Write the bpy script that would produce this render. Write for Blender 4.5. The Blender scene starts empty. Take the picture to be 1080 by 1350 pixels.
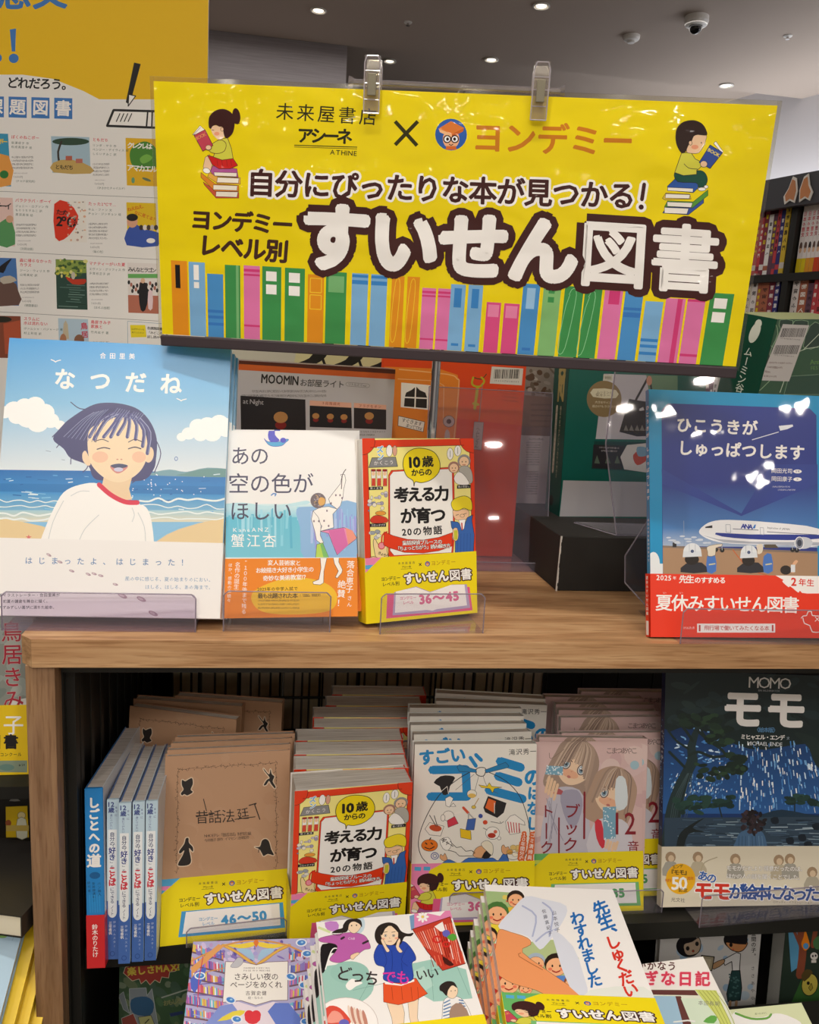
import bpy, math, random
from mathutils import Vector, Matrix
from mathutils.geometry import tessellate_polygon

SC = bpy.context.scene
COL = SC.collection
R_ = math.radians
CAMH = 1.25
# ------------------------------------------------------------------ camera
cam_d = bpy.data.cameras.new('camera')
cam = bpy.data.objects.new('camera', cam_d)
COL.objects.link(cam)
SC.camera = cam
cam_d.sensor_fit = 'HORIZONTAL'
cam_d.sensor_width = 36.0
cam_d.lens = 36.0
cam_d.clip_start = 0.02
CR = Matrix.Rotation(R_(-8.825), 3, 'Z') @ Matrix.Rotation(R_(-11.056), 3, 'X') @ Matrix.Rotation(R_(-3.463), 3, 'Y')
cam.matrix_world = Matrix.Translation((0, 0, CAMH)) @ (CR @ Matrix.Rotation(R_(90), 3, 'X')).to_4x4()
# ------------------------------------------------------------------ world, exposure
W = bpy.data.worlds.new('world'); SC.world = W; W.use_nodes = True
W.node_tree.nodes['Background'].inputs[0].default_value = (0.80, 0.82, 0.9, 1)
W.node_tree.nodes['Background'].inputs[1].default_value = 0.12
SC.view_settings.view_transform = 'Standard'
SC.view_settings.look = 'None'
SC.view_settings.exposure = 0.0
SC.view_settings.gamma = 1.0
SC.view_settings.use_curve_mapping = False
SC.cycles.use_denoising = True
SC.cycles.max_bounces = 6
SC.cycles.transparent_max_bounces = 16
SC.cycles.sample_clamp_indirect = 4.0
# ------------------------------------------------------------------ ceiling spots that light the shelf, added fill lights, downlights and cove
WARM = (1.0, 0.93, 0.84)
def spot(name, loc, target, energy, size, blend=0.4, radius=0.03, col=WARM):
    d = bpy.data.lights.new(name, 'SPOT'); d.energy = energy; d.color = col
    d.spot_size = R_(size); d.spot_blend = blend; d.shadow_soft_size = radius
    o = bpy.data.objects.new(name, d); COL.objects.link(o)
    o.location = Vector(loc) + Vector((0, 0, CAMH))
    o.rotation_euler = (Vector(target) - Vector(loc)).to_track_quat('-Z', 'Y').to_euler()
    return o
LAMPS = [((-0.15, 0.30, 1.43), (-0.05, 0.80, -0.30), 36, 46, 0.5, 0.022),
         ((0.40, 0.22, 1.43), (0.22, 0.66, -0.40), 20, 50, 0.6, 0.022),
         ((-0.70, -0.9, 1.43), (0.1, 0.8, 0.1), 20, 50, 0.8, 0.03)]
DISKS = [(x, y) for y in (-0.75, -1.7, -2.7) for x in (-1.1, 0.0, 1.1)] + [(2.0, 0.4), (-1.3, 0.2), (2.25, -1.2), (2.05, -2.2), (1.7, -2.0), (2.6, -2.8), (2.3, -1.8)]
for i, (l, t, e, s, b, r) in enumerate(LAMPS):
    spot('spot_light', l, t, e, s, b, r)
def area(name, loc, rot, sx, sy, energy, col=WARM):
    d = bpy.data.lights.new(name, 'AREA'); d.shape = 'RECTANGLE'; d.size = sx; d.size_y = sy; d.energy = energy; d.color = col
    o = bpy.data.objects.new(name, d); COL.objects.link(o)
    o.location = Vector(loc) + Vector((0, 0, CAMH)); o.rotation_euler = rot
    return o
area('added_fill_light', (-0.3, -1.6, 1.42), (R_(14), 0, 0), 2.2, 0.5, 30, (1.0, 0.95, 0.90))  # added ambient fill behind the camera, no such panel in view
area('added_fill_light', (0.6, 3.4, 1.42), (0, 0, 0), 2.6, 1.6, 24, (1.0, 0.95, 0.90))  # added fill: lights the far floor so its bounce brightens the ceiling
area('added_fill_light', (-1.6, 1.6, 1.42), (0, 0, 0), 1.0, 1.2, 24, (1.0, 0.95, 0.90))  # another added fill, on the left side
for x, y in DISKS:
    o = area('downlight_lamp', (x + .07 * y, y, 1.425), (0, 0, 0), .10, .10, 3.2); o.data.shape = 'DISK'
for x, y in [(x, y) for y in (-5.2, -7.4, -9.8, -12.4) for x in (-4.4, -2.6, -.9, .9, 2.6, 4.4)]:
    o = area('downlight_lamp', (x + .13 * y, y, 1.425), (0, 0, 0), .16, .16, 9); o.data.shape = 'DISK'
COVE = area('cove_light', (0, 0, 0), (0, 0, 0), 2.6, 0.10, 30, (0.93, 0.95, 1.0))

# ------------------------------------------------------------------ helpers
def V3(p): return Vector((p[0], p[1], p[2] + CAMH))
def ray(px, py): return CR @ Vector(((px - 540) / 1080, 1, -(py - 675) / 1080))
def at(px, py, X=None, Y=None, Z=None):
    """point of the room seen at a pixel, on the plane X, Y or Z (camera-centred metres)"""
    d = ray(px, py)
    k = Y / d.y if Y is not None else (Z / d.z if Z is not None else X / d.x)
    return d * k
def proj(P):
    q = CR.transposed() @ Vector(P)
    return (540 + 1080 * q.x / q.y, 675 - 1080 * q.z / q.y)
def lin(c):
    if isinstance(c, str):
        c = c.lstrip('#'); c = [int(c[i:i + 2], 16) / 255 for i in (0, 2, 4)]
    return tuple(x / 12.92 if x <= 0.04045 else ((x + 0.055) / 1.055) ** 2.4 for x in c)
_lc = {}
def L(c):
    if c not in _lc: _lc[c] = lin(c) + (1.0,)
    return _lc[c]

# ---- materials
def newmat(name):
    m = bpy.data.materials.new(name); m.use_nodes = True
    n = m.node_tree.nodes; return m, n, m.node_tree.links, n['Principled BSDF']
def noise(n, l, scale, detail=3, vec=None, coord='Object', sc=(1, 1, 1)):
    tc = n.new('ShaderNodeTexCoord'); mp = n.new('ShaderNodeMapping'); mp.inputs['Scale'].default_value = sc
    l.new(tc.outputs[coord], mp.inputs[0])
    t = n.new('ShaderNodeTexNoise'); t.inputs['Scale'].default_value = scale; t.inputs['Detail'].default_value = detail
    l.new(mp.outputs[0], t.inputs['Vector']); return t
def ramp(n, l, fac, stops):
    r = n.new('ShaderNodeValToRGB'); e = r.color_ramp.elements
    while len(e) < len(stops): e.new(0.5)
    for k, (p, c) in enumerate(stops): e[k].position = p; e[k].color = L(c)
    l.new(fac, r.inputs[0]); return r
def bump(n, l, bs, h, strength, dist=0.001):
    b = n.new('ShaderNodeBump'); b.inputs['Strength'].default_value = strength; b.inputs['Distance'].default_value = dist
    l.new(h, b.inputs['Height']); l.new(b.outputs[0], bs.inputs['Normal']); return b
def printmat(name, rough, spec=0.5, coat=0.0, coat_rough=0.05, bmp=None):
    m, n, l, b = newmat(name)
    a = n.new('ShaderNodeAttribute'); a.attribute_name = 'Col'
    l.new(a.outputs['Color'], b.inputs['Base Color'])
    b.inputs['Roughness'].default_value = rough; b.inputs['Specular IOR Level'].default_value = spec
    b.inputs['Coat Weight'].default_value = coat; b.inputs['Coat Roughness'].default_value = coat_rough
    if bmp:
        t = noise(n, l, bmp[0], 2, sc=bmp[3]); bb = n.new('ShaderNodeBump')
        bb.inputs['Strength'].default_value = bmp[1]; bb.inputs['Distance'].default_value = bmp[2]
        l.new(t.outputs[0], bb.inputs['Height']); l.new(bb.outputs[0], b.inputs['Coat Normal'])
        l.new(bb.outputs[0], b.inputs['Normal'])
    return m
PAPER = printmat('printed_paper', 0.55, 0.35)
SATIN = printmat('laminated_cover', 0.32, 0.5)
GLOSSY = printmat('glossy_film_cover', 0.35, 0.5, 1.0, 0.03, (15, 0.5, 0.0024, (1, 1, 0.8)))
POUCH = printmat('laminated_sign', 0.45, 0.15, 0.55, 0.03, (13, 0.9, 0.005, (1, 1, 1.5)))
DARKP = printmat('dark_painted_board', 0.6, 0.3)
def flat(name, c, rough=0.5, metal=0.0, spec=0.5, bmp=None, emit=None):
    m, n, l, b = newmat(name)
    b.inputs['Base Color'].default_value = L(c); b.inputs['Roughness'].default_value = rough
    b.inputs['Metallic'].default_value = metal; b.inputs['Specular IOR Level'].default_value = spec
    if bmp:
        t = noise(n, l, bmp[0], 4); bump(n, l, b, t.outputs[0], bmp[1], 0.001)
        r = ramp(n, l, t.outputs[0], [(0.3, tuple(x * 0.9 for x in [int(c.lstrip('#')[i:i + 2], 16) / 255 for i in (0, 2, 4)])), (0.7, c)])
        l.new(r.outputs[0], b.inputs['Base Color'])
    if emit:
        b.inputs['Emission Color'].default_value = L(emit[0]); b.inputs['Emission Strength'].default_value = emit[1]
    return m
def pages_mat():
    m, n, l, b = newmat('page_edges')
    a = n.new('ShaderNodeAttribute'); a.attribute_name = 'Col'
    t = noise(n, l, 60, 2, sc=(0.4, 14, 0.4))
    r = ramp(n, l, t.outputs[0], [(0.3, '#c9c4bd'), (0.7, '#ffffff')])
    x = n.new('ShaderNodeMix'); x.data_type = 'RGBA'; x.blend_type = 'MULTIPLY'; x.inputs[0].default_value = 0.8
    l.new(a.outputs['Color'], x.inputs[6]); l.new(r.outputs[0], x.inputs[7]); l.new(x.outputs[2], b.inputs['Base Color'])
    b.inputs['Roughness'].default_value = 0.8; b.inputs['Specular IOR Level'].default_value = 0.2
    bump(n, l, b, t.outputs[0], 0.5, 0.0005); return m
PAGES = pages_mat()
def wood_mat(name, horiz, c0, c1, c2):
    m, n, l, b = newmat(name)
    sc = (1.2, 14, 26) if horiz else (22, 14, 1.4)
    t = noise(n, l, 5.5, 7, sc=sc); t.inputs['Distortion'].default_value = 0.35
    r = ramp(n, l, t.outputs[0], [(0.28, c0), (0.5, c1), (0.72, c2)])
    t2 = noise(n, l, 22, 4, sc=sc)
    r2 = ramp(n, l, t2.outputs[0], [(0.34, '#c4ae98'), (0.5, '#ffffff')])
    x = n.new('ShaderNodeMix'); x.data_type = 'RGBA'; x.blend_type = 'MULTIPLY'; x.inputs[0].default_value = 0.55
    l.new(r.outputs[0], x.inputs[6]); l.new(r2.outputs[0], x.inputs[7]); l.new(x.outputs[2], b.inputs['Base Color'])
    b.inputs['Roughness'].default_value = 0.45; bump(n, l, b, t2.outputs[0], 0.15, 0.0004); return m
WOODH = wood_mat('oak_laminate_along', True, '#98724c', '#b88d62', '#cea87c')
WOODV = wood_mat('oak_laminate_upright', False, '#7c5d40', '#927052', '#a3815e')
BLACK = flat('black_steel', '#1d1c18', 0.5, 0.0, 0.4)
BLACKM = flat('matt_black_board', '#1f1c18', 0.75)
CHROME = flat('chrome', '#d8d8d8', 0.12, 1.0)
CEIL = flat('painted_ceiling', '#b0a296', 0.9)
GREYW = flat('grey_grained_wall', '#8b8790', 0.7)
def grey_grain():
    m, n, l, b = newmat('grey_woodgrain_wall'); t = noise(n, l, 6, 5, sc=(1, 1, 30))
    r = ramp(n, l, t.outputs[0], [(0.3, '#8c8588'), (0.7, '#9a9496')]); l.new(r.outputs[0], b.inputs['Base Color'])
    b.inputs['Roughness'].default_value = 0.7; return m
GREYW = grey_grain()
WHITEW = flat('white_wall', '#e9e7ea', 0.9)
FLOORM = flat('grey_vinyl_floor', '#b0a79c', 0.5, bmp=(8, 0.05))
WHITEP = flat('white_plastic', '#e6e4df', 0.4)
LAMPM = flat('lamp_face', '#ffffff', 0.5, emit=('#fff0da', 2.6))
LAMPD = flat('lamp_face_dim', '#ffffff', 0.5, emit=('#fff0da', 1.6))
DGLASS = flat('dark_dome', '#08080a', 0.08)
def acrylic(name, tint, gl, rough=0.03, haze=0.0):
    m = bpy.data.materials.new(name); m.use_nodes = True; n = m.node_tree.nodes; l = m.node_tree.links
    n.remove(n['Principled BSDF']); out = n['Material Output']
    tr = n.new('ShaderNodeBsdfTransparent'); tr.inputs[0].default_value = L(tint)
    gb = n.new('ShaderNodeBsdfGlossy'); gb.inputs['Roughness'].default_value = rough
    fr = n.new('ShaderNodeLayerWeight'); fr.inputs[0].default_value = 0.5
    pw = n.new('ShaderNodeMath'); pw.operation = 'POWER'; pw.inputs[1].default_value = 4.0; l.new(fr.outputs['Facing'], pw.inputs[0])
    ma = n.new('ShaderNodeMath'); ma.operation = 'MULTIPLY_ADD'; ma.inputs[1].default_value = 0.8; ma.inputs[2].default_value = 0.035 * gl; ma.use_clamp = True
    l.new(pw.outputs[0], ma.inputs[0]); mx = n.new('ShaderNodeMixShader')
    l.new(ma.outputs[0], mx.inputs[0]); l.new(tr.outputs[0], mx.inputs[1]); l.new(gb.outputs[0], mx.inputs[2])
    last = mx
    if haze:
        df = n.new('ShaderNodeBsdfDiffuse'); df.inputs[0].default_value = L('#d8d0dc')
        m2 = n.new('ShaderNodeMixShader'); m2.inputs[0].default_value = haze
        l.new(mx.outputs[0], m2.inputs[1]); l.new(df.outputs[0], m2.inputs[2]); last = m2
    l.new(last.outputs[0], out.inputs[0]); return m
ACRYL = acrylic('clear_acrylic', '#fafafc', 1.0, haze=0.02)
ACEDGE = acrylic('acrylic_edge', '#c8c2cc', 1.0, 0.2, haze=0.25)
ACTINT = acrylic('violet_tinted_acrylic', '#f4f0f7', 1.0, haze=0.05)
CLIPM = acrylic('clear_clip_plastic', '#efece2', 2.2, 0.12, haze=0.10)
CLIPE = acrylic('clip_edge', '#e8e4d8', 9.0, 0.15, haze=0.42)
RODM = acrylic('clear_rod', '#f0eeea', 12.0, 0.10, haze=0.10)
FILM = acrylic('clear_film', '#f6f4ea', 1.0, 0.06, haze=0.02)

# ---- mesh builder: coloured faces, several materials
class MB:
    def __init__(s): s.v = []; s.f = []; s.c = []; s.m = []
    def face(s, pts, col='#ffffff', mi=0, cols=None):
        b = len(s.v); s.v += [tuple(p) for p in pts]; s.f.append(tuple(range(b, b + len(pts)))); s.m.append(mi)
        s.c += [L(k) if not isinstance(k, tuple) or len(k) != 4 else k for k in cols] if cols else [L(col)] * len(pts)
        return s
    def box(s, x0, x1, y0, y1, z0, z1, col='#ffffff', mi=0, skip='', M=None, tz=0.0):
        P = [(x0, y0, z0), (x1, y0, z0), (x1, y1, z0), (x0, y1, z0), (x0, y0, z1), (x1, y0, z1), (x1, y1, z1), (x0, y1, z1)]
        if M is not None: P = [tuple(M @ Vector(p)) for p in P]
        F = {'b': (3, 2, 1, 0), 't': (4, 5, 6, 7), 'f': (0, 1, 5, 4), 'k': (2, 3, 7, 6), 'l': (3, 0, 4, 7), 'r': (1, 2, 6, 5)}
        b = len(s.v); s.v += P
        for k, f in F.items():
            if k in skip: continue
            s.f.append(tuple(b + i for i in f)); s.m.append(mi); s.c += [L(col)] * 4
        return s
    def prism(s, prof, y0, y1, col='#ffffff', mi=0, ax='y'):
        # convex or concave profile in (x, z) pushed along y
        n = len(prof); mk = (lambda p, y: (p[0], y, p[1])) if ax == 'y' else ((lambda p, y: (p[0], p[1], y)) if ax == 'z' else (lambda p, y: (y, p[0], p[1])))
        A = [mk(p, y0) for p in prof]; B = [mk(p, y1) for p in prof]
        for t in tessellate_polygon([[Vector((p[0], p[1], 0)) for p in prof]]):
            s.face([A[i] for i in t], col, mi); s.face([B[i] for i in t[::-1]], col, mi)
        for i in range(n):
            j = (i + 1) % n; s.face([A[i], A[j], B[j], B[i]], col, mi)
        return s
    def lathe(s, prof, n=20, col='#ffffff', mi=0, M=None):
        # prof: (r, z) list revolved about z
        M = M or Matrix.Identity(4); b = len(s.v)
        for r, z in prof:
            for k in range(n):
                a = 2 * math.pi * k / n; s.v.append(tuple(M @ Vector((r * math.cos(a), r * math.sin(a), z))))
        for i in range(len(prof) - 1):
            for k in range(n):
                k2 = (k + 1) % n
                s.f.append((b + i * n + k, b + i * n + k2, b + (i + 1) * n + k2, b + (i + 1) * n + k)); s.m.append(mi); s.c += [L(col)] * 4
        for i, rev in ((0, True), (len(prof) - 1, False)):
            if prof[i][0] > 1e-6:
                f = [b + i * n + k for k in range(n)]; s.f.append(tuple(f[::-1] if rev else f)); s.m.append(mi); s.c += [L(col)] * n
        return s
    def tube(s, a, b_, r, n=14, col='#ffffff', mi=0, r2=None):
        a = Vector(a); b_ = Vector(b_); d = b_ - a
        M = Matrix.Translation(a) @ d.to_track_quat('Z', 'Y').to_matrix().to_4x4()
        return s.lathe([(r, 0), (r2 or r, d.length)], n, col, mi, M)
    def add(s, o, M=None, flip=False):
        b = len(s.v); s.v += [tuple(M @ Vector(p)) for p in o.v] if M is not None else o.v
        s.f += [tuple(b + i for i in f) for f in o.f]; s.c += o.c; s.m += o.m; return s
    def mesh(s, name, mats):
        me = bpy.data.meshes.new(name); me.from_pydata(s.v, [], s.f)
        for m in mats: me.materials.append(m)
        me.polygons.foreach_set('material_index', s.m)
        ca = me.color_attributes.new('Col', 'FLOAT_COLOR', 'CORNER')
        ca.data.foreach_set('color', [x for c in s.c for x in c]); me.update(); return me
    def build(s, name, mats, parent=None, M=None, bevel=0):
        mats = mats if isinstance(mats, (list, tuple)) else [mats]
        o = bpy.data.objects.new(name, s.mesh(name, mats)); COL.objects.link(o)
        if parent is not None: o.parent = parent
        if M is not None: o.matrix_local = M if parent is not None else Matrix.Translation((0, 0, CAMH)) @ M
        elif parent is None: o.location = (0, 0, CAMH)
        if bevel:
            b = o.modifiers.new('bevel', 'BEVEL'); b.width = bevel; b.segments = 2; b.limit_method = 'ANGLE'
        return o
def tag(o, label=None, cat=None, group=None, kind=None):
    for k, v in (('label', label), ('category', cat), ('group', group), ('kind', kind)):
        if v: o[k] = v
    return o
def empty(name, M, label, cat, group=None):
    o = bpy.data.objects.new(name, None); COL.objects.link(o); o.empty_display_size = 0.02
    o.matrix_world = Matrix.Translation((0, 0, CAMH)) @ M
    return tag(o, label, cat, group)
def pose(x, y, z, yaw=0, lean=0, roll=0):
    return Matrix.Translation((x, y, z)) @ Matrix.Rotation(R_(yaw), 4, 'Z') @ Matrix.Rotation(R_(-lean), 4, 'X') @ Matrix.Rotation(R_(roll), 4, 'Y')
def copy_thing(root, M, label=None, group=None, skip=()):
    r = root.copy(); COL.objects.link(r); r.matrix_world = Matrix.Translation((0, 0, CAMH)) @ M
    if label: r['label'] = label
    if group: r['group'] = group
    for ch in list(root.children):
        if ch.name.split('.')[0] in skip: continue
        c = ch.copy(); COL.objects.link(c); c.parent = r
        for g in ch.children:
            d = g.copy(); COL.objects.link(d); d.parent = c
    return r

# ---- glyphs
_fc = bpy.data.curves.new('glyph_source', 'FONT'); _fo = bpy.data.objects.new('glyph_source', _fc)
COL.objects.link(_fo); _fc.fill_mode = 'FRONT'
_gc = {}
def glyph(ch, res):
    k = (ch, res)
    if k in _gc: return _gc[k]
    _fc.body = ch; _fc.resolution_u = res
    dg = bpy.context.evaluated_depsgraph_get(); dg.update()
    e = _fo.evaluated_get(dg); m = e.to_mesh()
    vs = [(v.co.x, v.co.y) for v in m.vertices]; fs = [tuple(p.vertices) for p in m.polygons]; cnt = {}
    for p in m.polygons:
        for kk in p.edge_keys: cnt[kk] = cnt.get(kk, 0) + 1
    bd = [kk for kk, c in cnt.items() if c == 1]; e.to_mesh_clear()
    if vs: x0 = min(v[0] for v in vs); x1 = max(v[0] for v in vs)
    else: x0, x1 = 0, 0.25
    wide = ord(ch) > 0x2000 and ch not in '“”’‘…×'
    adv = 1.0 if wide else (x1 - x0 + 0.09 if vs else 0.3)
    cx = 0.5 if wide else (x0 + x1) / 2
    vs = [(x - cx, y - (0.36 if wide or ch in '×・~' else 0.343)) for x, y in vs]
    _gc[k] = (vs, fs, bd, adv); return _gc[k]

# ---- 3x3 homography
def solve_lin(A, b):
    n = len(b); M = [r[:] + [v] for r, v in zip(A, b)]
    for i in range(n):
        p = max(range(i, n), key=lambda r: abs(M[r][i])); M[i], M[p] = M[p], M[i]
        for r in range(n):
            if r != i:
                f = M[r][i] / M[i][i]
                if f: M[r] = [a - f * c for a, c in zip(M[r], M[i])]
    return [M[i][n] / M[i][i] for i in range(n)]
def homog(src, dst):
    A = []; b = []
    for (x, y), (u, v) in zip(src, dst):
        A.append([x, y, 1, 0, 0, 0, -u * x, -u * y]); b.append(u)
        A.append([0, 0, 0, x, y, 1, -v * x, -v * y]); b.append(v)
    return solve_lin(A, b) + [1.0]
def happly(h, x, y):
    w = h[6] * x + h[7] * y + h[8]
    return ((h[0] * x + h[1] * y + h[2]) / w, (h[3] * x + h[4] * y + h[5]) / w)
def smooth(pts, closed=True, n=5):
    out = []; N = len(pts); rng = range(N) if closed else range(N - 1)
    for i in rng:
        p0, p1, p2, p3 = (pts[(i + k) % N] if closed else pts[min(max(i + k, 0), N - 1)] for k in (-1, 0, 1, 2))
        for j in range(n):
            t = j / n
            out.append(tuple(0.5 * (2 * p1[a] + (p2[a] - p0[a]) * t + (2 * p0[a] - 5 * p1[a] + 4 * p2[a] - p3[a]) * t * t + (3 * p1[a] - p0[a] - 3 * p2[a] + p3[a]) * t ** 3) for a in (0, 1)))
    if not closed: out.append(pts[-1])
    return out
K = '#1c1a1a'; WH = '#fbf8f4'
class Art:
    """flat print on a w x h panel; authored in any planar frame whose four corners (TL TR BR BL) are given"""
    def __init__(s, w, h, corners, bg=WH, z0=0.0):
        s.w, s.h = w, h; s.base = homog(corners, [(0, h), (w, h), (w, 0), (0, 0)]); s.st = [lambda x, y: happly(s.base, x, y)]
        s.polys = []; s.z = z0; s.jit = 0
        if bg: s.polys.append(([(0, 0), (w, 0), (w, h), (0, h)], s.z, [L(bg)] * 4)); s.z += 5e-6
    def push(s, src, dst):
        h = homog(src, dst); f = s.st[-1]; s.st.append(lambda x, y: f(*happly(h, x, y))); return s
    def crop(s, ox, oy, sc):
        f = s.st[0]; s.st = [f, lambda x, y: f(ox + x / sc, oy + y / sc)]; return s
    def pop(s): s.st.pop(); return s
    def up(s, k=1.0): s.z += 5e-6 * k
    def emit(s, pts, c, cols=None, raw=False):
        P = pts if raw else [s.st[-1](*p) for p in pts]
        C = [L(q) for q in cols] if cols else [L(c)] * len(P)
        W_, H_ = s.w, s.h
        if any(p[0] < 0 or p[0] > W_ or p[1] < 0 or p[1] > H_ for p in P):
            for ax, lim, sg in ((0, 0, 1), (0, W_, -1), (1, 0, 1), (1, H_, -1)):
                nP = []; nC = []
                for i in range(len(P)):
                    a, b = P[i - 1], P[i]; ca, cb = C[i - 1], C[i]
                    da = (a[ax] - lim) * sg; db = (b[ax] - lim) * sg
                    if (da < 0) != (db < 0):
                        t = da / (da - db); nP.append(tuple(a[k] + (b[k] - a[k]) * t for k in (0, 1))); nC.append(tuple(ca[k] + (cb[k] - ca[k]) * t for k in range(4)))
                    if db >= 0: nP.append(b); nC.append(cb)
                P, C = nP, nC
                if len(P) < 3: return
        s.polys.append((P, s.z, C))
    def quad(s, p, c): s.emit(p, c); s.up(); return s
    def grad(s, p, ct, cb, n=1):
        s.emit(p, None, [ct, ct, cb, cb]); s.up(); return s
    def rect(s, x0, y0, x1, y1, c, cb=None):
        if cb: return s.grad([(x0, y0), (x1, y0), (x1, y1), (x0, y1)], c, cb)
        return s.quad([(x0, y0), (x1, y0), (x1, y1), (x0, y1)], c)
    def poly(s, pts, c, sm=0, line=None):
        if sm: pts = smooth(pts, True, sm)
        for t in tessellate_polygon([[Vector((p[0], p[1], 0)) for p in pts]]): s.emit([pts[i] for i in t], c)
        s.up()
        if line: s.line(list(pts) + [pts[0]], line[1], line[0])
        return s
    def ell(s, cx, cy, rx, ry, c, rot=0, n=20, line=None, a0=0, a1=360):
        q = R_(rot); pts = []
        for k in range(n + (a1 - a0 != 360)):
            a = R_(a0 + (a1 - a0) * k / n); x = rx * math.cos(a); y = ry * math.sin(a)
            pts.append((cx + x * math.cos(q) - y * math.sin(q), cy + x * math.sin(q) + y * math.cos(q)))
        if c: s.emit(pts, c); s.up()
        if line: s.line(pts + ([pts[0]] if a1 - a0 == 360 else []), line[1], line[0])
        return s
    def seg(s, a, b, w, c, cap):
        dx, dy = b[0] - a[0], b[1] - a[1]; d = math.hypot(dx, dy)
        if d > 1e-9:
            nx, ny = -dy / d * w / 2, dx / d * w / 2
            s.emit([(a[0] + nx, a[1] + ny), (b[0] + nx, b[1] + ny), (b[0] - nx, b[1] - ny), (a[0] - nx, a[1] - ny)], c)
        if cap: s.emit([(b[0] + w / 2 * math.cos(k * 2 * math.pi / cap), b[1] + w / 2 * math.sin(k * 2 * math.pi / cap)) for k in range(cap)], c)
    def line(s, pts, w, c, sm=0, cap=6):
        if sm: pts = smooth(pts, False, sm)
        s.emit([(pts[0][0] + w / 2 * math.cos(k * 2 * math.pi / 6), pts[0][1] + w / 2 * math.sin(k * 2 * math.pi / 6)) for k in range(6)], c) if cap else 0
        for a, b in zip(pts, pts[1:]): s.seg(a, b, w, c, cap)
        s.up(); return s
    def T(s, t, x0, y0, x1, y1, c=K, sz=None, b=0, o=None, v=False, sx=1.0, res=None, o2=None):
        dx, dy = x1 - x0, y1 - y0; Ln = math.hypot(dx, dy); dx, dy = dx / Ln, dy / Ln
        r0 = res or 2; G = [glyph(ch, r0) for ch in t]
        adv = [1.0 if v else g[3] for g in G]; S = sum(adv); step = Ln / S; size = sz or step / (1 if v else sx) * (1.0)
        if v: X, Y = (-dy, dx), (dx, dy)   # X: glyph right, Y: glyph down
        else: X, Y = (dx, dy), (-dy, dx)
        if v: X = (dy, -dx)
        items = []; cum = 0
        for ch, g, a in zip(t, G, adv):
            px = x0 + dx * (cum + a / 2) * step; py = y0 + dy * (cum + a / 2) * step; cum += a
            gx, gy = X, Y
            if v and ch in 'ー～〜「」（）()…、。':
                if ch in '、。': px += X[0] * size * 0.6 - Y[0] * size * .5; py += X[1] * size * 0.6 - Y[1] * size * .5
                else: gx, gy = Y, (-X[0], -X[1])
            items.append(([(px + gx[0] * p[0] * size * sx - gy[0] * p[1] * size, py + gx[1] * p[0] * size * sx - gy[1] * p[1] * size) for p in g[0]], g))
        def stroke(w, cc, cap):
            for P, g in items:
                for i, j in g[2]: s.seg(P[i], P[j], w * size, cc, cap)
                if cc == c:
                    for f in g[1]: s.emit([P[i] for i in f], cc)
            s.up()
        if o2: stroke(o2[1], o2[0], 8)
        if o: stroke(o[1], o[0], 8 if size > 24 else 5)
        if b: stroke(b, c, 6 if size > 24 else 4)
        else:
            for P, g in items:
                for f in g[1]: s.emit([P[i] for i in f], c)
            s.up()
        return s
    def filler(s, x0, y0, x1, y1, rows, c, w=1.2, seed=1, chars=None):
        # unreadably small running text: one row of small characters per line
        rnd = random.Random(seed); cs = chars or 'のにはとをがいるたてしれさあこまもなりう日本子人大小学生' 
        dx, dy = x1 - x0, y1 - y0
        for k in range(rows):
            f = (k + 0.5) / rows; n = max(3, int(abs(dx) / (w * 1.0)))
            s.T(''.join(rnd.choice(cs) for _ in range(n)), x0, y0 + dy * f, x1 - (0 if k < rows - 1 else dx * .4), y0 + dy * f, c, res=1, sz=w)
        return s
    def pack(s):
        # lowest possible ink layer for every drawn item, so the print stays a fraction of a millimetre thick
        if hasattr(s, 'thick'): return s.thick
        groups = []; last = None
        for pl in s.polys:
            if pl[1] != last: groups.append([]); last = pl[1]
            groups[-1].append(pl)
        done = []; out = []; top = 0
        for g in groups:
            xs = [p[0] for pl in g for p in pl[0]]; ys = [p[1] for pl in g for p in pl[0]]
            b = (min(xs), max(xs), min(ys), max(ys)); z = 0.0
            for d in done:
                if d[4] > z and d[0] < b[1] and b[0] < d[1] and d[2] < b[3] and b[2] < d[3]: z = d[4]
            z += 4e-6; n = min(len(g), 120)
            for i, pl in enumerate(g): out.append((pl[0], z + (i % 120) * 3e-7, pl[2]))
            done.append(b + (z + n * 3e-7,)); top = max(top, z + n * 3e-7)
        s.polys = out; s.thick = top; return s.thick
    def to(s, mb, O=(0, 0, 0), U=(1, 0, 0), Vv=(0, 0, 1), N=(0, -1, 0), mi=0, off=0.0):
        s.pack(); O, U, Vv, N = map(Vector, (O, U, Vv, N))
        flip = U.cross(Vv).dot(N) < 0
        for P, z, C in s.polys:
            a = 0.0
            for i in range(len(P)): a += P[i - 1][0] * P[i][1] - P[i][0] * P[i - 1][1]
            if abs(a) < 1e-12: continue
            if (a < 0) != flip: P = P[::-1]; C = C[::-1]
            b = len(mb.v); mb.v += [tuple(O + U * p[0] + Vv * p[1] + N * (z + off)) for p in P]
            mb.f.append(tuple(range(b, b + len(P)))); mb.m.append(mi); mb.c += C
        return mb
def corners_px(M, w, h, off=0.0):
    return [proj(M @ Vector(p)) for p in ((0, -off, h), (w, -off, h), (w, -off, 0), (0, -off, 0))]
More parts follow.
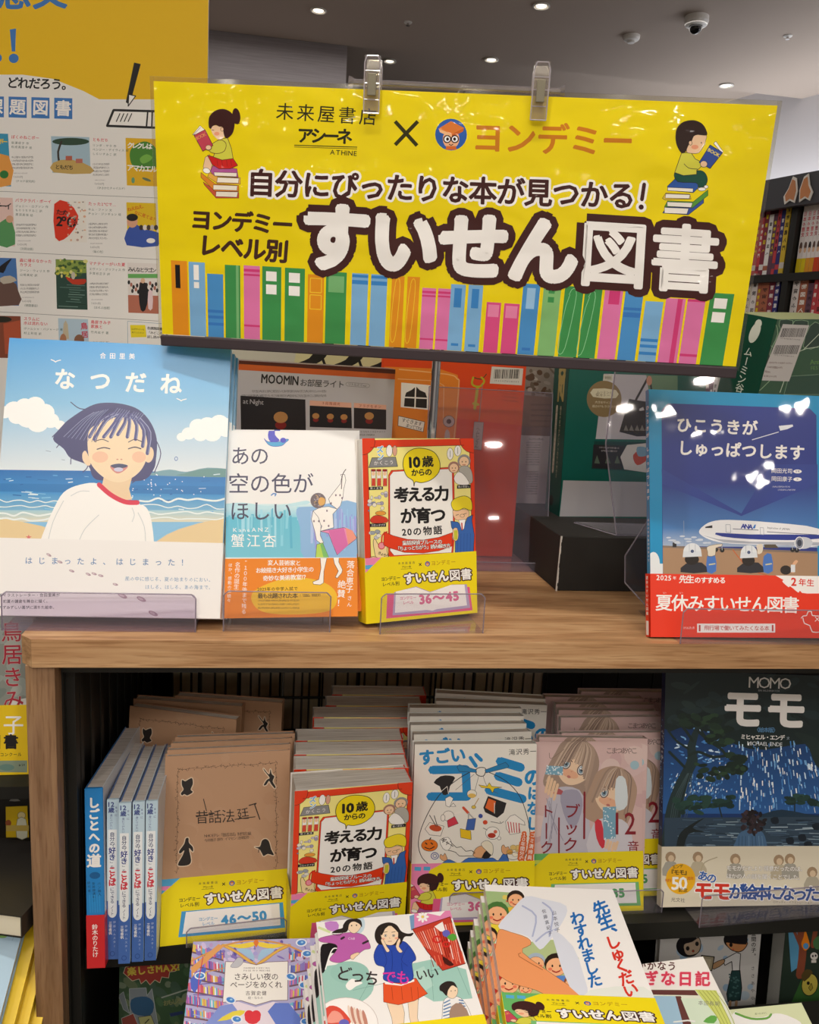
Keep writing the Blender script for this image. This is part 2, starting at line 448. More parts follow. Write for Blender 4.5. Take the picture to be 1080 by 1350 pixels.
# ================================================================== THE ROOM
def struct(name, mb, mat, M=None, parent=None):
    o = mb.build(name, mat, parent, M)
    if parent is None: o['kind'] = 'structure'
    return o
struct('floor', MB().box(-7, 6, -14, 9, -CAMH - .05, -CAMH), FLOORM)
cm = MB(); CZ = 1.45
cm.box(-7, 6, -14, 4.39, CZ, CZ + .15); cm.box(-7, 6, 4.39, 9, CZ + .10, CZ + .25)
struct('ceiling', cm, CEIL)
struct('wall_back', MB().box(-7, .235, 4.40, 4.6, -CAMH, CZ + .09), GREYW)
struct('wall_far', MB().box(-7, 6, 8.8, 9, -CAMH, CZ + .12), GREYW)
struct('wall_left', MB().box(-7.1, -7, -14, 9, -CAMH, CZ + .2), GREYW)
struct('wall_front', MB().box(-7, 6, -14.1, -14, -CAMH, CZ + .2), WHITEW)
# right wall: oblique, washed by the cove light above the bookcase
W1 = Vector((2.6199, 4.5362, 0)); WD = Vector((.0818, -.2412, 0)).normalized(); WN = Vector((-WD.y, WD.x, 0)); WN = WN if WN.x < 0 else -WN
def obl(d, n, z): return W1 + WD * d + WN * n + Vector((0, 0, z))
OBL = Matrix((( WD.x, WN.x, 0, W1.x), (WD.y, WN.y, 0, W1.y), (0, 0, 1, 0), (0, 0, 0, 1)))
struct('wall_right', MB().box(-4.6, 19, -.1, 0, -CAMH, CZ + .12), WHITEW, OBL)
COVE.matrix_world = Matrix.Translation((0, 0, CAMH)) @ OBL @ Matrix.Translation((1.9, .16, .62)) @ Matrix.Rotation(R_(180 + 14), 4, 'X')
COVE.data.size = 5.5

# downlights set in the ceiling
def downlight(px, py, zc, label, r=.036, lit=True):
    p = at(px, py, Z=zc)
    t = empty('downlight', Matrix.Translation(p), label, 'ceiling light', 'ceiling downlights')
    MB().lathe([(r, -.001), (r * 1.02, -.006), (r * .84, -.007), (r * .80, .0), (r * .62, .03), (r * .62, .031)], 24).build('trim_ring', WHITEP, t)
    MB().lathe([(0.0001, -.0045), (r * .60, -.0045), (r * .6, -.003)], 20).build('lamp', LAMPM if lit else LAMPD, t, Matrix.Translation((0, 0, .0)))
    return t
for px, py, lb in ((420, 13, 'round downlight at the top left of the open ceiling'), (714, 7, 'round downlight at the upper edge of the picture'),
                   (648, 78, 'bright round downlight above the right half of the clear rod'), (958, 112, 'round downlight above the right end of the yellow sign')):
    downlight(px, py, CZ, lb)
downlight(514, 80, CZ + .10, 'dim recessed downlight beyond the ceiling step', .036, False)
for px, py, lb in ((538, 29, 'small white ceiling sprinkler head left of the middle downlights'), (1039, 47, 'small white sprinkler head right of the dome camera')):
    t = empty('sprinkler', Matrix.Translation(at(px, py, Z=CZ)) @ Matrix.Scale(.6, 4), lb, 'sprinkler', 'ceiling sprinklers')
    MB().lathe([(.032, -.001), (.030, -.007), (.012, -.009)], 18).build('cover_plate', WHITEP, t)
    MB().lathe([(.010, -.008), (.009, -.022), (.015, -.024), (.015, -.026), (.001, -.027)], 12).build('nozzle', CHROME, t)
t = empty('smoke_detector', Matrix.Translation(at(833, 47, Z=CZ)) @ Matrix.Scale(.66, 4), 'round white smoke detector on the ceiling left of the dome camera', 'detector')
MB().lathe([(.056, -.0), (.056, -.018), (.048, -.030), (.022, -.036), (.001, -.036)], 26).build('housing', WHITEP, t)
MB().lathe([(.026, -.034), (.024, -.046), (.001, -.048)], 20).build('sensor_cap', WHITEP, t)
t = empty('dome_camera', Matrix.Translation(at(919, 22, Z=CZ)) @ Matrix.Scale(.68, 4), 'white ceiling security camera with a black dome', 'camera')
MB().lathe([(.072, -.0), (.074, -.03), (.066, -.05), (.05, -.056), (.001, -.056)], 28).build('housing', WHITEP, t)
prof = [(.040 * math.cos(R_(a)), -.056 - .044 * math.sin(R_(a))) for a in range(0, 91, 10)]
MB().lathe(prof, 24).build('dome', DGLASS, t)

# ================================================================== DISPLAY SHELF UNIT
SH = -.277; FY = .7485; LX = -.2365
def board_bevel():
    mb = MB(); c = .012
    # top board with the sawn-off front left corner
    prof = [(LX + c, FY), (1.25, FY), (1.25, 1.52), (LX, 1.52), (LX, FY + c)]
    mb.prism(prof, SH - .027, SH, ax='z'); return mb
shelf = empty('display_shelf', Matrix.Identity(4), 'wooden display shelf unit with black interior holding two tiers of books', 'shelf unit')
tb = board_bevel().build('top_board', WOODH, shelf, bevel=.0007)
MB().box(-.2322, -.2063, FY + .005, FY + .026, -CAMH, SH - .027).build('post', WOODV, shelf, bevel=.0006)
MB().box(-.2062, -.2045, FY + .026, 1.50, -CAMH, SH - .027).build('side_panel', BLACK, shelf)
MB().box(-.232, -.2063, FY + .026, 1.50, -CAMH, SH - .027).build('end_panel', WOODV, shelf)
MB().box(-.2045, 1.22, FY + .02, FY + .04, SH - .027 - .013, SH - .0271).build('top_rail', BLACK, shelf)
MB().box(-.2045, -.196, FY + .035, FY + .05, -CAMH, SH - .04).build('upright', BLACK, shelf)
up = MB().box(-.196, -.190, 1.19, 1.205, -CAMH, SH - .04)
for k in range(9): up.box(-.1965, -.1955, .80 + k * .045, .812 + k * .045, -.62, -.33)
up.build('slotted_rail', BLACK, shelf)
MB().box(-.2045, 1.22, FY + .057, 1.40, -.656, -.6455).build('shelf_board', BLACK, shelf)
MB().box(-.2045, 1.22, FY + .0545, FY + .0569, -.668, -.6452).build('shelf_lip', BLACK, shelf)
MB().box(.44, 1.22, 1.37, 1.375, -.89, SH - .03).build('back_panel', BLACKM, shelf)
MB().box(-.2045, 1.22, .80, 1.25, -.90, -.89).build('shelf_board', BLACK, shelf)
MB().box(-.2045, 1.2, .46, .80, -.775, -.765).build('front_deck', BLACK, shelf)
MB().box(-.2045, 1.2, .455, .46, -CAMH, -.765).build('front_panel', BLACK, shelf)
for x0, x1, y in ((-.14, 1.1, 1.22),):
    for z in (-.33, -.44, -.545, -.60):
        MB().tube((x0 - .05, y, z), (1.22, y, z), .0022, 8).build('grid_wire', BLACK, shelf)
    k = 0; x = -.185
    while x < 1.1:
        MB().tube((x, y + .003, -.645), (x, y + .003, SH - .04), .0018, 8).build('grid_wire', BLACK, shelf); x += .062
# books of the other side, seen through the wire grid
rnd = random.Random(4)
x = -.165; first = None; n = 0
pal = ['#fff6d4', '#f6ecc8', '#fff8e6', '#e8dfbe', '#f4ecd6', '#d8d0bc', '#fff4d8']
while x < .43:
    t = rnd.uniform(.009, .02)
    if not (-.05 < x < -.0 and False):
        h = rnd.uniform(.225, .25)
        b = MB().box(0, t, 0, .13, 0, h, rnd.choice(pal)); b.box(-.0004, .0008, -.001, .131, 0, h + .002, '#8d8a80'); b.box(t - .0008, t + .0004, -.001, .131, 0, h + .002, '#6d6a62')
        far = b.build('shelved_book', PAGES, None, Matrix.Translation((x, 1.245, -.6455)))
        tag(far, 'cream page-edged book seen through the black wire grid at the back of the upper tier', 'book', 'books behind the wire grid'); n += 1
    x += t + .0015
# ================================================================== BOOK BUILDER
_shell = {}
def cover_mb(w, h, t, col, spine, scol, spine_art=None, bt=.0011, back=None):
    mb = MB(); o = .0
    back = back or col
    if spine == 'F':   # spine faces the viewer, boards run back
        mb.box(0, bt, 0, t, 0, h, col); mb.box(w - bt, w, 0, t, 0, h, back)
        # slightly rounded spine
        n = 6; pr = [(w * k / n, -.0022 * math.sin(math.pi * k / n)) for k in range(n + 1)]
        for k in range(n):
            (a, b), (c, d) = pr[k], pr[k + 1]
            mb.face([(a, b, 0), (c, d, 0), (c, d, h), (a, b, h)], scol)
            mb.face([(a, b, 0), (a, .0012, 0), (c, .0012, 0), (c, d, 0)], scol); mb.face([(a, b, h), (c, d, h), (c, .0012, h), (a, .0012, h)], scol)
        mb.face([(0, .0012, 0), (w, .0012, 0), (w, .0012, h), (0, .0012, h)][::-1], scol)
    else:
        mb.box(0, w, 0, bt, 0, h, col); mb.box(0, w, t - bt, t, 0, h, back)
        x0, x1 = (0, bt) if spine == 'L' else (w - bt, w)
        mb.box(x0, x1, bt, t - bt, 0, h, scol, skip='fk')
    return mb
def page_mb(w, h, t, spine, bt=.0011, ins=.0018, col='#f4efe6'):
    if spine == 'F': return MB().box(bt, w - bt, .0014, t - ins, ins * .4, h - ins * .6, col)
    x0, x1 = (bt, w - ins) if spine == 'L' else (ins, w - bt)
    return MB().box(x0, x1, bt, t - bt, ins * .4, h - ins * .6, col)
def book(M, w, h, t, label, art=None, spine='R', col=WH, scol=None, band=None, mat=None, group=None, name='book', pcol='#f4efe6', sart=None, back=None, bscol=None, cat='book', matb=None, ins=.0018):
    r = empty(name, M, label, cat, group)
    mb = cover_mb(w, h, t, col, spine, scol or col, back=back)
    if art: art.to(mb, (0, 0, 0), off=.00004)
    if sart:
        if spine == 'L': sart.to(mb, (0, t, 0), (0, -1, 0), (0, 0, 1), (-1, 0, 0), off=.00004)
        elif spine == 'F': sart.to(mb, (0, 0, 0), off=.0023)
    mb.build('cover', mat or SATIN, r)
    page_mb(w, h, t, spine, col=pcol, ins=ins).build('page_block', PAGES, r)
    if band:
        hb, ba, bc = band; g = (art.pack() if art else 0) + .0002
        b = MB().box(-g, w + g, -g, t + g, 0, hb, bc or '#f2dc14', skip='tb')
        if ba: ba.to(b, (0, -g, 0), off=.00004)
        b.build('paper_band', matb or mat or PAPER, r)
    return r
def cpx(M, w, h): return corners_px(M, w, h)
def cart(M, w, h, bg, crop=None):
    a = Art(w, h, cpx(M, w, h), bg)
    if crop: a.crop(*crop)
    return a
def bandart(M, w, hb, bg, crop=None): return cart(M, w, hb, bg, crop)

# ---- shared pieces of print
YEL = '#f4de12'; BRN = '#43201e'
def logo_owl(a, x, y, r, simple=False):
    a.ell(x, y, r, r, '#2f5fae', n=24)
    if simple: a.ell(x, y + r * .2, r * .6, r * .55, '#e9b08a', n=12); a.poly([(x - r * .7, y - r * .3), (x, y - r * .7), (x + r * .7, y - r * .3), (x, y)], '#d9772c'); return
    a.ell(x, y + r * .28, r * .52, r * .60, '#f0b58c', n=18); a.poly([(x - r * .35, y + r * .95), (x + r * .35, y + r * .95), (x + r * .3, y + r * .72), (x - r * .3, y + r * .72)], '#d96a28')
    a.poly([(x - r * .78, y - r * .38), (x, y - r * .85), (x + r * .82, y - r * .42), (x + r * .05, y - r * .02)], '#de7c34')
    a.poly([(x - r * .78, y - r * .38), (x + r * .05, y - r * .02), (x + r * .05, y + r * .18), (x - r * .7, y - r * .15)], '#f6c08a'); a.poly([(x + r * .82, y - r * .42), (x + r * .05, y - r * .02), (x + r * .05, y + r * .18), (x + r * .76, y - r * .2)], '#c96220')
    for s in (-1, 1):
        a.ell(x + s * r * .24, y + r * .28, r * .22, r * .22, '#ffffff', n=14, line=('#3a1c18', r * .07)); a.ell(x + s * r * .22, y + r * .28, r * .09, r * .11, '#2a1412', n=10)
    a.line([(x - r * .12, y + r * .6), (x, y + r * .68), (x + r * .12, y + r * .6)], r * .05, '#3a1c18')
def reading_girl(a):   # authored in crop (190,90,4)
    for pts, c in (([(312, 600), (385, 650), (500, 655), (500, 685), (380, 685), (318, 615)], '#c8553a'), ([(380, 650), (495, 652), (490, 680), (378, 676)], '#f3ead8'),
                   ([(300, 550), (375, 610), (500, 618), (500, 650), (372, 648), (300, 575)], '#e08a2c'), ([(365, 615), (492, 620), (490, 645), (365, 640)], '#f3ead8'),
                   ([(345, 550), (392, 573), (508, 578), (508, 612), (388, 608), (335, 572)], '#e9b04a'), ([(388, 575), (500, 580), (498, 606), (384, 602)], '#f5eddc'),
                   ([(350, 545), (362, 515), (490, 530), (497, 575), (372, 568)], '#b45a9a'), ([(368, 548), (490, 552), (488, 572), (372, 567)], '#f5eddc')):
        a.poly(pts, c, line=('#5a2a22', 2))
    a.poly([(322, 470), (345, 455), (362, 500), (350, 545), (320, 550), (312, 520)], '#f0c8a0', line=('#5a2a22', 2)); a.ell(330, 540, 20, 14, '#fbf6ee', 20, line=('#5a2a22', 2))
    a.poly([(335, 460), (375, 468), (468, 474), (494, 512), (455, 530), (395, 530), (360, 508)], '#cf2320', line=('#5a2a22', 3))
    for x in (385, 410, 435, 458): a.line([(x, 485), (x + 4, 515)], 2, '#8c1818', cap=0)
    a.poly([(392, 378), (440, 366), (460, 420), (470, 476), (412, 484), (366, 468), (374, 440)], '#d8d44a', line=('#5a2a22', 3))
    a.poly([(350, 408), (398, 378), (432, 396), (424, 436), (384, 450), (345, 438)], '#d8d44a', sm=3, line=('#5a2a22', 3)); a.ell(340, 418, 17, 15, '#f2cba4', line=('#5a2a22', 2))
    a.poly([(355, 305), (402, 305), (418, 325), (424, 360), (396, 377), (370, 358), (357, 335)], '#f2cba4', sm=3)
    a.ell(384, 345, 14, 10, '#eda07c', n=14); a.line([(358, 325), (368, 327)], 3, '#3a1c18')
    a.ell(487, 252, 21, 42, '#3f1d1b', -8); a.poly([(470, 280), (508, 290), (492, 296), (478, 292)], '#3f1d1b')
    a.poly([(341, 305), (345, 255), (380, 222), (425, 216), (465, 240), (478, 295), (466, 345), (436, 370), (422, 352), (414, 312), (396, 308), (380, 300), (362, 306), (352, 320)], '#3f1d1b', sm=4)
    a.ell(412, 322, 8, 11, '#f2cba4', n=10, line=('#5a2a22', 2))
    a.poly([(255, 352), (295, 302), (322, 325), (300, 345)], '#fbf6ee', line=('#5a2a22', 2)); a.line([(262, 350), (298, 312)], 2, '#5a2a22'); 
    a.poly([(264, 354), (322, 324), (364, 408), (310, 438)], '#c8465a', line=('#5a2a22', 3)); a.T('BOOK', 274, 372, 326, 346, '#e8a060', sz=24, b=.03)
    a.ell(340, 418, 15, 13, '#f2cba4', line=('#5a2a22', 2))
def reading_boy(a):    # authored in crop (840,130,5.4)
    for pts, c in (([(182, 815), (215, 762), (400, 768), (475, 712), (475, 742), (365, 828)], '#3a56a0'), ([(195, 775), (368, 782), (355, 822), (195, 815)], '#f3eee4'),
                   ([(195, 770), (218, 728), (400, 735), (505, 650), (505, 690), (395, 778)], '#5a9a3a'), ([(215, 735), (396, 742), (385, 775), (215, 766)], '#f3eee4'),
                   ([(180, 710), (205, 672), (375, 680), (385, 715), (200, 722)], '#e0c040'), ([(205, 678), (378, 684), (372, 712), (200, 708)], '#f3eee4'),
                   ([(215, 625), (270, 572), (440, 600), (432, 640), (400, 670), (225, 655)], '#2f5aa8'), ([(218, 632), (400, 640), (398, 666), (218, 655)], '#f3eee4')):
        a.poly(pts, c, line=('#2a2030', 3))
    a.poly([(266, 530), (330, 545), (430, 512), (480, 525), (502, 575), (485, 620), (440, 635), (420, 600), (290, 592)], '#1d5040', sm=3, line=('#2a2030', 3)); a.ell(462, 645, 28, 13, '#fbf6ee', line=('#2a2030', 3)); a.ell(492, 628, 15, 12, '#fbf6ee', line=('#2a2030', 3))
    a.poly([(318, 385), (385, 385), (415, 430), (445, 445), (470, 470), (440, 500), (425, 510), (424, 540), (330, 548), (268, 526)], '#d8d44a', line=('#2a2030', 4))
    a.line([(335, 465), (370, 495), (430, 502)], 4, '#2a2030', sm=4)
    a.poly([(415, 260), (492, 262), (488, 300), (478, 330), (440, 384), (390, 390), (352, 376), (372, 310)], '#f2cba4', sm=4, line=('#2a2030', 3)); a.ell(412, 345, 26, 16, '#eda07c', n=14); a.ell(458, 315, 4, 6, '#2a2030', n=8)
    a.poly([(274, 270), (285, 210), (330, 166), (405, 154), (465, 180), (495, 230), (493, 262), (415, 260), (388, 305), (368, 330), (342, 382), (312, 384), (282, 330)], '#33231f', sm=4)
    a.ell(380, 316, 12, 16, '#f2cba4', n=12, line=('#2a2030', 3))
    a.poly([(545, 318), (562, 304), (612, 375), (608, 388), (590, 372)], '#fbf6ee', line=('#2a2030', 3))
    a.poly([(520, 330), (610, 384), (520, 498), (442, 455)], '#36509c', line=('#2a2030', 4)); a.T('BOOK', 506, 362, 588, 408, '#f0dc6a', sz=34, b=.05); a.ell(475, 466, 25, 23, '#f2cba4', line=('#2a2030', 3))
def obi(w, hb, lv, lc='#e0709a', tri=('#f08ab8', '#58aede'), open_book=True, girl=False, bcol='#e8608e'):
    """level label band; frame is the one standing on the middle of the upper shelf"""
    a = Art(w, hb, [(140, 862), (855, 812), (858, 1195), (155, 1270)], YEL)
    if girl:
        a.poly([(140, 862), (330, 849), (250, 900), (200, 1270), (155, 1270)], tri[0]); a.rect(160, 880, 200, 905, tri[1]); a.rect(215, 876, 255, 901, tri[1])
        a.push([(250, 215), (510, 215), (510, 690), (250, 690)], [(95, 925), (340, 915), (350, 1270), (100, 1285)]); reading_girl(a); a.pop()
    else:
        a.poly([(140, 862), (245, 855), (142, 955)], tri[0]); a.poly([(141, 905), (195, 902), (142, 955)], tri[1]); a.poly([(141, 930), (165, 930), (142, 955)], tri[0])
    a.T('未来屋書店', 350, 893, 465, 886, '#4a4036', sz=17, res=1); a.T('アシーネ', 378, 916, 437, 912, K, sz=16, b=.05, res=1); a.line([(372, 928), (442, 924)], 2, K, cap=0)
    a.T('×', 484, 899, 508, 897, K, sz=42, b=.02); logo_owl(a, 543, 894, 16, True); a.T('ヨンデミー', 565, 891, 725, 880, '#b98b18', sz=32, b=.02, res=1)
    a.T('ヨンデミー', 245, 993, 368, 982, K, sz=27, b=.035, res=1); a.T('レベル別', 252, 1026, 364, 1016, K, sz=27, b=.035, res=1)
    a.T('図書', 682, 967, 828, 955, WH, sz=73, b=.04, o=(BRN, .24)); a.T('すいせん', 388, 990, 680, 967, WH, sz=73, b=.10, o=(BRN, .28))
    if open_book:
        a.poly([(285, 1080), (560, 1070), (812, 1035), (830, 1180), (280, 1235)], bcol); a.poly([(330, 1072), (470, 1035), (560, 1068), (700, 1022), (795, 1020), (815, 1165), (575, 1195), (320, 1215)], '#b9a8cc')
        a.poly([(340, 1068), (470, 1040), (560, 1072), (690, 1025), (780, 1022), (795, 1150), (600, 1175), (575, 1185), (540, 1180), (335, 1200)], '#fbf6f4')
    else:
        a.poly([(265, 1060), (830, 1015), (845, 1165), (255, 1215)], bcol); a.poly([(290, 1064), (810, 1022), (820, 1150), (278, 1196)], '#fbf6f4')
    a.T('ヨンデミー', 365, 1110, 472, 1104, lc, sz=24, res=1, b=.02); a.T('レベル', 385, 1138, 455, 1133, lc, sz=24, res=1, b=.02)
    a.T(lv, 488, 1118, 745, 1090, lc, sz=78, b=.09)
    return (hb, a, YEL)
# ================================================================== YELLOW SIGN
SM = pose(-.12387, .84704, .00256, -12.0, -5.2, -.2); SWd, SHt = .552, .224
s = Art(SWd, SHt, cpx(SM, SWd, SHt), '#f2da08')
def slope(x): return .037 - .211 * (x - 209) / 790
PC = {'or': '#e8951c', 'lb': '#7fb4e0', 'bl': '#4c94d2', 'gr': '#3f9450', 'pk': '#e47ab0', 'rp': '#e0508a', 'lg': '#86bf78'}
rowA = [(65, 120, 265, 'or'), (125, 180, 270, 'lb'), (188, 242, 310, 'bl'), (248, 300, 280, 'gr'), (312, 367, 282, 'pk'), (375, 440, 285, 'gr'), (452, 520, 290, 'gr'), (530, 585, 312, 'or'), (592, 662, 303, 'gr'), (680, 735, 308, 'lb'), (745, 800, 312, 'lb'), (815, 858, 318, 'or'), (868, 910, 320, 'or'), (918, 965, 358, 'pk'), (972, 1015, 360, 'pk')]
rowB = [(-12, 36, 330, 'lb'), (45, 92, 332, 'lb'), (103, 150, 388, 'rp'), (160, 210, 392, 'rp'), (222, 277, 328, 'bl'), (288, 345, 335, 'lg'), (357, 418, 336, 'gr'), (422, 478, 345, 'gr'), (486, 545, 350, 'pk'), (553, 612, 348, 'bl'), (617, 675, 385, 'lb'), (684, 748, 375, 'pk'), (754, 812, 378, 'pk'), (828, 905, 358, 'gr')]
items = [(200 + x0 / 2.571, 200 + x1 / 2.571, 240 + y / 2.571, c) for x0, x1, y, c in rowA] + [(600 + x0 / 2.4545, 600 + x1 / 2.4545, 240 + y / 2.4545, c) for x0, x1, y, c in rowB]
for k, (x0, x1, y, c) in enumerate(items):
    yb = 425 + (x0 - 215) * .0675
    f = lambda x, yy: (x + slope(x) * (yy - y), yy)
    B = lambda u0, u1, v0, v1: [f(x0 + (x1 - x0) * u, y + (yb + 8 - y) * v + (x1 - x0) * u * .06) for u, v in ((u0, v0), (u1, v0), (u1, v1), (u0, v1))]
    s.quad(B(0, 1, 0, 1.1), PC[c])
    dk = {'lb': '#3a86cc', 'bl': '#3a7cc8', 'pk': '#d83f7e', 'rp': '#f08ab4', 'gr': '#f7f4ee', 'or': '#f2c218', 'lg': '#3f9450'}[c]
    if k == 0: s.quad(B(.25, .55, .06, .4), K)
    elif k == 1: s.quad(B(.3, .62, .04, .26), WH); s.quad(B(.3, .62, .29, .38), WH)
    elif k in (5, 6) or k == 28: s.quad(B(.2, .75, .07, .21), WH); s.quad(B(.2, .75, .26, .4), WH)
    elif k == 3: s.quad(B(.72, .9, 0, 1.1), '#7ab878')
    elif k == 8: s.quad(B(.12, .88, .06, .3), '#7ab878')
    elif k in (2, 25): 
        for v in (.62, .72, .84): s.quad(B(0, 1, v, v + .05), dk)
    elif k in (4, 13, 14): s.quad(B(0, 1, .05, .09), dk); s.quad(B(0, 1, .12, .15), dk); s.quad(B(0, 1, .86, .89), dk)
    elif k in (9, 10): s.quad(B(0, 1, .02, .06), dk); s.quad(B(0, 1, .10, .16), dk)
    elif k in (11, 12, 21, 22):
        s.line([f(p[0], p[1]) for p in smooth([B(.3, .7, .12, .88)[q] for q in (0, 1, 2, 3)], True, 4)] + [B(.3, .7, .12, .88)[0]], .8, '#f6d030' if k < 20 else '#8fd09a', cap=0)
    elif k in (15, 16, 19): s.quad(B(.25, .75, .06, .36), dk if k != 19 else '#9cc8ec'); s.quad(B(.25, .75, .92, .96), dk)
    elif k in (17, 18): s.quad(B(.12, .88, .05, .3), dk)
    elif k == 20: s.quad(B(.3, .65, .03, .11), dk); s.quad(B(.3, .65, .16, .24), dk)
    elif k == 23: s.quad(B(.25, .85, 0, .2), dk)
    elif k == 24: s.quad(B(0, 1, .25, .29), dk); s.quad(B(0, 1, .32, .39), '#3a7cc8')
    elif k == 26: s.quad(B(.6, .85, 0, 1.1), dk)
    elif k == 27: s.quad(B(0, 1, .0, .04), dk); s.quad(B(0, 1, .84, .88), dk)
    elif k == 7: 
        for v in (.06, .32): q = B(.15, .85, v, v + .22); s.line(q + [q[0]], 1.0, '#f6d030', cap=0)
s.T('未来屋書店', 362, 146.5, 499, 155, '#2c2a10', sz=24, b=.012); s.T('アシーネ', 394, 178.5, 463, 180.5, '#2c2a10', sz=22, b=.07)
s.line([(388, 191.5), (471, 194)], 1.2, '#2c2a10', cap=0); s.line([(388, 193.8), (471, 196.3)], .8, '#2c2a10', cap=0); s.T('ATHINE', 434.5, 200.5, 471, 202.5, '#2c2a10', sz=9, b=.03)
s.line([(521, 160), (550, 192)], 5, '#33300c', cap=0); s.line([(551, 160), (521, 191)], 5, '#33300c', cap=0)
logo_owl(s, 594.8, 177.5, 21)
s.T('ヨンデミー', 622, 181, 836, 187, '#cf7d1a', sz=44, b=.045)
s.T('自分にぴったりな本が見つかる', 326, 241, 838, 259, BRN, sz=38, b=.055, o=(WH, .22)); s.line([(849.5, 243), (846, 263)], 12, WH); s.ell(845.5, 273, 7, 7, WH); s.line([(849.5, 243), (846.5, 263)], 5, BRN); s.ell(845.5, 273, 3.4, 3.4, BRN)
s.T('ヨンデミー', 252, 289, 386, 297, '#43261c', sz=29.5, b=.075); s.T('レベル別', 262, 323, 380, 332.5, '#43261c', sz=31.5, b=.075)
s.T('図書', 762, 333.5, 950, 345, WH, sz=93, b=.05, o=(BRN, .27), res=3)
s.T('すいせん', 396, 311, 762, 334, WH, sz=93, b=.115, o=(BRN, .32), res=4)
s.crop(190, 90, 4); reading_girl(s); s.pop(); s.crop(840, 130, 5.4); reading_boy(s); s.pop()
sg = empty('hanging_sign', SM, 'large yellow landscape sign with big white Japanese lettering clipped to a clear rod', 'sign')
mb = MB().box(0, SWd, 0, .0022, 0, SHt, '#f2da08'); s.to(mb, off=.00006)
mb.build('sign_board', POUCH, sg)
mb = MB(); e = .0035
for x0, x1, z0, z1 in ((-e, 0, -e, SHt + .004), (SWd, SWd + e, -e, SHt + .004), (0, SWd, SHt, SHt + .004)): mb.box(x0, x1, .0004, .0014, z0, z1)
mb.build('film_margin', FILM, sg)
MB().box(-.001, SWd + .001, -.003, .004, -.011, -.0008, '#40363a').build('bottom_rail', DARKP, sg, bevel=.0012)
# rod, clips and pole
b0 = at(573, 520, Y=.90); r0 = at(466, 109, Y=.868); r1 = at(739, 121, Y=.818)
st = empty('sign_stand', Matrix.Translation((b0.x, b0.y, SH)), 'chrome pole stand with a clear cross rod carrying the yellow sign', 'stand')
top = at(600, 115, Y=.858)
loc = lambda p: tuple(Vector(p) - Vector((b0.x, b0.y, SH)))
MB().tube((0, 0, .003), loc((b0.x, b0.y, top.z - .004)), .0048, 16).build('pole', CHROME, st)
MB().lathe([(.052, 0), (.052, .003), (.048, .005), (.006, .007), (.001, .007)], 32).build('base_plate', CHROME, st)
MB().tube(loc((b0.x, b0.y, top.z - .004)), loc((b0.x, (r0.y + r1.y) / 2, top.z - .004)), .003, 10).build('elbow', CHROME, st)
mb = MB().tube(loc(r0), loc(r1), .0033, 14)
d = (r1 - r0).normalized()
for p, q in ((r0, -1), (r1, 1)): mb.tube(loc(p), loc(p + d * .004 * q), .0045, 14, r2=.006)
mb.build('cross_rod', RODM, st)
for px, py, lb in ((491, 125, 'clear plastic spring clip on the left end of the sign top'), (711, 135, 'clear plastic spring clip on the right half of the sign top')):
    lx = None; bx, by_ = px, py
    # local x on the sign: intersect the sight line with the sign plane
    Mi = SM.inverted(); o = Mi @ Vector((0, 0, 0)); dd = (Mi.to_3x3() @ ray(px, py)); k = -o.y / dd.y; q = o + dd * k
    c = empty('sign_clip', SM @ Matrix.Translation((q.x, 0, SHt)), lb, 'clip', 'clear clips on the rod')
    mb = MB(); wd = .0068
    for side in (-1, 1):
        y = -.0035 if side < 0 else .006
        pr = [(y - .0012, -.020), (y + .0012, -.020), (y * 1.2 + .0012, .008), (y * 1.6 + .0012, .026), (y * 1.6 - .0012, .026), (y * 1.2 - .0012, .008)]
        j = MB(); j.prism(pr, -wd, wd, ax='x'); 
        jo = j.build('jaw', CLIPM, c, bevel=.0006)
        e = MB(); yo = lambda z: (y if z < 0 else y * (1.2 + .4 * max(0, (z - .008) / .018))) + side * .0012
        out = [(-wd, -.020), (-wd, .020), (-wd * .7, .0255), (wd * .7, .0255), (wd, .020), (wd, -.020), (-wd, -.020)]
        for (x0, z0), (x1, z1) in zip(out, out[1:]): e.tube((x0, yo(z0), z0), (x1, yo(z1), z1), .0006, 6)
        for zz in (.004, .014, -.009): e.tube((-wd, yo(zz), zz), (wd, yo(zz), zz), .00045, 6)
        e.build('jaw_rim', CLIPE, jo)
    MB().box(-wd * .55, wd * .55, -.0072, -.0052, -.006, .012).build('spring_band', flat('clip_spring', '#8a8470', 0.3, 0.4) if 'clip_spring' not in bpy.data.materials else bpy.data.materials['clip_spring'], c, bevel=.0005)
    MB().tube((-wd, .001, .011), (wd, .001, .011), .0042, 12).build('pivot', CLIPM, c)
# ================================================================== TOP SHELF: BOOKS WITH THEIR COVERS OUT
rnd = random.Random(11)
def cloud(a, pts, c='#fdfdfb'):
    for x, y, r in pts: a.ell(x, y, r * 1.15, r, c, n=18)
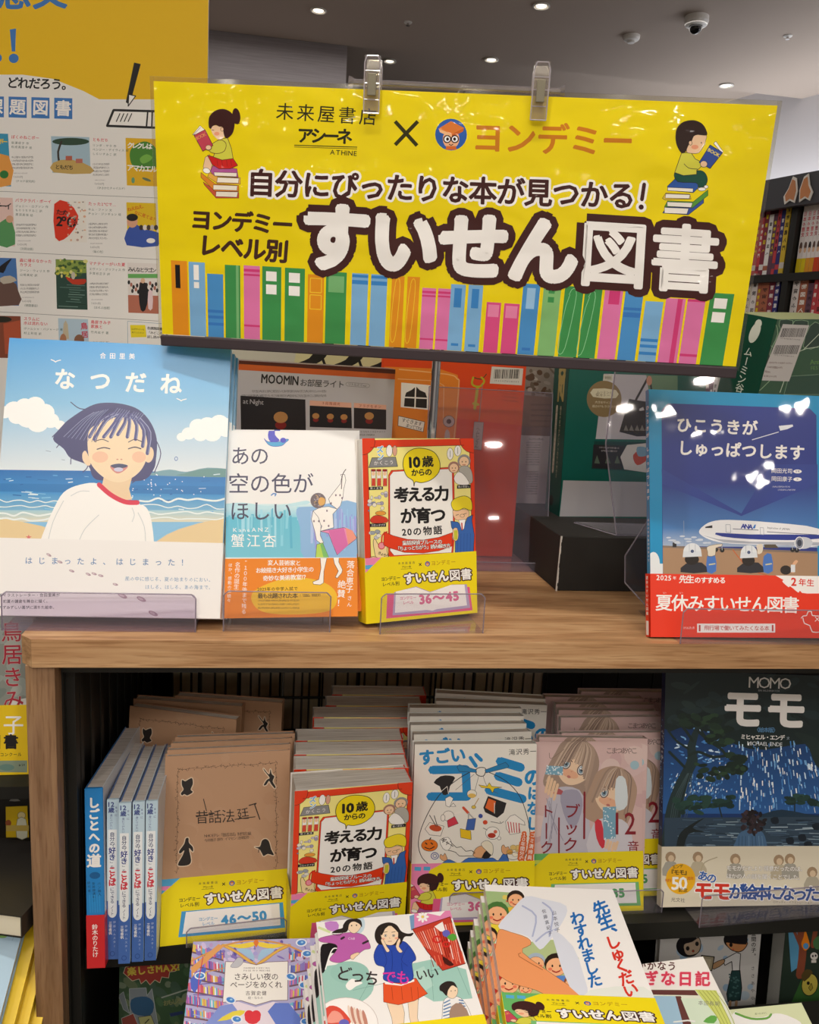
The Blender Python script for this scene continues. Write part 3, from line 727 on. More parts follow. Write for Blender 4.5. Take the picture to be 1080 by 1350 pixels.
# ---- A: seaside picture book
PA = pose(-.273, .786, -.267, -3.0, 17.8, -.7); wA, hA = .214, .270
def art_sea(a):
    a.grad([(-80, 40), (1000, 40), (1000, 330), (-80, 330)], '#3f9fe2', '#8cc4e8'); a.grad([(-80, 328), (1000, 328), (1000, 620), (-80, 620)], '#8cc4e8', '#e4ecf0')
    cloud(a, [(20, 365, 26), (60, 355, 36), (105, 340, 34), (150, 335, 36), (190, 365, 36), (120, 385, 46), (70, 385, 30), (215, 400, 32), (160, 410, 40), (255, 420, 20), (285, 430, 12)])
    cloud(a, [(770, 470, 18), (800, 455, 26), (840, 425, 32), (880, 420, 34), (930, 410, 34), (960, 430, 40), (900, 455, 34), (850, 462, 26)])
    a.poly([(-80, 612), (1000, 625), (1000, 760), (-80, 750)], '#2a7cc0'); a.grad([(-80, 608), (1000, 620), (1000, 680), (-80, 665)], '#2a74bc', '#3488cc')
    a.poly([(640, 622), (720, 608), (790, 618), (880, 600), (1000, 612), (1000, 640), (620, 632)], '#7fa8b4', sm=3); a.poly([(780, 625), (870, 605), (1000, 610), (1000, 640), (760, 634)], '#6f9a98', sm=3)
    a.grad([(-80, 700), (1000, 715), (1000, 800), (-80, 800)], '#3e94d2', '#8cc0da'); a.rect(-80, 780, 1000, 830, '#a8d0dc', '#e6dfc4')
    a.poly([(-80, 815), (120, 835), (260, 880), (300, 960), (-80, 960)], '#ecd2a0', sm=3); a.poly([(640, 930), (760, 860), (1000, 815), (1000, 960), (600, 960)], '#ecd2a0', sm=3)
    for k in range(70):
        x = rnd.uniform(-20, 960); y = rnd.uniform(625, 790); w = rnd.uniform(10, 46)
        a.line([(x, y), (x + w, y + rnd.uniform(-3, 4))], rnd.uniform(2, 5), rnd.choice(['#5aa8dc', '#1f68b0', '#8ccaea', '#dceef4']), cap=0)
    for k in range(46): a.ell(rnd.gauss(620, 110), rnd.uniform(628, 720), 2.6, 2.6, '#ffffff', n=6)
    for yy in (738, 765, 795, 815):
        for x0, x1 in ((-40, 260), (590, 960)):
            a.line([(x0 + (x1 - x0) * i / 9, yy + rnd.uniform(-10, 10)) for i in range(10)], rnd.uniform(4, 8), '#eef6f4', sm=3, cap=0)
    # child in a white shirt
    hair = '#4a4a78'
    a.poly([(380, 340), (440, 325), (520, 330), (590, 355), (640, 410), (665, 480), (662, 560), (650, 610), (600, 655), (440, 655), (395, 640), (372, 590), (300, 560), (270, 520), (225, 478), (262, 425), (300, 390)], hair, sm=4)
    for p in ([(400, 352), (340, 350), (300, 322)], [(380, 385), (280, 420), (222, 470)], [(360, 420), (280, 470), (240, 515)], [(380, 470), (310, 540), (300, 585)], [(380, 560), (370, 600), (352, 618)], [(655, 470), (682, 540), (655, 620)], [(560, 620), (575, 650), (560, 665)]):
        a.line(p, 4, hair, sm=4)
    a.poly([(440, 640), (560, 640), (548, 690), (560, 735), (500, 740), (430, 690)], '#f0d2aa')
    a.poly([(350, 540), (365, 530), (385, 580), (372, 592), (352, 570)], '#f4d8b4', sm=3); a.ell(632, 545, 20, 34, '#f4d8b4', 8)
    a.poly([(372, 470), (395, 425), (470, 390), (560, 395), (615, 450), (625, 540), (605, 600), (565, 640), (510, 662), (455, 650), (405, 610), (378, 560)], '#f8dfba', sm=5)
    a.ell(425, 555, 34, 24, '#f4c6a4', n=18); a.ell(590, 555, 30, 24, '#f4c6a4', n=18)
    for p in ([(380, 470), (425, 400), (480, 370)], [(400, 480), (450, 400), (500, 372)], [(440, 470), (480, 420), (510, 375)], [(470, 470), (500, 410), (520, 375)], [(500, 460), (530, 410), (535, 370)], [(540, 470), (550, 410), (545, 370)], [(575, 480), (580, 420), (555, 375)], [(605, 510), (610, 440), (570, 380)], [(625, 540), (635, 450), (590, 390)]):
        a.line(p, 15, '#56568a', sm=3); a.line([(x + 5, y) for x, y in p], 3, '#a8aed0', sm=3, cap=0)
    for k in range(22):
        x = 330 + k * 13; a.line([(x + 70 - k * 3, 345 + abs(k - 9) * 2.2), (x + 15 - k * 1.5, 400), (x - 60 + k * 4, 470 + k * 3)][: 3 if k < 9 else 2], 2, rnd.choice(['#8088b4', '#3c3c68', '#9aa2c8']), sm=3, cap=0)
    a.line([(400, 490), (432, 480), (460, 490)], 3.5, '#4a3a50', sm=3); a.line([(545, 492), (572, 480), (602, 490)], 3.5, '#4a3a50', sm=3)
    a.line([(412, 522), (440, 515), (466, 520)], 4.5, '#3c3048', sm=4); a.line([(545, 520), (572, 513), (598, 520)], 4.5, '#3c3048', sm=4)
    a.ell(498, 565, 5, 3, '#d89c80', n=8); a.ell(515, 565, 5, 3, '#d89c80', n=8)
    a.poly([(468, 592), (505, 584), (542, 592), (528, 612), (500, 625), (478, 612)], '#d78c84', sm=4); a.poly([(470, 590), (505, 583), (541, 590), (530, 600), (500, 602), (480, 600)], '#4a5070', sm=3); a.ell(503, 608, 20, 9, '#d4d0e4', n=14)
    shirt = '#fbf9f5'
    a.poly([(340, 672), (418, 668), (480, 720), (585, 752), (625, 775), (645, 840), (656, 960), (660, 1100), (120, 1100), (155, 960), (190, 860), (225, 780), (270, 705)], shirt, sm=4)
    a.line([(420, 672), (470, 715), (530, 745), (583, 748)], 20, '#de3450', sm=4)
    for p in ([(270, 740), (225, 830), (200, 930)], [(420, 800), (360, 860), (330, 925)], [(585, 790), (612, 850), (618, 925)], [(300, 720), (340, 700), (380, 700)], [(560, 770), (570, 800), (560, 830)]): a.line(p, 3, '#d4d8d8', sm=3, cap=0)
    a.T('合田里美', 416, 125, 580, 129, WH, sz=27, b=.02); a.T('なつだね', 200, 222, 800, 250, WH, sz=94, b=.055, res=3)
    for x, y in ((235, 148), (768, 313)): a.line([(x - 18, y - 6), (x - 4, y), (x, y + 4), (x + 6, y), (x + 22, y - 4)], 4, WH, sm=2)
    a.line([(195, 528), (215, 532)], 2, '#7a90a8'); a.ell(747, 562, 6, 8, None, line=('#5a80b8', 3)); a.line([(262, 566), (275, 568)], 2, '#7a90a8')
    a.poly([(122 + 14 * (1 if k % 2 else .4) * math.sin(k * math.pi / 5), 895 + 12 * (1 if k % 2 else .4) * math.cos(k * math.pi / 5)) for k in range(10)], '#e07870')
a = cart(PA, wA, hA, '#8cc4e8', (0, 430, 3.216)); art_sea(a)
hb = .0735; b = cart(PA, wA, hb, '#f7f4f1', (0, 430, 3.216))
b.T('はじまったよ、はじまった！', 95, 994, 810, 1003, '#4a7eb4', sz=33, b=.01); b.T('風の中に感じる、夏の始まりのにおい。', 530, 1071, 905, 1076, '#6a94bc', sz=20, res=1); b.T('はしる、はしる、あの海まで。', 615, 1106, 905, 1108, '#6a94bc', sz=20, res=1)
for k, t in enumerate(('新イラストレーター・合田里美が', '初夏の鎌倉を舞台に描く、', 'みずみずしい喜びに満ちた絵本。')): b.T(t, -5 + 18 * (k == 1), 1141 + 26 * k, 255 - 42 * (k == 1) - 15 * (k == 2), 1140 + 26 * k, '#4a4450', sz=16, res=1, b=.03)
for x, y, r in ((208, 970, 30), (255, 1000, 20), (305, 1038, 20), (375, 1052, 25), (400, 1050, 20), (428, 1058, 15), (490, 1095, 15), (520, 1143, 25), (600, 1157, 25), (650, 1218, 25)):
    b.ell(x, y, 12 if y < 1100 else 22, 5 if y < 1100 else 9, '#b49aa4', r, 12); b.ell(x - 3, y - 1, 6 if y < 1100 else 12, 3 if y < 1100 else 5, '#d8c6cc', r, 10)
sea = book(PA, wA, hA, .011, 'seaside picture book of a laughing child in a white shirt, front copy', a, 'R', '#d9ecf4', '#8cc4e8', (hb, b, '#f7f4f1'), group='seaside picture books')
M2 = PA @ Matrix.Translation((.002, .0135, -.001)) @ Matrix.Rotation(R_(.5), 4, 'Z')
copy_thing(sea, M2, 'copy of the seaside picture book behind the front one, edge showing at the right')
copy_thing(sea, M2 @ Matrix.Translation((.002, .0125, 0)), 'rearmost seaside picture book, sliver at the right of the pile')

# ---- B: pale book with the painter
PB = pose(-.055, .784, -.267, -2.7, 18.4, -2.4); wB, hB = .130, .188
def painter_legs(a):
    a.poly([(640, 880), (680, 880), (662, 960), (660, 1028), (640, 1040), (600, 1036), (596, 1022), (632, 1008), (645, 940)], '#fbf3ea', line=('#4a3a3a', 2.5))
    a.poly([(715, 868), (752, 866), (750, 905), (772, 950), (768, 968), (742, 1000), (730, 995), (748, 958), (725, 915)], '#fbf3ea', line=('#4a3a3a', 2.5))
def art_painter(a):
    a.grad([(50, 560), (880, 560), (880, 640), (50, 640)], '#d9eef2', '#8ad0e2'); a.rect(50, 638, 880, 900, '#62c0d8', '#78c8dc')
    for k in range(26):
        x = rnd.uniform(60, 560); y = rnd.uniform(570, 640); a.line([(x, y), (x + rnd.uniform(-8, 8), y + rnd.uniform(60, 200))], rnd.uniform(5, 20), rnd.choice(['#8ad2e4', '#6cc4da', '#58b4d2', '#a4dcec']), cap=0)
    a.poly([(500, 590), (600, 575), (880, 560), (880, 900), (560, 900), (520, 700)], '#8cb8e2', sm=3)
    for k in range(34):
        x = rnd.uniform(580, 850); y = rnd.uniform(580, 700); a.line([(x, y), (x + rnd.uniform(-6, 6), y + rnd.uniform(60, 170))], rnd.uniform(4, 14), rnd.choice(['#a8b8e8', '#8aa4e0', '#b4c8f0', '#94c4e8', '#9a9ae0']), cap=0)
    a.poly([(60, 565), (180, 552), (330, 572), (470, 556), (560, 540), (560, 562), (300, 590), (120, 588)], '#c2e6ee', sm=3); a.line([(350, 508), (362, 498), (378, 500), (372, 512)], 7, '#4a84c8')
    a.poly([(330, 190), (400, 190), (440, 175), (452, 180), (435, 195), (410, 215), (360, 218), (330, 205), (308, 172)], '#48a8d8', sm=3, line=('#3a3ab0', 3)); a.poly([(345, 190), (330, 150), (345, 110), (372, 100), (372, 150), (400, 185)], '#4c4cc8', sm=3); a.ell(420, 182, 18, 15, '#4c50cc')
    # painter with a raised brush
    sk = '#fbf5ee'; ln = ('#3c3438', 2.5)
    a.poly([(740, 590), (700, 560), (690, 530), (720, 490), (760, 440), (768, 400), (762, 385), (785, 385), (792, 420), (780, 470), (775, 520), (760, 570), (715, 620), (720, 700), (640, 722), (650, 690), (610, 650), (600, 600), (640, 580), (690, 575)], sk, line=ln)
    a.poly([(598, 600), (588, 650), (610, 730), (618, 775), (650, 800), (660, 790), (640, 745), (645, 690), (630, 640)], sk, line=ln)
    a.ell(628, 540, 46, 46, '#6a5c60', n=20)
    for k in range(26):
        q = rnd.uniform(0, 6.28); x = 628 + 40 * math.cos(q) * rnd.random(); y = 540 + 42 * math.sin(q) * rnd.random(); a.line([(x, y), (x + rnd.uniform(-18, 18), y + rnd.uniform(-12, 12))], 4, rnd.choice(['#3c3438', '#8a7880', '#b0a0a8', '#c8a060']), cap=0)
    a.poly([(640, 520), (668, 530), (665, 560), (640, 570), (628, 548)], '#e0a850', sm=3)
    for x, y in ((603, 662), (632, 662), (663, 660), (680, 600), (733, 508), (758, 508), (705, 556), (770, 525), (690, 690)): a.ell(x, y, 5, 7, '#7a6470', n=8)
    a.line([(766, 470), (770, 400), (780, 372), (792, 355)], 5, '#4c3c40', sm=3)
    a.poly([(640, 722), (700, 712), (780, 700), (830, 718), (856, 760), (848, 772), (800, 808), (740, 862), (715, 800), (690, 735)], '#e888b4', line=ln); a.poly([(690, 718), (780, 702), (805, 805), (742, 860), (715, 800)], '#d864a8'); a.poly([(790, 700), (832, 718), (855, 762), (806, 800)], '#f0947c')
    a.poly([(620, 800), (655, 790), (692, 880), (612, 884)], '#b8d850', line=ln); a.poly([(640, 800), (655, 792), (692, 880), (660, 882)], '#78bc60')
    c = '#3c3a58'
    a.T('あの', 108, 276, 338, 276, c, sz=118, b=.008, res=3); a.T('空の色が', 92, 440, 602, 440, c, sz=128, b=.008, res=3); a.T('ほしい', 98, 603, 478, 603, c, sz=122, b=.008, res=3)
    a.T('KaneANZ', 118, 714, 340, 712, WH, sz=34, sx=1.2, res=1); a.T('蟹江杏', 104, 779, 384, 779, WH, sz=84, b=.005)
    a.rect(40, 877, 900, 885, '#e8f0f0')
a = cart(PB, wB, hB, '#f3f1ee', (280, 540, 4.5)); art_painter(a)
hb = .0585; b = cart(PB, wB, hb, '#f08a26', (280, 540, 4.5))
b.poly([(250, 1075), (400, 1010), (560, 1000), (690, 1040), (740, 1110), (700, 1190), (520, 1215), (320, 1205), (240, 1150)], '#f4c030', sm=5); painter_legs(b)
b.T('変人芸術家と', 328, 909, 526, 911, WH, sz=34, b=.03); b.T('お絵描き大好き小学生の', 258, 955, 602, 948, WH, sz=34, b=.03); b.T('奇妙な美術教室⁉', 300, 1002, 562, 993, WH, sz=34, b=.03)
b.T('2025年の中学入試で', 266, 1066, 508, 1062, K, sz=24, b=.02); b.T('最も出題された本', 270, 1106, 506, 1104, K, sz=33, b=.03); b.T('（「国語」物語文）', 508, 1104, 655, 1100, K, sz=19, res=1)
for k in range(3): b.filler(270, 1128 + 22 * k, 680, 1138 + 22 * k, 1, '#6a4a20', 13, 40 + k)
b.T('落合恵子', 822, 896, 812, 1090, WH, sz=48, v=True, b=.015); b.T('さん', 815, 1100, 812, 1175, WH, sz=30, v=True); b.T('絶賛！', 770, 1010, 760, 1175, WH, sz=50, v=True, b=.015)
b.T('”１００年後まで残る', 200, 890, 186, 1215, WH, sz=31, v=True); b.T('名作の誕生”', 152, 905, 140, 1100, WH, sz=34, v=True); b.T('ほか、感動の声続々', 108, 910, 98, 1145, WH, sz=24, v=True)
painter = book(PB, wB, hB, .016, 'pale blue and white book of a painter reaching up with a brush, front copy', a, 'R', '#f6f3ee', '#cfe4ea', (hb, b, '#f08a26'), group='painter books')
copy_thing(painter, PB @ Matrix.Translation((.0045, .0175, .005)), 'second copy of the painter book, white edge showing above the front one')

# ---- C: yellow and red book (also the lower tier)
PC_ = pose(.085, .786, -.272, 16.8, 9.8, -.5); wC, hC = .128, .187
def faceblob(a, x, y, r, hair, skin='#f6cfa8', ln=('#3a2a2a', 2)):
    a.ell(x, y - r * .15, r * 1.1, r * 1.1, hair, n=14); a.ell(x, y, r * .85, r * .9, skin, n=14, line=ln)
    a.ell(x - r * .3, y, r * .09, r * .13, '#2a2020', n=6); a.ell(x + r * .3, y, r * .09, r * .13, '#2a2020', n=6); a.line([(x - r * .25, y + r * .45), (x, y + r * .55), (x + r * .25, y + r * .42)], r * .1, '#c04a3a', cap=0)
def art_think(a):
    red = '#e8401c'
    a.poly([(165, 160), (840, 120), (858, 860), (160, 870)], '#f8ec90'); a.poly([(122, 98), (845, 88), (846, 130), (128, 148)], red); a.poly([(122, 98), (165, 140), (190, 870), (140, 870)], red); a.poly([(812, 120), (846, 120), (856, 860), (838, 860)], red)
    for x, y in ((130, 108), (838, 95)): a.ell(x, y, 84, 84, red, n=24, line=('#5a1410', 3))
    a.line([(185, 145), (780, 130)], 3, '#5a1410', cap=0); a.line([(168, 185), (188, 860)], 3, '#5a1410', cap=0); a.line([(818, 170), (832, 850)], 3, '#5a1410', cap=0)
    a.poly([(195, 210), (345, 205), (358, 265), (175, 272)], '#8c8c8c', line=(K, 3)); a.T('かくこう', 205, 245, 335, 238, WH, sz=30); a.T('ズン', 245, 135, 250, 225, '#58b0e0', sz=44, v=True, b=.05, o=(WH, .2))
    a.ell(305, 165, 20, 38, WH, n=14, line=(K, 2)); a.ell(340, 165, 14, 34, '#e0a890', n=12, line=(K, 2))
    for x in (205, 240, 278): a.poly([(x - 16, 285), (x + 14, 285), (x + 12, 390), (x - 12, 390)], '#f4f0e8', line=(K, 2)); a.rect(x - 11, 340, x + 11, 388, '#d84a30'); a.ell(x - 1, 310, 11, 14, '#f0c8a0', n=10); a.rect(x - 14, 282, x + 12, 297, '#9a2418')
    a.poly([(176, 395), (265, 392), (265, 412), (176, 415)], K); a.T('鶴の友情', 182, 404, 260, 402, WH, sz=15, res=1)
    for k in range(16):
        x = rnd.uniform(175, 285); y = rnd.uniform(430, 560); a.ell(x, y, rnd.uniform(6, 18), rnd.uniform(5, 15), rnd.choice(['#a8a0b8', '#c8c0d0', '#8890b0', '#e0d8e0', '#f0e8d8']), n=10, line=('#4a4460', 1.5))
    a.poly([(185, 600), (220, 575), (285, 590), (290, 620), (200, 625)], '#d8402a', sm=3, line=(K, 2)); a.ell(250, 562, 34, 14, '#e8a040', n=14, line=(K, 2)); a.poly([(182, 628), (285, 625), (285, 648), (182, 650)], K); a.T('三匹の子ブタ', 190, 640, 280, 637, WH, sz=15, res=1)
    for k in range(6): a.ell(rnd.uniform(190, 260), rnd.uniform(665, 720), 16, 12, rnd.choice(['#c8c8d0', '#a0a8b0', '#e8e4d8']), n=10, line=('#4a4460', 1.5))
    a.poly([(203, 740), (215, 725), (235, 760), (262, 760), (280, 735), (295, 750), (290, 800), (300, 850), (230, 860), (210, 800)], '#f6dca4', sm=3, line=(K, 3)); a.ell(256, 768, 20, 22, '#f09aa8', n=14, line=('#d03040', 5)); a.line([(256, 748), (262, 700), (290, 680)], 9, '#d83a28', sm=3)
    a.T('きょろり', 235, 812, 300, 838, K, sz=22, b=.04); a.ell(205, 865, 36, 28, '#f6c0a0', n=16, line=(K, 3)); a.ell(212, 872, 18, 13, '#e87850', n=12)
    # white plaque with the title
    a.poly([(318, 290), (700, 270), (715, 300), (722, 700), (705, 850), (330, 850), (300, 830), (300, 320)], red, line=('#8a1a10', 3)); a.poly([(330, 298), (690, 280), (704, 305), (712, 690), (700, 812), (335, 830), (310, 800), (308, 325)], '#f7f4ee', line=('#8a1a10', 2))
    a.poly([(392, 260), (405, 195), (455, 155), (520, 150), (590, 175), (625, 235), (620, 300), (570, 350), (510, 368), (470, 362), (462, 390), (455, 355), (415, 325)], '#f4dc18', sm=4, line=(K, 4))
    a.T('10', 428, 240, 508, 236, K, sz=92, b=.09); a.T('歳', 512, 236, 586, 232, K, sz=74, b=.06); a.T('からの', 445, 305, 575, 300, K, sz=48, b=.07)
    a.T('考える力', 340, 448, 680, 436, K, sz=100, b=.075, res=3); a.T('が育つ', 378, 582, 662, 572, K, sz=104, b=.075, res=3); a.T('20の物語', 382, 684, 645, 668, K, sz=58, b=.05)
    a.poly([(272, 680), (330, 705), (420, 728), (520, 732), (620, 715), (705, 685), (705, 770), (620, 800), (520, 815), (400, 810), (300, 780), (268, 762)], red, line=('#8a1a10', 3))
    a.T('童話探偵ブルースの', 388, 752, 640, 742, WH, sz=31, b=.03, o=('#5a1410', .14)); a.T('「ちょっとちがう」読み解き方', 345, 788, 692, 768, WH, sz=30, b=.03, o=('#5a1410', .14))
    # bystanders, and the blond detective in a blue coat
    for x, y, w, h in ((692, 185, 20, 38), (740, 165, 22, 34)): a.ell(x, y, w, h, WH, n=14, line=(K, 2)); a.line([(x, y - 20), (x, y + 20)], 3, '#6a6a6a', cap=0)
    faceblob(a, 780, 235, 38, '#9a9a9c'); a.poly([(750, 275), (800, 262), (830, 300), (830, 370), (760, 360)], '#b4b0a8', sm=3, line=(K, 2)); faceblob(a, 715, 275, 34, '#b08070'); a.poly([(740, 300), (770, 310), (800, 345), (810, 380), (740, 378), (715, 340)], '#fbf6f0', sm=3, line=(K, 2))
    a.poly([(735, 384), (820, 380), (820, 402), (735, 406)], K); a.T('鶴の恩返し', 742, 395, 814, 391, WH, sz=14, res=1)
    a.poly([(708, 560), (720, 540), (800, 540), (812, 575), (790, 600), (730, 605)], '#f4c8a0', sm=3, line=(K, 2))
    a.poly([(695, 612), (740, 618), (775, 660), (800, 590), (835, 572), (830, 610), (845, 700), (838, 850), (722, 850), (725, 700), (700, 650)], '#3a68b4', line=(K, 3)); a.poly([(745, 605), (790, 600), (780, 660), (765, 672)], WH, line=(K, 2)); a.line([(765, 625), (768, 665)], 8, '#c83828')
    for k in range(5): a.line([(740 + k * 20, 690), (738 + k * 20, 820)], 2, '#24468a', cap=0)
    a.poly([(712, 540), (698, 500), (720, 470), (780, 452), (820, 470), (832, 510), (825, 545), (780, 530), (745, 545)], '#f2dc2c', sm=4, line=(K, 3)); a.line([(728, 575), (745, 570)], 3, K); a.line([(772, 570), (795, 562)], 3, K); a.ell(768, 578, 14, 10, '#f4c8a0', n=12, line=(K, 2))
    a.poly([(708, 665), (735, 655), (745, 700), (735, 735), (712, 730)], '#f0c8a0', sm=2, line=(K, 2)); a.rect(716, 670, 738, 730, '#c8c83a')
a = art_c = cart(PC_, wC, hC, '#f8ec90', (450, 560, 4.819)); art_think(a)
thinkb = obi(wC, .0665, '36～45')
think = book(PC_, wC, hC, .0200, 'red and yellow thick-titled thinking book on the middle of the upper shelf', a, 'R', '#f4efe8', '#e8401c', thinkb, group='red and yellow thinking books')

# ---- D: aeroplane book
PD = pose(.371 * 1.022, .746 * 1.022, -.269 * 1.022, -2.7, 15.7, -1.0); wD, hD = .210 * 1.022, .255 * 1.022
def art_plane(a):
    a.rect(90, 100, 1100, 1300, '#0f93c8')
    q = [(215, 185), (1075, 215), (1085, 1300), (193, 1300), (186, 205)]
    a.poly([(186, 215), (215, 184), (880, 208), (912, 240), (918, 1300), (193, 1300)], '#2a3a8c'); a.grad([(190, 560), (917, 560), (918, 770), (192, 770)], '#2a3a8c', '#4a80c0'); a.grad([(192, 768), (918, 768), (918, 860), (192, 852)], '#4a80c0', '#a8b8d0')
    a.poly([(186, 490), (560, 700), (700, 470), (917, 470), (917, 560), (560, 712), (190, 562)], '#2f4496')
    a.poly([(192, 852), (918, 880), (918, 1000), (193, 1000)], '#b08c6c'); a.poly([(192, 850), (918, 878), (918, 888), (192, 860)], '#8a7868')
    a.line([(520, 870), (600, 960), (720, 1000)], 5, '#c86a3a', sm=3); a.line([(290, 735), (292, 850)], 3, '#8aa0c0'); a.rect(238, 828, 256, 858, '#2a2a30')
    for k in range(14): a.ell(rnd.uniform(200, 420), rnd.uniform(805, 840), rnd.uniform(8, 20), 4, '#d0d8e4', n=10)
    # airliner
    a.poly([(362, 782), (380, 760), (420, 738), (500, 730), (700, 742), (925, 772), (925, 850), (780, 850), (600, 845), (480, 838), (410, 822), (370, 800)], '#f6f6f8', sm=3)
    a.poly([(440, 790), (600, 798), (925, 800), (925, 818), (780, 825), (600, 820), (470, 808)], '#2a3c98', sm=2); a.poly([(372, 800), (480, 836), (700, 846), (780, 850), (925, 850), (925, 835), (600, 832), (450, 820)], '#b8bcc8')
    a.poly([(392, 762), (424, 755), (424, 768), (390, 768)], '#1a1a24'); a.line([(520, 772), (640, 778)], 3, '#5a6078', cap=0); a.line([(680, 786), (915, 800)], 3, '#5a6078', cap=0)
    a.line([(487, 752), (508, 752), (510, 790), (488, 788), (487, 752)], 2, '#9aa0b0', cap=0); a.line([(648, 766), (664, 767), (665, 800), (650, 798), (648, 766)], 2, '#9aa0b0', cap=0)
    a.T('ANA', 560, 759, 612, 763, '#2438a0', sz=30, b=.08); a.poly([(612, 770), (622, 752), (628, 752), (624, 770)], '#2a7ad0'); a.T('Inspiration of JAPAN', 682, 766, 786, 774, '#4a4a60', sz=13, res=1)
    a.ell(850, 838, 44, 28, '#d4d8e0', n=20); a.ell(832, 838, 20, 28, '#8a90a0', n=18, line=('#f4f4f4', 4)); a.ell(832, 838, 11, 16, '#3a4050', n=14)
    a.poly([(665, 845), (720, 845), (735, 862), (670, 862)], '#5a5040'); 
    for x, y in ((440, 870), (470, 872), (648, 862), (820, 872), (800, 870)): a.ell(x, y, 11, 11, '#20201e', n=12); a.line([(x, y), (x - 2, y - 30)], 3, '#b8bcc8', cap=0)
    # ground crew from behind
    for x, y, r in ((330, 885, 42), (595, 890, 38)):
        a.poly([(x - 55, 975), (x - 30, 935), (x + 45, 930), (x + 70, 975)], '#2c2c34', sm=2); a.poly([(x + 70, 900), (x + 105, 890), (x + 112, 970), (x + 70, 975)], '#4a7ac8', sm=2); a.line([(x + 78, 940), (x + 108, 935)], 6, '#d8d0a0', cap=0)
        a.ell(x - 2, y + 30, r * .8, 26, '#241c18', n=16); a.ell(x, y - 5, r, r * .98, '#e8ecf0', n=22, a0=180, a1=360); a.poly([(x - r, y - 8), (x + r, y - 8), (x + r + 3, y + 16), (x - r - 3, y + 20)], '#dfe4ea'); a.ell(x, y - 8, 8, 8, '#4a5a80', n=10); a.line([(x - 14, y - 42), (x - 14, y - 4)], 2, '#b0b8c4', cap=0); a.line([(x + 14, y - 42), (x + 14, y - 4)], 2, '#b0b8c4', cap=0)
    a.poly([(402, 880), (398, 858), (425, 848), (470, 842), (465, 855), (440, 862), (438, 895), (405, 900)], '#e8dcc8', sm=2, line=('#7a6a50', 2)); a.poly([(635, 870), (630, 850), (655, 842), (662, 860), (655, 885), (636, 890)], '#e8dcc8', sm=2)
    a.ell(768, 965, 26, 22, '#2c2420', n=14); a.poly([(792, 975), (800, 935), (815, 918), (826, 925), (812, 945), (812, 975)], '#e8b48c', sm=2); a.rect(792, 940, 812, 975, '#e8ecf0')
    a.ell(148, 935, 30, 55, '#eef2f4', n=20); a.rect(136, 935, 192, 985, '#eef2f4')
    a.poly([(735, 290), (800, 283), (803, 292), (775, 305), (742, 312)], '#eef0f6'); a.line([(610, 355), (735, 318)], 4, '#e0e4f0', cap=0); a.line([(755, 300), (748, 290)], 5, '#eef0f6')
    a.T('ひこうきが', 252, 284, 638, 302, WH, sz=74, b=.06, res=3); a.T('しゅっぱつします', 260, 392, 858, 418, WH, sz=74, b=.06, res=3)
    a.T('岡田光司', 700, 499, 800, 502, WH, sz=25, b=.01); a.T('岡田康子', 700, 537, 800, 540, WH, sz=25, b=.01)
    for y in (503, 540): a.ell(823, y, 20, 9, WH, n=14)
    a.T('写真', 812, 503, 834, 503, '#2a3a8c', sz=11, res=1); a.T('文', 818, 540, 828, 540, '#2a3a8c', sz=11, res=1)
    a.filler(705, 570, 845, 580, 1, '#c8cce0', 9, 5); a.filler(732, 585, 868, 594, 1, '#c8cce0', 9, 6)
a = cart(PD, wD, hD, '#0f93c8', (820, 480, 3.554)); art_plane(a)
hb = .0655; b = cart(PD, wD, hb, '#ee3a1c', (820, 480, 3.554))
b.poly([(735, 978), (755, 1010), (752, 1020), (780, 1045), (790, 1042), (825, 1070), (835, 1062), (870, 1075), (1100, 1060), (1100, 980)], '#fbf6f2', sm=3)
b.T('2025', 160, 1000, 232, 1003, WH, sz=33, b=.03); b.T('年', 238, 1002, 255, 1003, WH, sz=17, b=.02); b.T('先生', 270, 1008, 336, 1009, WH, sz=40, b=.04); b.T('のすすめる', 340, 1012, 486, 1014, WH, sz=32, b=.05)
b.T('夏休みすいせん図書', 160, 1118, 828, 1130, WH, sz=82, b=.03, res=3)
b.T('2', 790, 1020, 820, 1020, '#e03018', sz=52, b=.06); b.T('年生', 826, 1022, 902, 1026, '#e03018', sz=36, b=.04)
b.rect(352, 1216, 718, 1258, '#fbf6f2'); b.rect(360, 1222, 368, 1252, '#c8302a'); b.rect(702, 1222, 710, 1252, '#c8302a'); b.T('飛行場で働いてみたくなる本', 385, 1236, 690, 1238, '#c8302a', sz=25, b=.02); b.T('けんたろ', 288, 1236, 342, 1236, WH, sz=14, res=1)
b.line([(840, 1190), (850, 1180), (865, 1178), (872, 1160), (888, 1160), (892, 1178), (930, 1180)], 4, WH, sm=2); b.line([(848, 1190), (855, 1215), (880, 1225), (892, 1255), (930, 1255)], 4, WH, sm=2); b.line([(905, 1185), (925, 1205)], 3, WH); b.line([(925, 1185), (905, 1205)], 3, WH)
for x, y in ((200, 1072), (276, 1072)): b.T('なつ', x - 8, y, x + 10, y, WH, sz=9, res=1)
tS = .0085; sa = Art(tS, hD, [(0, 0), (24, 0), (24, 1180), (0, 1180)], '#0f8cc0')
sa.T('ひこうきが しゅっぱつします', 13, 70, 13, 540, WH, sz=22, v=True, b=.05); sa.T('岡田光司写真岡田康子文', 12, 620, 12, 830, WH, sz=13, v=True, res=1)
planeb = book(PD, wD, hD, tS, 'glossy blue picture book of an airliner, with a red paper band, at the right end', a, 'L', '#0f93c8', '#0f8cc0', (hb, b, '#ee3a1c'), sart=sa, mat=GLOSSY, matb=SATIN)
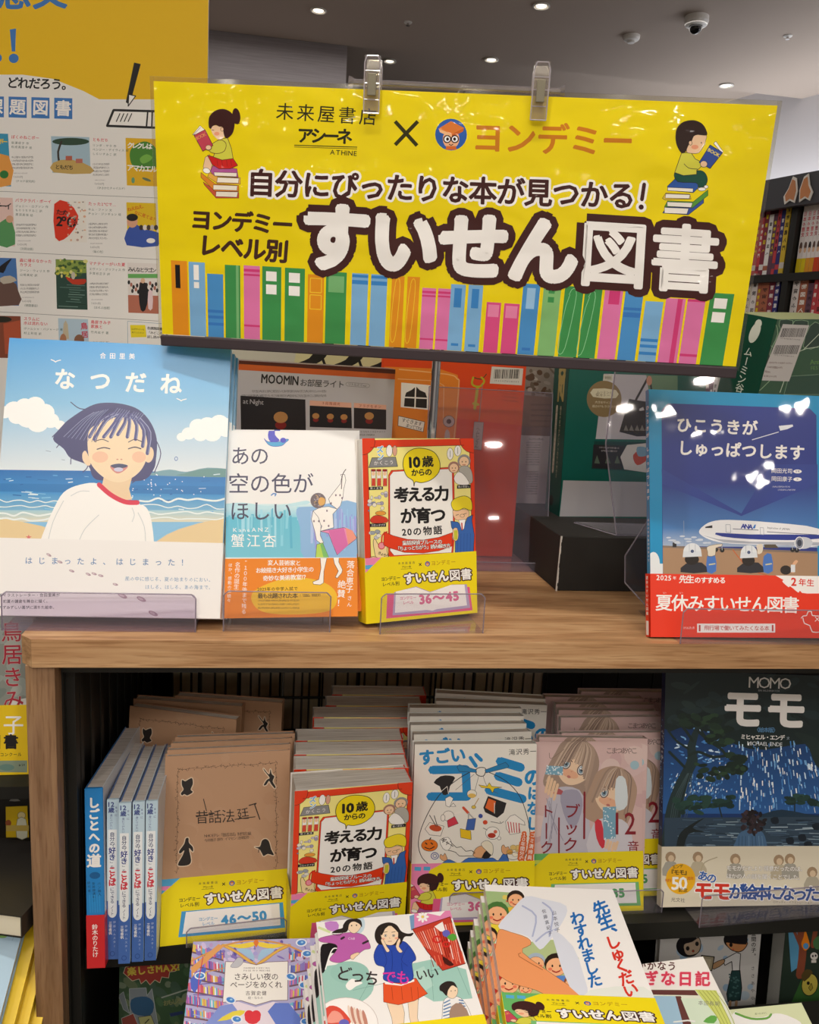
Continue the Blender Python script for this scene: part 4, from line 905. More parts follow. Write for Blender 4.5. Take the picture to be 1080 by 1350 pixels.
sb = Art(tS, hb, [(0, 0), (24, 0), (24, 300), (0, 300)], '#ee3a1c'); sb.T('夏休みすいせん図書', 12, 10, 12, 200, WH, sz=17, v=True, b=.03); sb.rect(3, 225, 21, 292, WH)
mb = sb.to(MB(), (-.0015, tS, 0), (0, -1, 0), (0, 0, 1), (-1, 0, 0), off=.0005); mb.build('band_spine_print', SATIN, planeb)

# ---- clear book stands
def stand(M, w, lip, depth, back, label, mat=ACRYL, ang=18, rest=.030):
    t = empty('book_stand', M, label, 'book stand', 'clear acrylic book stands'); th = .0018
    MB().box(0, w, -.004, depth, 0, th).build('base_plate', mat, t, bevel=.0005)
    n = 6; cr = .004; pr = [(0, 0), (w, 0), (w, lip - cr)] + [(w - cr + cr * math.cos(R_(q)), lip - cr + cr * math.sin(R_(q))) for q in range(15, 90, 25)] + [(cr + cr * math.cos(R_(q)), lip - cr + cr * math.sin(R_(q))) for q in range(100, 180, 25)] + [(0, lip - cr)]
    Ml = Matrix.Translation((0, -.004, 0)) @ Matrix.Rotation(R_(-3), 4, 'X')
    lp = MB().prism(pr, -th, 0).build('front_lip', mat, t, Ml)
    e = MB(); L_ = [(0, 0), (0, lip - cr), (cr, lip), (w - cr, lip), (w, lip - cr), (w, 0)]
    for p, q in zip(L_, L_[1:]): e.tube((p[0], -.0009, p[1]), (q[0], -.0009, q[1]), .0007, 6)
    e.build('lip_edge', ACEDGE, lp)
    Mb = Matrix.Translation((0, rest, th)) @ Matrix.Rotation(R_(-ang), 4, 'X')
    pb = MB().box(.004, w - .004, 0, th, 0, back); pb = pb.build('back_plate', mat, t, Mb)
    e = MB()
    for p, q in (((.004, 0), (.004, back)), ((.004, back), (w - .004, back)), ((w - .004, back), (w - .004, 0))): e.tube((p[0], 0, p[1]), (q[0], 0, q[1]), .0007, 6)
    e.build('back_edge', ACEDGE, pb); return t
def stand_at(x0, x1, py, z, *k, **kw):
    p = at(x0, py, Z=z); q = at(x1, py, Z=z); q = at(x1, proj((q.x, q.y, q.z))[1], Z=z)
    yaw = kw.pop('yaw', 0); return stand(pose(p.x, p.y, z, yaw), kw.pop('w', (q - p).length), *k, **kw)
stand_at(5, 259, 829, SH + .0002, .037, .10, .16, 'clear stand with a violet tinge holding the seaside picture book', ACTINT, rest=.052)
stand_at(295, 434, 830, SH + .0002, .040, .10, .12, 'clear stand with a low front lip holding the painter book', rest=.052)
stand_at(500, 636, 834, SH + .0002, .041, .09, .10, 'clear stand with a tall lip holding the red and yellow book', ang=10, yaw=3, rest=.06)
stand_at(894, 1150, 846.5, SH + .0002, .037, .10, .16, 'clear stand holding the airliner picture book at the right end', rest=.03)
# ================================================================== GOODS BEHIND THE UPPER BOOKS
rnd = random.Random(21)
def boxthing(name, M, w, h, t, label, cat, faces, col, mat=SATIN, group=None, scol=None, tcol=None, parts=None):
    """a carton: body plus printed front panel (and side panel)"""
    r = empty(name, M, label, cat, group)
    mb = MB().box(0, w, 0, t, 0, h, col)
    if scol: mb.face([(-.0001, t, 0), (-.0001, 0, 0), (-.0001, 0, h), (-.0001, t, h)], scol)
    if tcol: mb.face([(0, 0, h + .0001), (w, 0, h + .0001), (w, t, h + .0001), (0, t, h + .0001)], tcol)
    cb = mb.build('carton', mat, r, bevel=.0006)
    for nm, (a, O, U, Vv, N) in faces.items():
        m2 = MB(); a.to(m2, O, U, Vv, N, off=.0004); m2.build(nm, mat, cb)
    return r
FR = lambda a: (a, (0, 0, 0), (1, 0, 0), (0, 0, 1), (0, -1, 0))
# white carton with night-light pictures
p0 = at(310, 475, Y=1.0); p1 = at(521, 494, Y=1.0)
MW = pose(p0.x, 1.0, SH, 0, 0, 0); w_, h_ = p1.x - p0.x, p0.z - SH
a = cart(MW, w_, h_, '#c9c6cc', (290, 440, 2.769))
a.poly([(40, 80), (660, 130), (660, 150), (40, 112)], '#5a2a1c'); a.poly([(40, 108), (660, 148), (660, 168), (40, 130)], '#d8662a')
a.T('MOOMIN', 150, 163, 288, 172, K, sz=46, sx=.72, b=.04); a.T('お部屋ライト', 292, 178, 455, 186, '#2c2a2c', sz=29, b=.015)
a.line([(466, 184), (540, 190)], 15, '#8a888c'); a.line([(466, 184), (540, 190)], 12, '#c9c6cc'); a.T('リトルミイver.', 468, 184, 538, 190, '#5a585c', sz=12, res=1)
a.filler(118, 192, 568, 228, 1, '#6a686c', 11, 1); a.filler(80, 210, 595, 243, 1, '#6a686c', 11, 2)
a.poly([(75, 226), (312, 240), (315, 420), (78, 420)], '#241f22'); a.T('at Night', 84, 246, 160, 250, '#c8c4c8', sz=25)
a.poly([(328, 243), (480, 252), (482, 345), (328, 340)], '#f0b8a0'); a.poly([(328, 262), (480, 270), (482, 345), (328, 340)], '#1f1b1f')
a.poly([(489, 252), (607, 260), (607, 350), (489, 345)], '#f0b8a0'); a.poly([(489, 270), (607, 277), (607, 350), (489, 345)], '#2a2224'); a.T('３段階調光', 370, 253, 440, 257, '#a83a2a', sz=12, res=1); a.T('プラグをオン', 505, 263, 590, 267, '#a83a2a', sz=12, res=1)
for x, y, r in ((222, 305, 26), (350, 300, 13), (403, 302, 13), (453, 304, 13), (545, 300, 17)):   # plain round lamps glowing in the pictures
    a.ell(x, y + r * 1.1, r * .8, r * .6, '#8a1f1c', n=14); a.ell(x, y, r, r * .8, '#c08a50', n=16)
a.filler(505, 352, 605, 375, 2, '#5a585c', 8, 3)
boxthing('light_box', MW, w_, h_, .07, 'grey-white carton with small dark lamp pictures, behind the painter book', 'box', {'front_print': FR(a)}, '#c9c6cc', tcol='#5a2a1c')
# orange and red book with a door on it
p0 = at(505, 484, Y=1.09); p1 = at(696.5, 484, Y=1.09)
MR = pose(p0.x, 1.09, SH + .002, 0, 2, 0); w_, h_ = p1.x - p0.x, .268
a = cart(MR, w_, h_, '#e0481c', (600, 440, 3.75)); a.pop(); a.crop(290, 440, 2.769)
a.poly([(600, 120), (800, 128), (868, 150), (876, 200), (850, 500), (600, 500)], '#e8862a', sm=0); 
a.line([(655, 130), (830, 148), (866, 165), (872, 200), (845, 480)], 4, '#f4b878', sm=3); a.line([(650, 165), (790, 172), (818, 190), (815, 330)], 3, '#f4b878')
a.poly([(662, 178), (768, 188), (764, 278), (660, 268)], '#f4efe4'); a.poly([(675, 230), (680, 215), (700, 205), (716, 192), (730, 206), (750, 215), (756, 232), (755, 272), (672, 265)], '#2a2420'); a.line([(715, 190), (712, 272)], 5, '#f4efe4'); a.line([(675, 232), (758, 236)], 5, '#f4efe4')
a.poly([(652, 300), (748, 322), (742, 358), (650, 336)], '#f4ece0', line=('#6a5a50', 2)); a.T('すぐきます', 664, 314, 738, 331, K, sz=17); a.T('まっててね！', 680, 334, 745, 350, K, sz=15)
a.ell(836, 320, 21, 21, '#c8b8a8', n=18, line=('#6a4a3a', 2)); a.ell(836, 320, 9, 9, '#5a3a2a', n=12); a.ell(830, 375, 10, 26, '#c8b8a8', n=12)
a.pop(); a.crop(600, 440, 3.75)
a.line([(155, 200), (130, 225), (90, 215)], 5, '#4a4422', sm=2); a.line([(90, 215), (85, 250), (120, 262), (145, 235), (130, 215)], 9, '#b8b02c', sm=3); a.line([(112, 262), (98, 370)], 14, '#b8b02c'); a.line([(90, 345), (115, 350)], 12, '#b8b02c'); a.line([(135, 250), (118, 440)], 4, '#8a8478')
a.poly([(95, 435), (142, 438), (130, 575), (82, 570)], '#b8b0a4', line=('#7a6a60', 2)); a.T('へムレンさん', 115, 462, 105, 565, '#4a3a34', sz=20, v=True, res=1)
a.poly([(182, 162), (338, 172), (330, 255), (172, 246)], '#d8d4cc')
x = 196
while x < 318: 
    ww = rnd.choice([2, 3, 5]); a.quad([(x, 176), (x + ww, 176.4), (x - 4 + ww, 222), (x - 4, 222)], '#2a2624'); x += ww + rnd.choice([2, 3, 4])
a.T('1960071038009', 196, 232, 318, 238, '#2a2624', sz=12, res=1)
for k in range(4): a.T('ドアのむこうになにがあるかな', 208 + (k > 1) * 22, 274 + 18 * k, 312, 282 + 18 * k, '#8a2a14', sz=10, res=1)
MR_ = book(MR, w_, h_, .012, 'orange and red picture book with a door and a hanging key, behind a clear stand', a, 'R', '#e0481c', '#e0481c')
# plain bird-like black coat shape, white ground patches
stand(pose(at(560, 755, Z=SH).x, 1.02, SH + .0002, 0), .178, .012, .09, .235, 'tall clear stand in front of the orange and red book', ACTINT, ang=10, rest=.02)
# card with brown photograph and small print, half hidden
p0 = at(670, 480, Y=1.14); p1 = at(735, 480, Y=1.14)
MC = pose(p0.x, 1.14, -.2075, 3, 3, 0); w_, h_ = .10, .205
a = cart(MC, w_, h_, '#c4bfba', (600, 440, 3.75))
a.poly([(300, 100), (560, 100), (560, 510), (300, 500)], '#7a5c48'); a.poly([(300, 100), (560, 100), (560, 320), (300, 300)], '#8a8078')
for k in range(24): a.ell(rnd.uniform(360, 520), rnd.uniform(170, 310), rnd.uniform(8, 26), rnd.uniform(5, 16), rnd.choice(['#9a9088', '#6a5c50', '#b0a8a0', '#5c4638']), rnd.uniform(0, 90), 10)
for k in range(5): a.T('あたたかなひかりのへや', 375, 350 + 27 * k, 480, 352 + 27 * k, '#3a2a20', sz=13, res=1)
a.T('ミニライトの使い方', 366, 520, 436, 522, '#3a3634', sz=12, res=1)
for k in range(22): 
    if k not in (10, 11): a.filler(352, 532 + 12 * k, 472 - 3 * k * .5, 545 + 12 * k, 1, '#5a5654', 9, 60 + k)
book(MC, w_, h_, .010, 'half-hidden brown and grey book between the orange book and the green carton', a, 'R', '#c4bfba')
# black riser carton
pa = at(733, 779, Z=SH); BXt = -.208; pt = at(736, 707, Y=pa.y)
rb = empty('riser_box', pose(pa.x, pa.y, SH, 1.2), 'plain black riser box with a scuffed white corner edge', 'box')
MB().box(0, .30, 0, .27, 0, BXt - SH).build('carton', BLACKM, rb, bevel=.0012)
mb = MB(); z = 0; x = 0
while z < BXt - SH - .002:
    dz = rnd.uniform(.003, .008); z2 = min(z + dz, BXt - SH); w0 = rnd.uniform(.0005, .0018); mb.box(-.0005, w0, -.0006, .0006, z, z2, '#cfcbc4'); z = z2
mb.build('worn_edge', PAPER, rb)
# green carton with bag photo
pg = at(737, 681, Z=BXt)
MG = pose(pg.x, pg.y, BXt, 2, 4, 0); w_, h_, t_ = .20, .212, .055
a = cart(MG, w_, h_, '#0f5c50', (600, 440, 3.75))
a.poly([(735, 198), (1050, 208), (1050, 525), (695, 520)], '#bdb8be'); a.poly([(945, 205), (1100, 208), (1100, 300), (960, 300)], '#6a8a6a'); a.poly([(760, 200), (790, 200), (770, 520), (745, 520)], '#d0ccd2')
a.poly([(860, 322), (940, 335), (1080, 340), (1080, 500), (900, 508), (812, 485)], '#1c1a1e'); a.line([(895, 325), (925, 270), (955, 215)], 11, '#1c1a1e', sm=2); a.line([(975, 330), (970, 270), (962, 222)], 9, '#2c2a2e', sm=2); a.ell(960, 232, 14, 24, '#c88a70', n=14); a.poly([(910, 372), (930, 362), (935, 378), (912, 382)], '#c8c4c0')
for x in (845, 872, 900, 925, 950): a.poly([(x - 12, 478), (x, 450), (x + 12, 480)], '#7a7870')
a.ell(737, 322, 86, 90, '#8a744e', n=32); a.poly([(682, 272), (795, 278), (795, 318), (682, 312)], '#d8d0b4', sm=2); a.T('ムーミンの', 700, 288, 778, 292, '#6a5430', sz=16, res=1); a.T('保冷トート', 694, 302, 785, 306, '#6a5430', sz=17, res=1)
a.T('大きめサイズ', 692, 338, 772, 342, '#e8dcc0', sz=15, res=1); a.T('肩かけもラクラク', 678, 358, 795, 362, '#e8dcc0', sz=15, res=1); a.poly([(733, 203), (778, 204), (778, 234), (733, 232)], '#c8c4b4'); a.T('特別', 740, 218, 772, 219, '#4a4a3a', sz=17, res=1)
a.poly([(688, 530), (1050, 540), (1050, 690), (675, 668)], '#123f3a'); a.poly([(684, 548), (842, 552), (826, 670), (676, 664)], '#2a2628'); a.T('小さくたためて持ち運べる', 712, 562, 812, 566, '#c8c4c4', sz=10, res=1); a.T('おでかけに便利です', 722, 578, 802, 582, '#c8c4c4', sz=10, res=1)
for x in (702, 755, 802): a.poly([(x - 14, 640), (x, 600), (x + 14, 642)], '#5a6a58')
a.poly([(850, 550), (1050, 560), (1050, 672), (836, 670)], '#d0ccc8', sm=2); a.poly([(880, 600), (930, 570), (950, 620), (900, 650)], '#b84a3a', sm=3); a.poly([(900, 560), (950, 565), (950, 600), (905, 605)], '#7aa0b8', sm=3)
a.poly([(535, 725), (1050, 735), (1050, 905), (517, 903)], '#b4b0b4')
sa = Art(t_, h_, [(0, 0), (60, 0), (60, 230), (0, 230)], '#0c4a42')
sa.T('MOOMIN', 34, 4, 34, 52, '#a8965c', sz=36, v=True, b=.08); sa.line([(22, 70), (22, 165)], 8, '#c0baa8'); sa.T('ムーミン保冷トートバッグ', 22, 72, 22, 163, '#2a4a40', sz=7.5, v=True, res=1); sa.T('毎日のおでかけにぴったりの大きさ', 38, 68, 38, 175, '#d0c8a8', sz=7, v=True, res=1); sa.ell(24, 210, 10, 8, '#1c1a18', n=14)
boxthing('bag_box', MG, w_, h_, t_, 'dark green carton with a black tote bag picture, standing on the riser box', 'box', {'front_print': FR(a), 'side_print': (sa, (0, t_, 0), (0, -1, 0), (0, 0, 1), (-1, 0, 0))}, '#0f5c50')
# large clear stand beside the airliner book
def sheet(name, parent, pts, th, mat):
    pts = [Vector(p) for p in pts]; n = (pts[1] - pts[0]).cross(pts[2] - pts[0]).normalized() * th
    mb = MB(); mb.face(pts); mb.face([p + n for p in pts][::-1])
    for i in range(len(pts)): j = (i + 1) % len(pts); mb.face([pts[i], pts[j], pts[j] + n, pts[i] + n])
    pl_ = mb.build(name, mat, parent)
    e = MB()
    for i in range(len(pts)): e.tube(pts[i], pts[(i + 1) % len(pts)], .0009, 6)
    e.build(name + '_edge', ACEDGE, pl_)
q = at(813, 706, Z=BXt + .0005)
ts = empty('book_stand', Matrix.Translation(q), 'clear folded stand on the black riser box, left of the airliner book', 'book stand', 'clear acrylic book stands')
sheet('back_plate', ts, [(0, 0, 0), (.17, 0, 0), (.17, .05, .20), (-.004, .05, .20), (-.016, .026, .11)], .0018, ACRYL)
sheet('base_plate', ts, [(0, 0, 0), (.17, 0, 0), (.17, .07, 0), (-.03, .07, 0)], .0018, ACRYL)
q = at(838, 800, Z=SH + .0005)
ts = empty('book_stand', Matrix.Translation((q.x, q.y, SH + .0005)), 'dark-looking clear stand leaning on the shelf behind the airliner book', 'book stand', 'clear acrylic book stands')
sheet('back_plate', ts, [(.01, -.03, 0), (.19, -.03, 0), (.19, .03, .15), (.045, .03, .15), (-.018, .004, .06), (-.018, -.004, .03)], .0018, ACRYL)
# banner strip with black brush strokes, behind everything
pb0 = at(305, 452, Y=1.22); pb1 = at(860, 452, Y=1.22)
MBn = pose(pb0.x, 1.22, SH, 0); w_, h_ = pb1.x - pb0.x, .31
a = cart(MBn, w_, h_, '#cfc898'); a.poly([(0, 0), (395, 440), (380, 520), (300, 520)], '#c4c0b0')
for k in range(11):
    x = 412 + k * 48; y = 466 + k * 2.2
    a.poly([(x - 22, y + 14), (x - 4, y + 6), (x + 8, y - 10), (x + 20, y - 16), (x + 30, y - 10), (x + 22, y - 2), (x + 14, y + 8), (x - 2, y + 16)], '#1c1a18', sm=3); a.line([(x + 10, y - 6), (x + 16, y + 14), (x + 24, y + 22)], 3.5, '#1c1a18', sm=3)
bn = empty('banner_board', MBn, 'cream board with a row of black brush strokes just below the yellow sign', 'board')
mb = MB().box(0, w_, 0, .004, 0, h_, '#cfc898'); a.to(mb, off=.0001); mb.build('board', PAPER, bn)
# grey-edged thin books stacked upright behind the seaside book
for k in range(6):
    x = at(288 + 9 * k, 470, Y=1.10).x
    tag(MB().box(0, .0065, 0, .15, 0, .232 - .004 * (k % 3), ['#8a9088', '#6a7068', '#b8bcb0', '#4a5048', '#a4a89c', '#c4c8c0'][k]).build('thin_book', PAGES, None, pose(x, 1.10, SH, 0)), ['first', 'second', 'third', 'fourth', 'fifth', 'sixth'][k] + ' thin upright book from the left, between seaside book and grey-white carton', 'book', 'thin upright books')
# tilted green goods box at the right end
MK = pose(.5743, .983, -.1818, 31.0, -9.0, -4.0)
a = cart(MK, .19, .25, '#2c5a3c', (940, 200, 3.75))
for p in ([(330, 832), (395, 835), (380, 870), (335, 880)], [(405, 835), (470, 838), (455, 872), (398, 868)], [(240, 960), (300, 970), (260, 1100), (225, 1090)], [(480, 860), (525, 850), (525, 960), (445, 965)]): a.poly(p, '#1c4030', sm=2, line=('#a8c8a0', 2))
a.line([(300, 830), (320, 900), (280, 1000), (300, 1100), (230, 1180)], 3, '#a8c8a0', sm=3); a.line([(445, 980), (525, 900)], 3, '#d0e0c8'); a.line([(330, 1190), (380, 1060), (430, 985), (520, 965)], 3, '#cfe0c8', sm=3)
a.T('A new', 482, 1040, 540, 1036, '#6aa04a', sz=34); a.T('FESTI', 482, 1070, 540, 1068, '#6aa04a', sz=24); a.poly([(350, 1200), (375, 1110), (540, 1100), (540, 1200)], '#22503c', line=('#9ab89a', 2))
a.poly([(345, 852), (475, 858), (375, 1135), (232, 1130)], '#cfccc8')
for y0, x0, n in ((872, 345, 26), (956, 310, 26)):
    x = x0
    for k in range(n):
        ww = rnd.choice([1.5, 2.5, 3.5]); a.quad([(x, y0), (x + ww, y0), (x + ww - 14, y0 + 44), (x - 14, y0 + 44)], '#33302e'); x += ww + rnd.choice([1.5, 2.5])
a.T('9784838790951', 332, 922, 430, 930, '#33302e', sz=11, res=1); a.T('1929471018009', 302, 1004, 400, 1012, '#33302e', sz=11, res=1)
for k, t in enumerate(('ISBN978-4-8387-9095-1', 'C9471 定価2200円', '税込10%', '本体2000円')): a.T(t, 275 - 9 * k, 1042 + 22 * k, (390, 350, 300, 340)[k] - 9 * k, 1046 + 22 * k, '#6a3a34', sz=12, res=1)
sa = Art(.055, .25, [(0, 0), (60, 0), (60, 270), (0, 270)], '#0c4a38'); sa.ell(34, 22, 7, 14, '#dfe6da', 10); sa.ell(36, 10, 5, 6, '#dfe6da', n=10); sa.T('ムーミン谷へのなかまたち', 32, 42, 32, 190, '#dfe6da', sz=13, v=True, b=.02)
boxthing('goods_box', MK, .19, .25, .055, 'tilted green box with a barcode label, at the right end behind the airliner book', 'box', {'front_print': FR(a), 'side_print': (sa, (0, .055, 0), (0, -1, 0), (0, 0, 1), (-1, 0, 0))}, '#2c5a3c', tcol='#a8b468')
# low stand the tilted box leans on
tag(MB().box(.53, .80, .96, 1.16, SH, -.185, '#4a4238').build('riser_box', DARKP, None), 'low brown riser block under the tilted green box', 'box')

# ================================================================== POSTER AT THE LEFT
pr = at(275, 0, Y=1.25)
PWd, PHt = .62, .95
Mp = pose(pr.x, 1.25, -.45, -12.0) @ Matrix.Translation((-PWd, 0, 0))
PY = '#f2c40e'
a = Art(PWd, PHt, cpx(Mp, PWd, PHt), '#f1efeb')
def blob_cover(a, q, bg, fn=None): a.poly(q, bg)
a.poly([(-300, -400), (290, -400), (290, 131), (131, 131), (110, 120), (70, 104), (30, 98.5), (0, 98.5), (-60, 100), (-300, 140)], PY)
a.crop(0, 0, 3.857)
a.T('感想文', -205, -28, 345, -38, '#3f7cc4', sz=178, b=.06); a.poly([(50, 150), (82, 145), (78, 262), (60, 262)], '#3f7cc4'); a.ell(70, 297, 25, 24, '#3f7cc4'); a.ell(-10, 295, 20, 22, '#3f7cc4')
a.T('どれだろう。', 36, 420, 372, 432, '#1c1a1c', sz=62, b=.05)
for k, ch in enumerate('課題図書'):
    x = -72 + 116 * k; a.poly([(x, 488 + k * 3), (x + 92, 491 + k * 3), (x + 92, 597 + k * 3), (x, 594 + k * 3)], '#3f7cc4'); a.T(ch, x + 4, 541 + k * 3, x + 88, 544 + k * 3, WH, sz=84, b=.045)
# the printed desk with an open notebook, pencil above it
a.poly([(578, 560), (860, 568), (840, 650), (545, 640)], WH); a.line([(578, 560), (860, 568)], 12, K); a.line([(578, 560), (545, 640), (860, 652)], 12, K); a.line([(752, 562), (745, 645)], 8, K); a.line([(775, 565), (772, 645)], 8, K)
for k in range(4): a.line([(610 + 20 * k, 578), (592 + 20 * k, 618)], 5, K)
a.poly([(682, 318), (716, 326), (660, 535), (640, 520)], K); a.poly([(655, 480), (690, 488), (652, 540)], WH, line=(K, 5))
a.pop(); a.crop(0, 160, 4.5)
for k, (ya, yb) in enumerate(((415, 455), (771, 820), (1130, 1185))): a.line([(-400, ya - 17), (0, ya), (940, yb)], 2.2, '#6a6a6a', cap=0)
def thumb(x0, y0, x1, y1, c, dx=8, dy=6): a.poly([(x0, y0), (x1, y0 + dy), (x1 + dx, y1 + dy), (x0 + dx, y1)], c); return (x0, y0, x1, y1)
thumb(-140, 68, 48, 380, '#3a9ac0', 18); a.poly([(-130, 200), (52, 205), (64, 378), (-120, 372)], '#e8a04a', sm=2); a.ell(25, 315, 26, 24, '#2a7a3a'); a.T('ねこボー', -60, 115, 42, 122, '#f2d020', sz=36, b=.05)
thumb(303, 88, 530, 305, '#a8c4d4'); a.ell(420, 120, 110, 22, '#2f4a38'); a.line([(350, 235), (345, 180), (365, 120)], 12, '#3a3028', sm=2); a.poly([(316, 245), (420, 225), (538, 268), (538, 310), (318, 303)], '#c8a860', sm=2); a.rect(390, 205, 428, 232, '#b8604a'); a.rect(450, 222, 490, 248, '#c07060'); a.T('ともだち', 328, 270, 435, 275, K, sz=30, b=.04)
thumb(745, 98, 925, 380, '#e8b81c'); a.poly([(770, 190), (800, 140), (870, 120), (930, 170), (930, 270), (840, 285), (785, 260)], '#4a8a30', sm=4); a.poly([(830, 220), (870, 195), (905, 215), (880, 240), (845, 250)], '#7ab84a', sm=3); a.T('クレクレは', 758, 142, 900, 150, WH, sz=38, b=.07); a.T('アマカエル', 755, 275, 930, 285, WH, sz=42, b=.07); a.ell(790, 350, 10, 18, '#6aa07a'); a.ell(870, 345, 28, 8, '#6a7a5a', 20)
thumb(-140, 448, 75, 735, '#e8c8c0', 14); a.T('バ・ーイ', -30, 500, 60, 505, K, sz=44, b=.05); a.poly([(0, 600), (70, 590), (90, 730), (-10, 735)], '#5a9a60', sm=2); a.ell(58, 580, 22, 22, '#d8a888')
thumb(318, 465, 508, 713, '#f0ece4'); a.poly([(322, 490), (400, 478), (465, 560), (440, 640), (380, 700), (328, 690)], '#e03a20', sm=2); a.T('たった', 340, 538, 400, 542, K, sz=34, b=.06); a.T('2℃', 338, 592, 430, 598, K, sz=78, b=.06); a.T('で-', 432, 605, 465, 607, K, sz=30, b=.04)
for k in range(40): a.ell(rnd.uniform(400, 505), rnd.uniform(475, 705), rnd.uniform(3, 9), rnd.uniform(3, 8), rnd.choice(['#c8a090', '#8a7a70', '#e0b090', '#b8b0a8']), n=7)
thumb(750, 480, 925, 735, '#e8c41c'); a.poly([(752, 650), (800, 605), (850, 640), (940, 660), (938, 740), (752, 735)], '#3a58b0', sm=2); a.ell(785, 595, 32, 36, '#e0a888'); a.ell(785, 570, 34, 22, K); a.T('ねえねえ、', 757, 525, 866, 500, '#d86a18', sz=26, b=.05); a.T('なに見てる？', 798, 538, 930, 588, '#d86a18', sz=24, b=.05); a.ell(895, 708, 26, 15, WH)
for k in range(5): a.ell(838 + 22 * k, 630, 12, 16, ['#3a2c28', '#e8e0d8', '#4a3a34', '#c8c0b8', '#2c2420'][k])
thumb(-140, 806, 95, 1088, '#4a78b8', 18); a.poly([(-20, 880), (40, 830), (70, 815), (40, 860), (20, 900)], '#1c1a20', sm=2); a.poly([(-130, 1000), (60, 940), (110, 1010), (112, 1090), (-120, 1085)], '#6a5048', sm=2); a.poly([(0, 930), (60, 915), (100, 945), (20, 965)], '#c0b8a8', sm=2)
thumb(330, 818, 512, 1112, '#2c4a40'); a.poly([(332, 820), (514, 826), (512, 900), (330, 900)], '#8aa04a')
for k in range(44): a.ell(rnd.uniform(335, 508), rnd.uniform(822, 925), rnd.uniform(5, 15), rnd.uniform(4, 12), rnd.choice(['#c8c850', '#3c5a30', '#5a7a38', '#e0dc8a']), n=8)
a.poly([(388, 920), (440, 938), (508, 935), (500, 965), (430, 965)], '#c03a20', sm=2); a.ell(435, 915, 12, 22, '#c8c0b0'); 
for k in range(10): a.line([(rnd.uniform(340, 420), 970 + 14 * k), (rnd.uniform(430, 510), 975 + 14 * k)], 3, rnd.choice(['#6a8a80', '#1c3028', '#8aa89c']), cap=0)
thumb(755, 838, 935, 1135, '#e8e2de'); a.rect(760, 905, 935, 930, '#6ab060'); a.poly([(760, 1030), (940, 1035), (942, 1142), (762, 1135)], '#b8705a'); a.T('みんなとラゴン', 762, 878, 925, 885, K, sz=30, b=.04)
for k in range(26): a.ell(765 + 7 * k, 955 + (k * 37 % 60), 8, 13, ['#20201e', '#e8e0d8', '#b07060', '#3a3434'][k % 4], n=8)
a.poly([(830, 960), (868, 960), (880, 1040), (862, 1120), (836, 1120), (824, 1040)], '#1c1a1e', sm=2); a.ell(848, 945, 13, 16, '#e0b898'); a.poly([(880, 1010), (905, 1010), (905, 1110), (880, 1110)], '#e8d0d4', sm=2)
thumb(-140, 1150, 122, 1400, '#8a4a34', 8); a.poly([(20, 1200), (120, 1180), (125, 1380), (30, 1380)], '#b8583a', sm=0); a.ell(10, 1175, 60, 18, '#2c2a20')
thumb(345, 1168, 522, 1400, '#b8d0e0', 8); a.poly([(370, 1290), (378, 1200), (390, 1180), (402, 1205), (410, 1290)], '#c8bca0'); a.T('鳥居', 497, 1190, 505, 1290, '#c83048', sz=44, v=True, b=.04); a.ell(375, 1300, 20, 40, '#b07a5a'); a.ell(470, 1300, 30, 36, '#8a6048')
rd = '#d8384a'
def info(x, y, title, sub, n, w, pub):
    for k, t in enumerate(title): a.T(t, x, y + 26 * k, x + len(t) * 24.0, y + (2 + len(t) * .8) + 26 * k, rd, sz=23, b=.03, res=1)
    y0 = y + 26 * len(title) + 8
    for k, t in enumerate(sub): a.T(t, x, y0 + 25 * k, x + len(t) * 18, y0 + 6 + 25 * k, '#3a5a4a', sz=17, res=1)
    y1 = y0 + 25 * len(sub) + 36
    for k in range(n): a.filler(x + 5, y1 + 21 * k - 6, x + w, y1 + 21 * k + 8, 1, '#5a5858', 15, x * 7 + y + k)
    a.filler(x + 15, y1 + 21 * n + 10, x + w * .7, y1 + 21 * n + 14, 1, '#9a9898', 8, x + y); a.T('1,650円', x + 15, y1 + 21 * n + 32, x + 70, y1 + 21 * n + 36, '#7a7a7a', sz=17, res=1); a.T(pub, x + 18, y1 + 21 * n + 58, x + 18 + len(pub) * 17, y1 + 21 * n + 62, '#3a5a4a', sz=17, res=1)
info(66, 92, ['ぼくのねこボー'], ['岩瀬成子 作', '松成真理子 絵'], 4, 215, '（ＰＨＰ研究所）'); info(548, 108, ['ともだち'], ['リンダ・サラ 作', 'ベンジー・デイヴィス 絵', 'しらいすみこ 訳'], 4, 165, '（ひさかたチャイルド）')
info(90, 468, ['バラクラバ・ボーイ'], ['ジェニー・ロブソン 作', 'もりうちすみこ 訳', '黒須高嶺 絵'], 4, 205, '（文研出版）'); info(522, 488, ['たった2℃で…'], ['キム・ファン 文', 'チョン・ジンギョン 絵'], 5, 190, '（童心社）')
info(116, 824, ['森に帰らなかった', 'カラス'], ['ジーン・ウィリス 作', '山﨑美紀 訳'], 3, 190, '（徳間書店）'); info(528, 842, ['マナティーがいた夏'], ['エヴァン・グリフィス 作', '多賀谷正子 訳'], 4, 185, '（ほるぷ出版）')
info(140, 1170, ['スラムに', '水は流れない'], ['ヴァルシャ・バジャージ 著', '村上利佳 訳'], 3, 190, '（あすなろ書房）'); info(538, 1190, ['鳥居きみ子', '家族と'], ['竹内紘子 著'], 3, 180, '（くもん出版）')
a.line([(757, 1186), (960, 1200)], 2, '#5a8aa8', cap=0); a.line([(757, 1186), (760, 1400)], 2, '#5a8aa8', cap=0); a.poly([(772, 1208), (862, 1208), (870, 1280), (778, 1282)], '#f0dc28', sm=0); a.T('公式サイトも', 780, 1232, 858, 1236, K, sz=13, res=1); a.T('見てください！', 782, 1252, 862, 1256, K, sz=12, res=1)
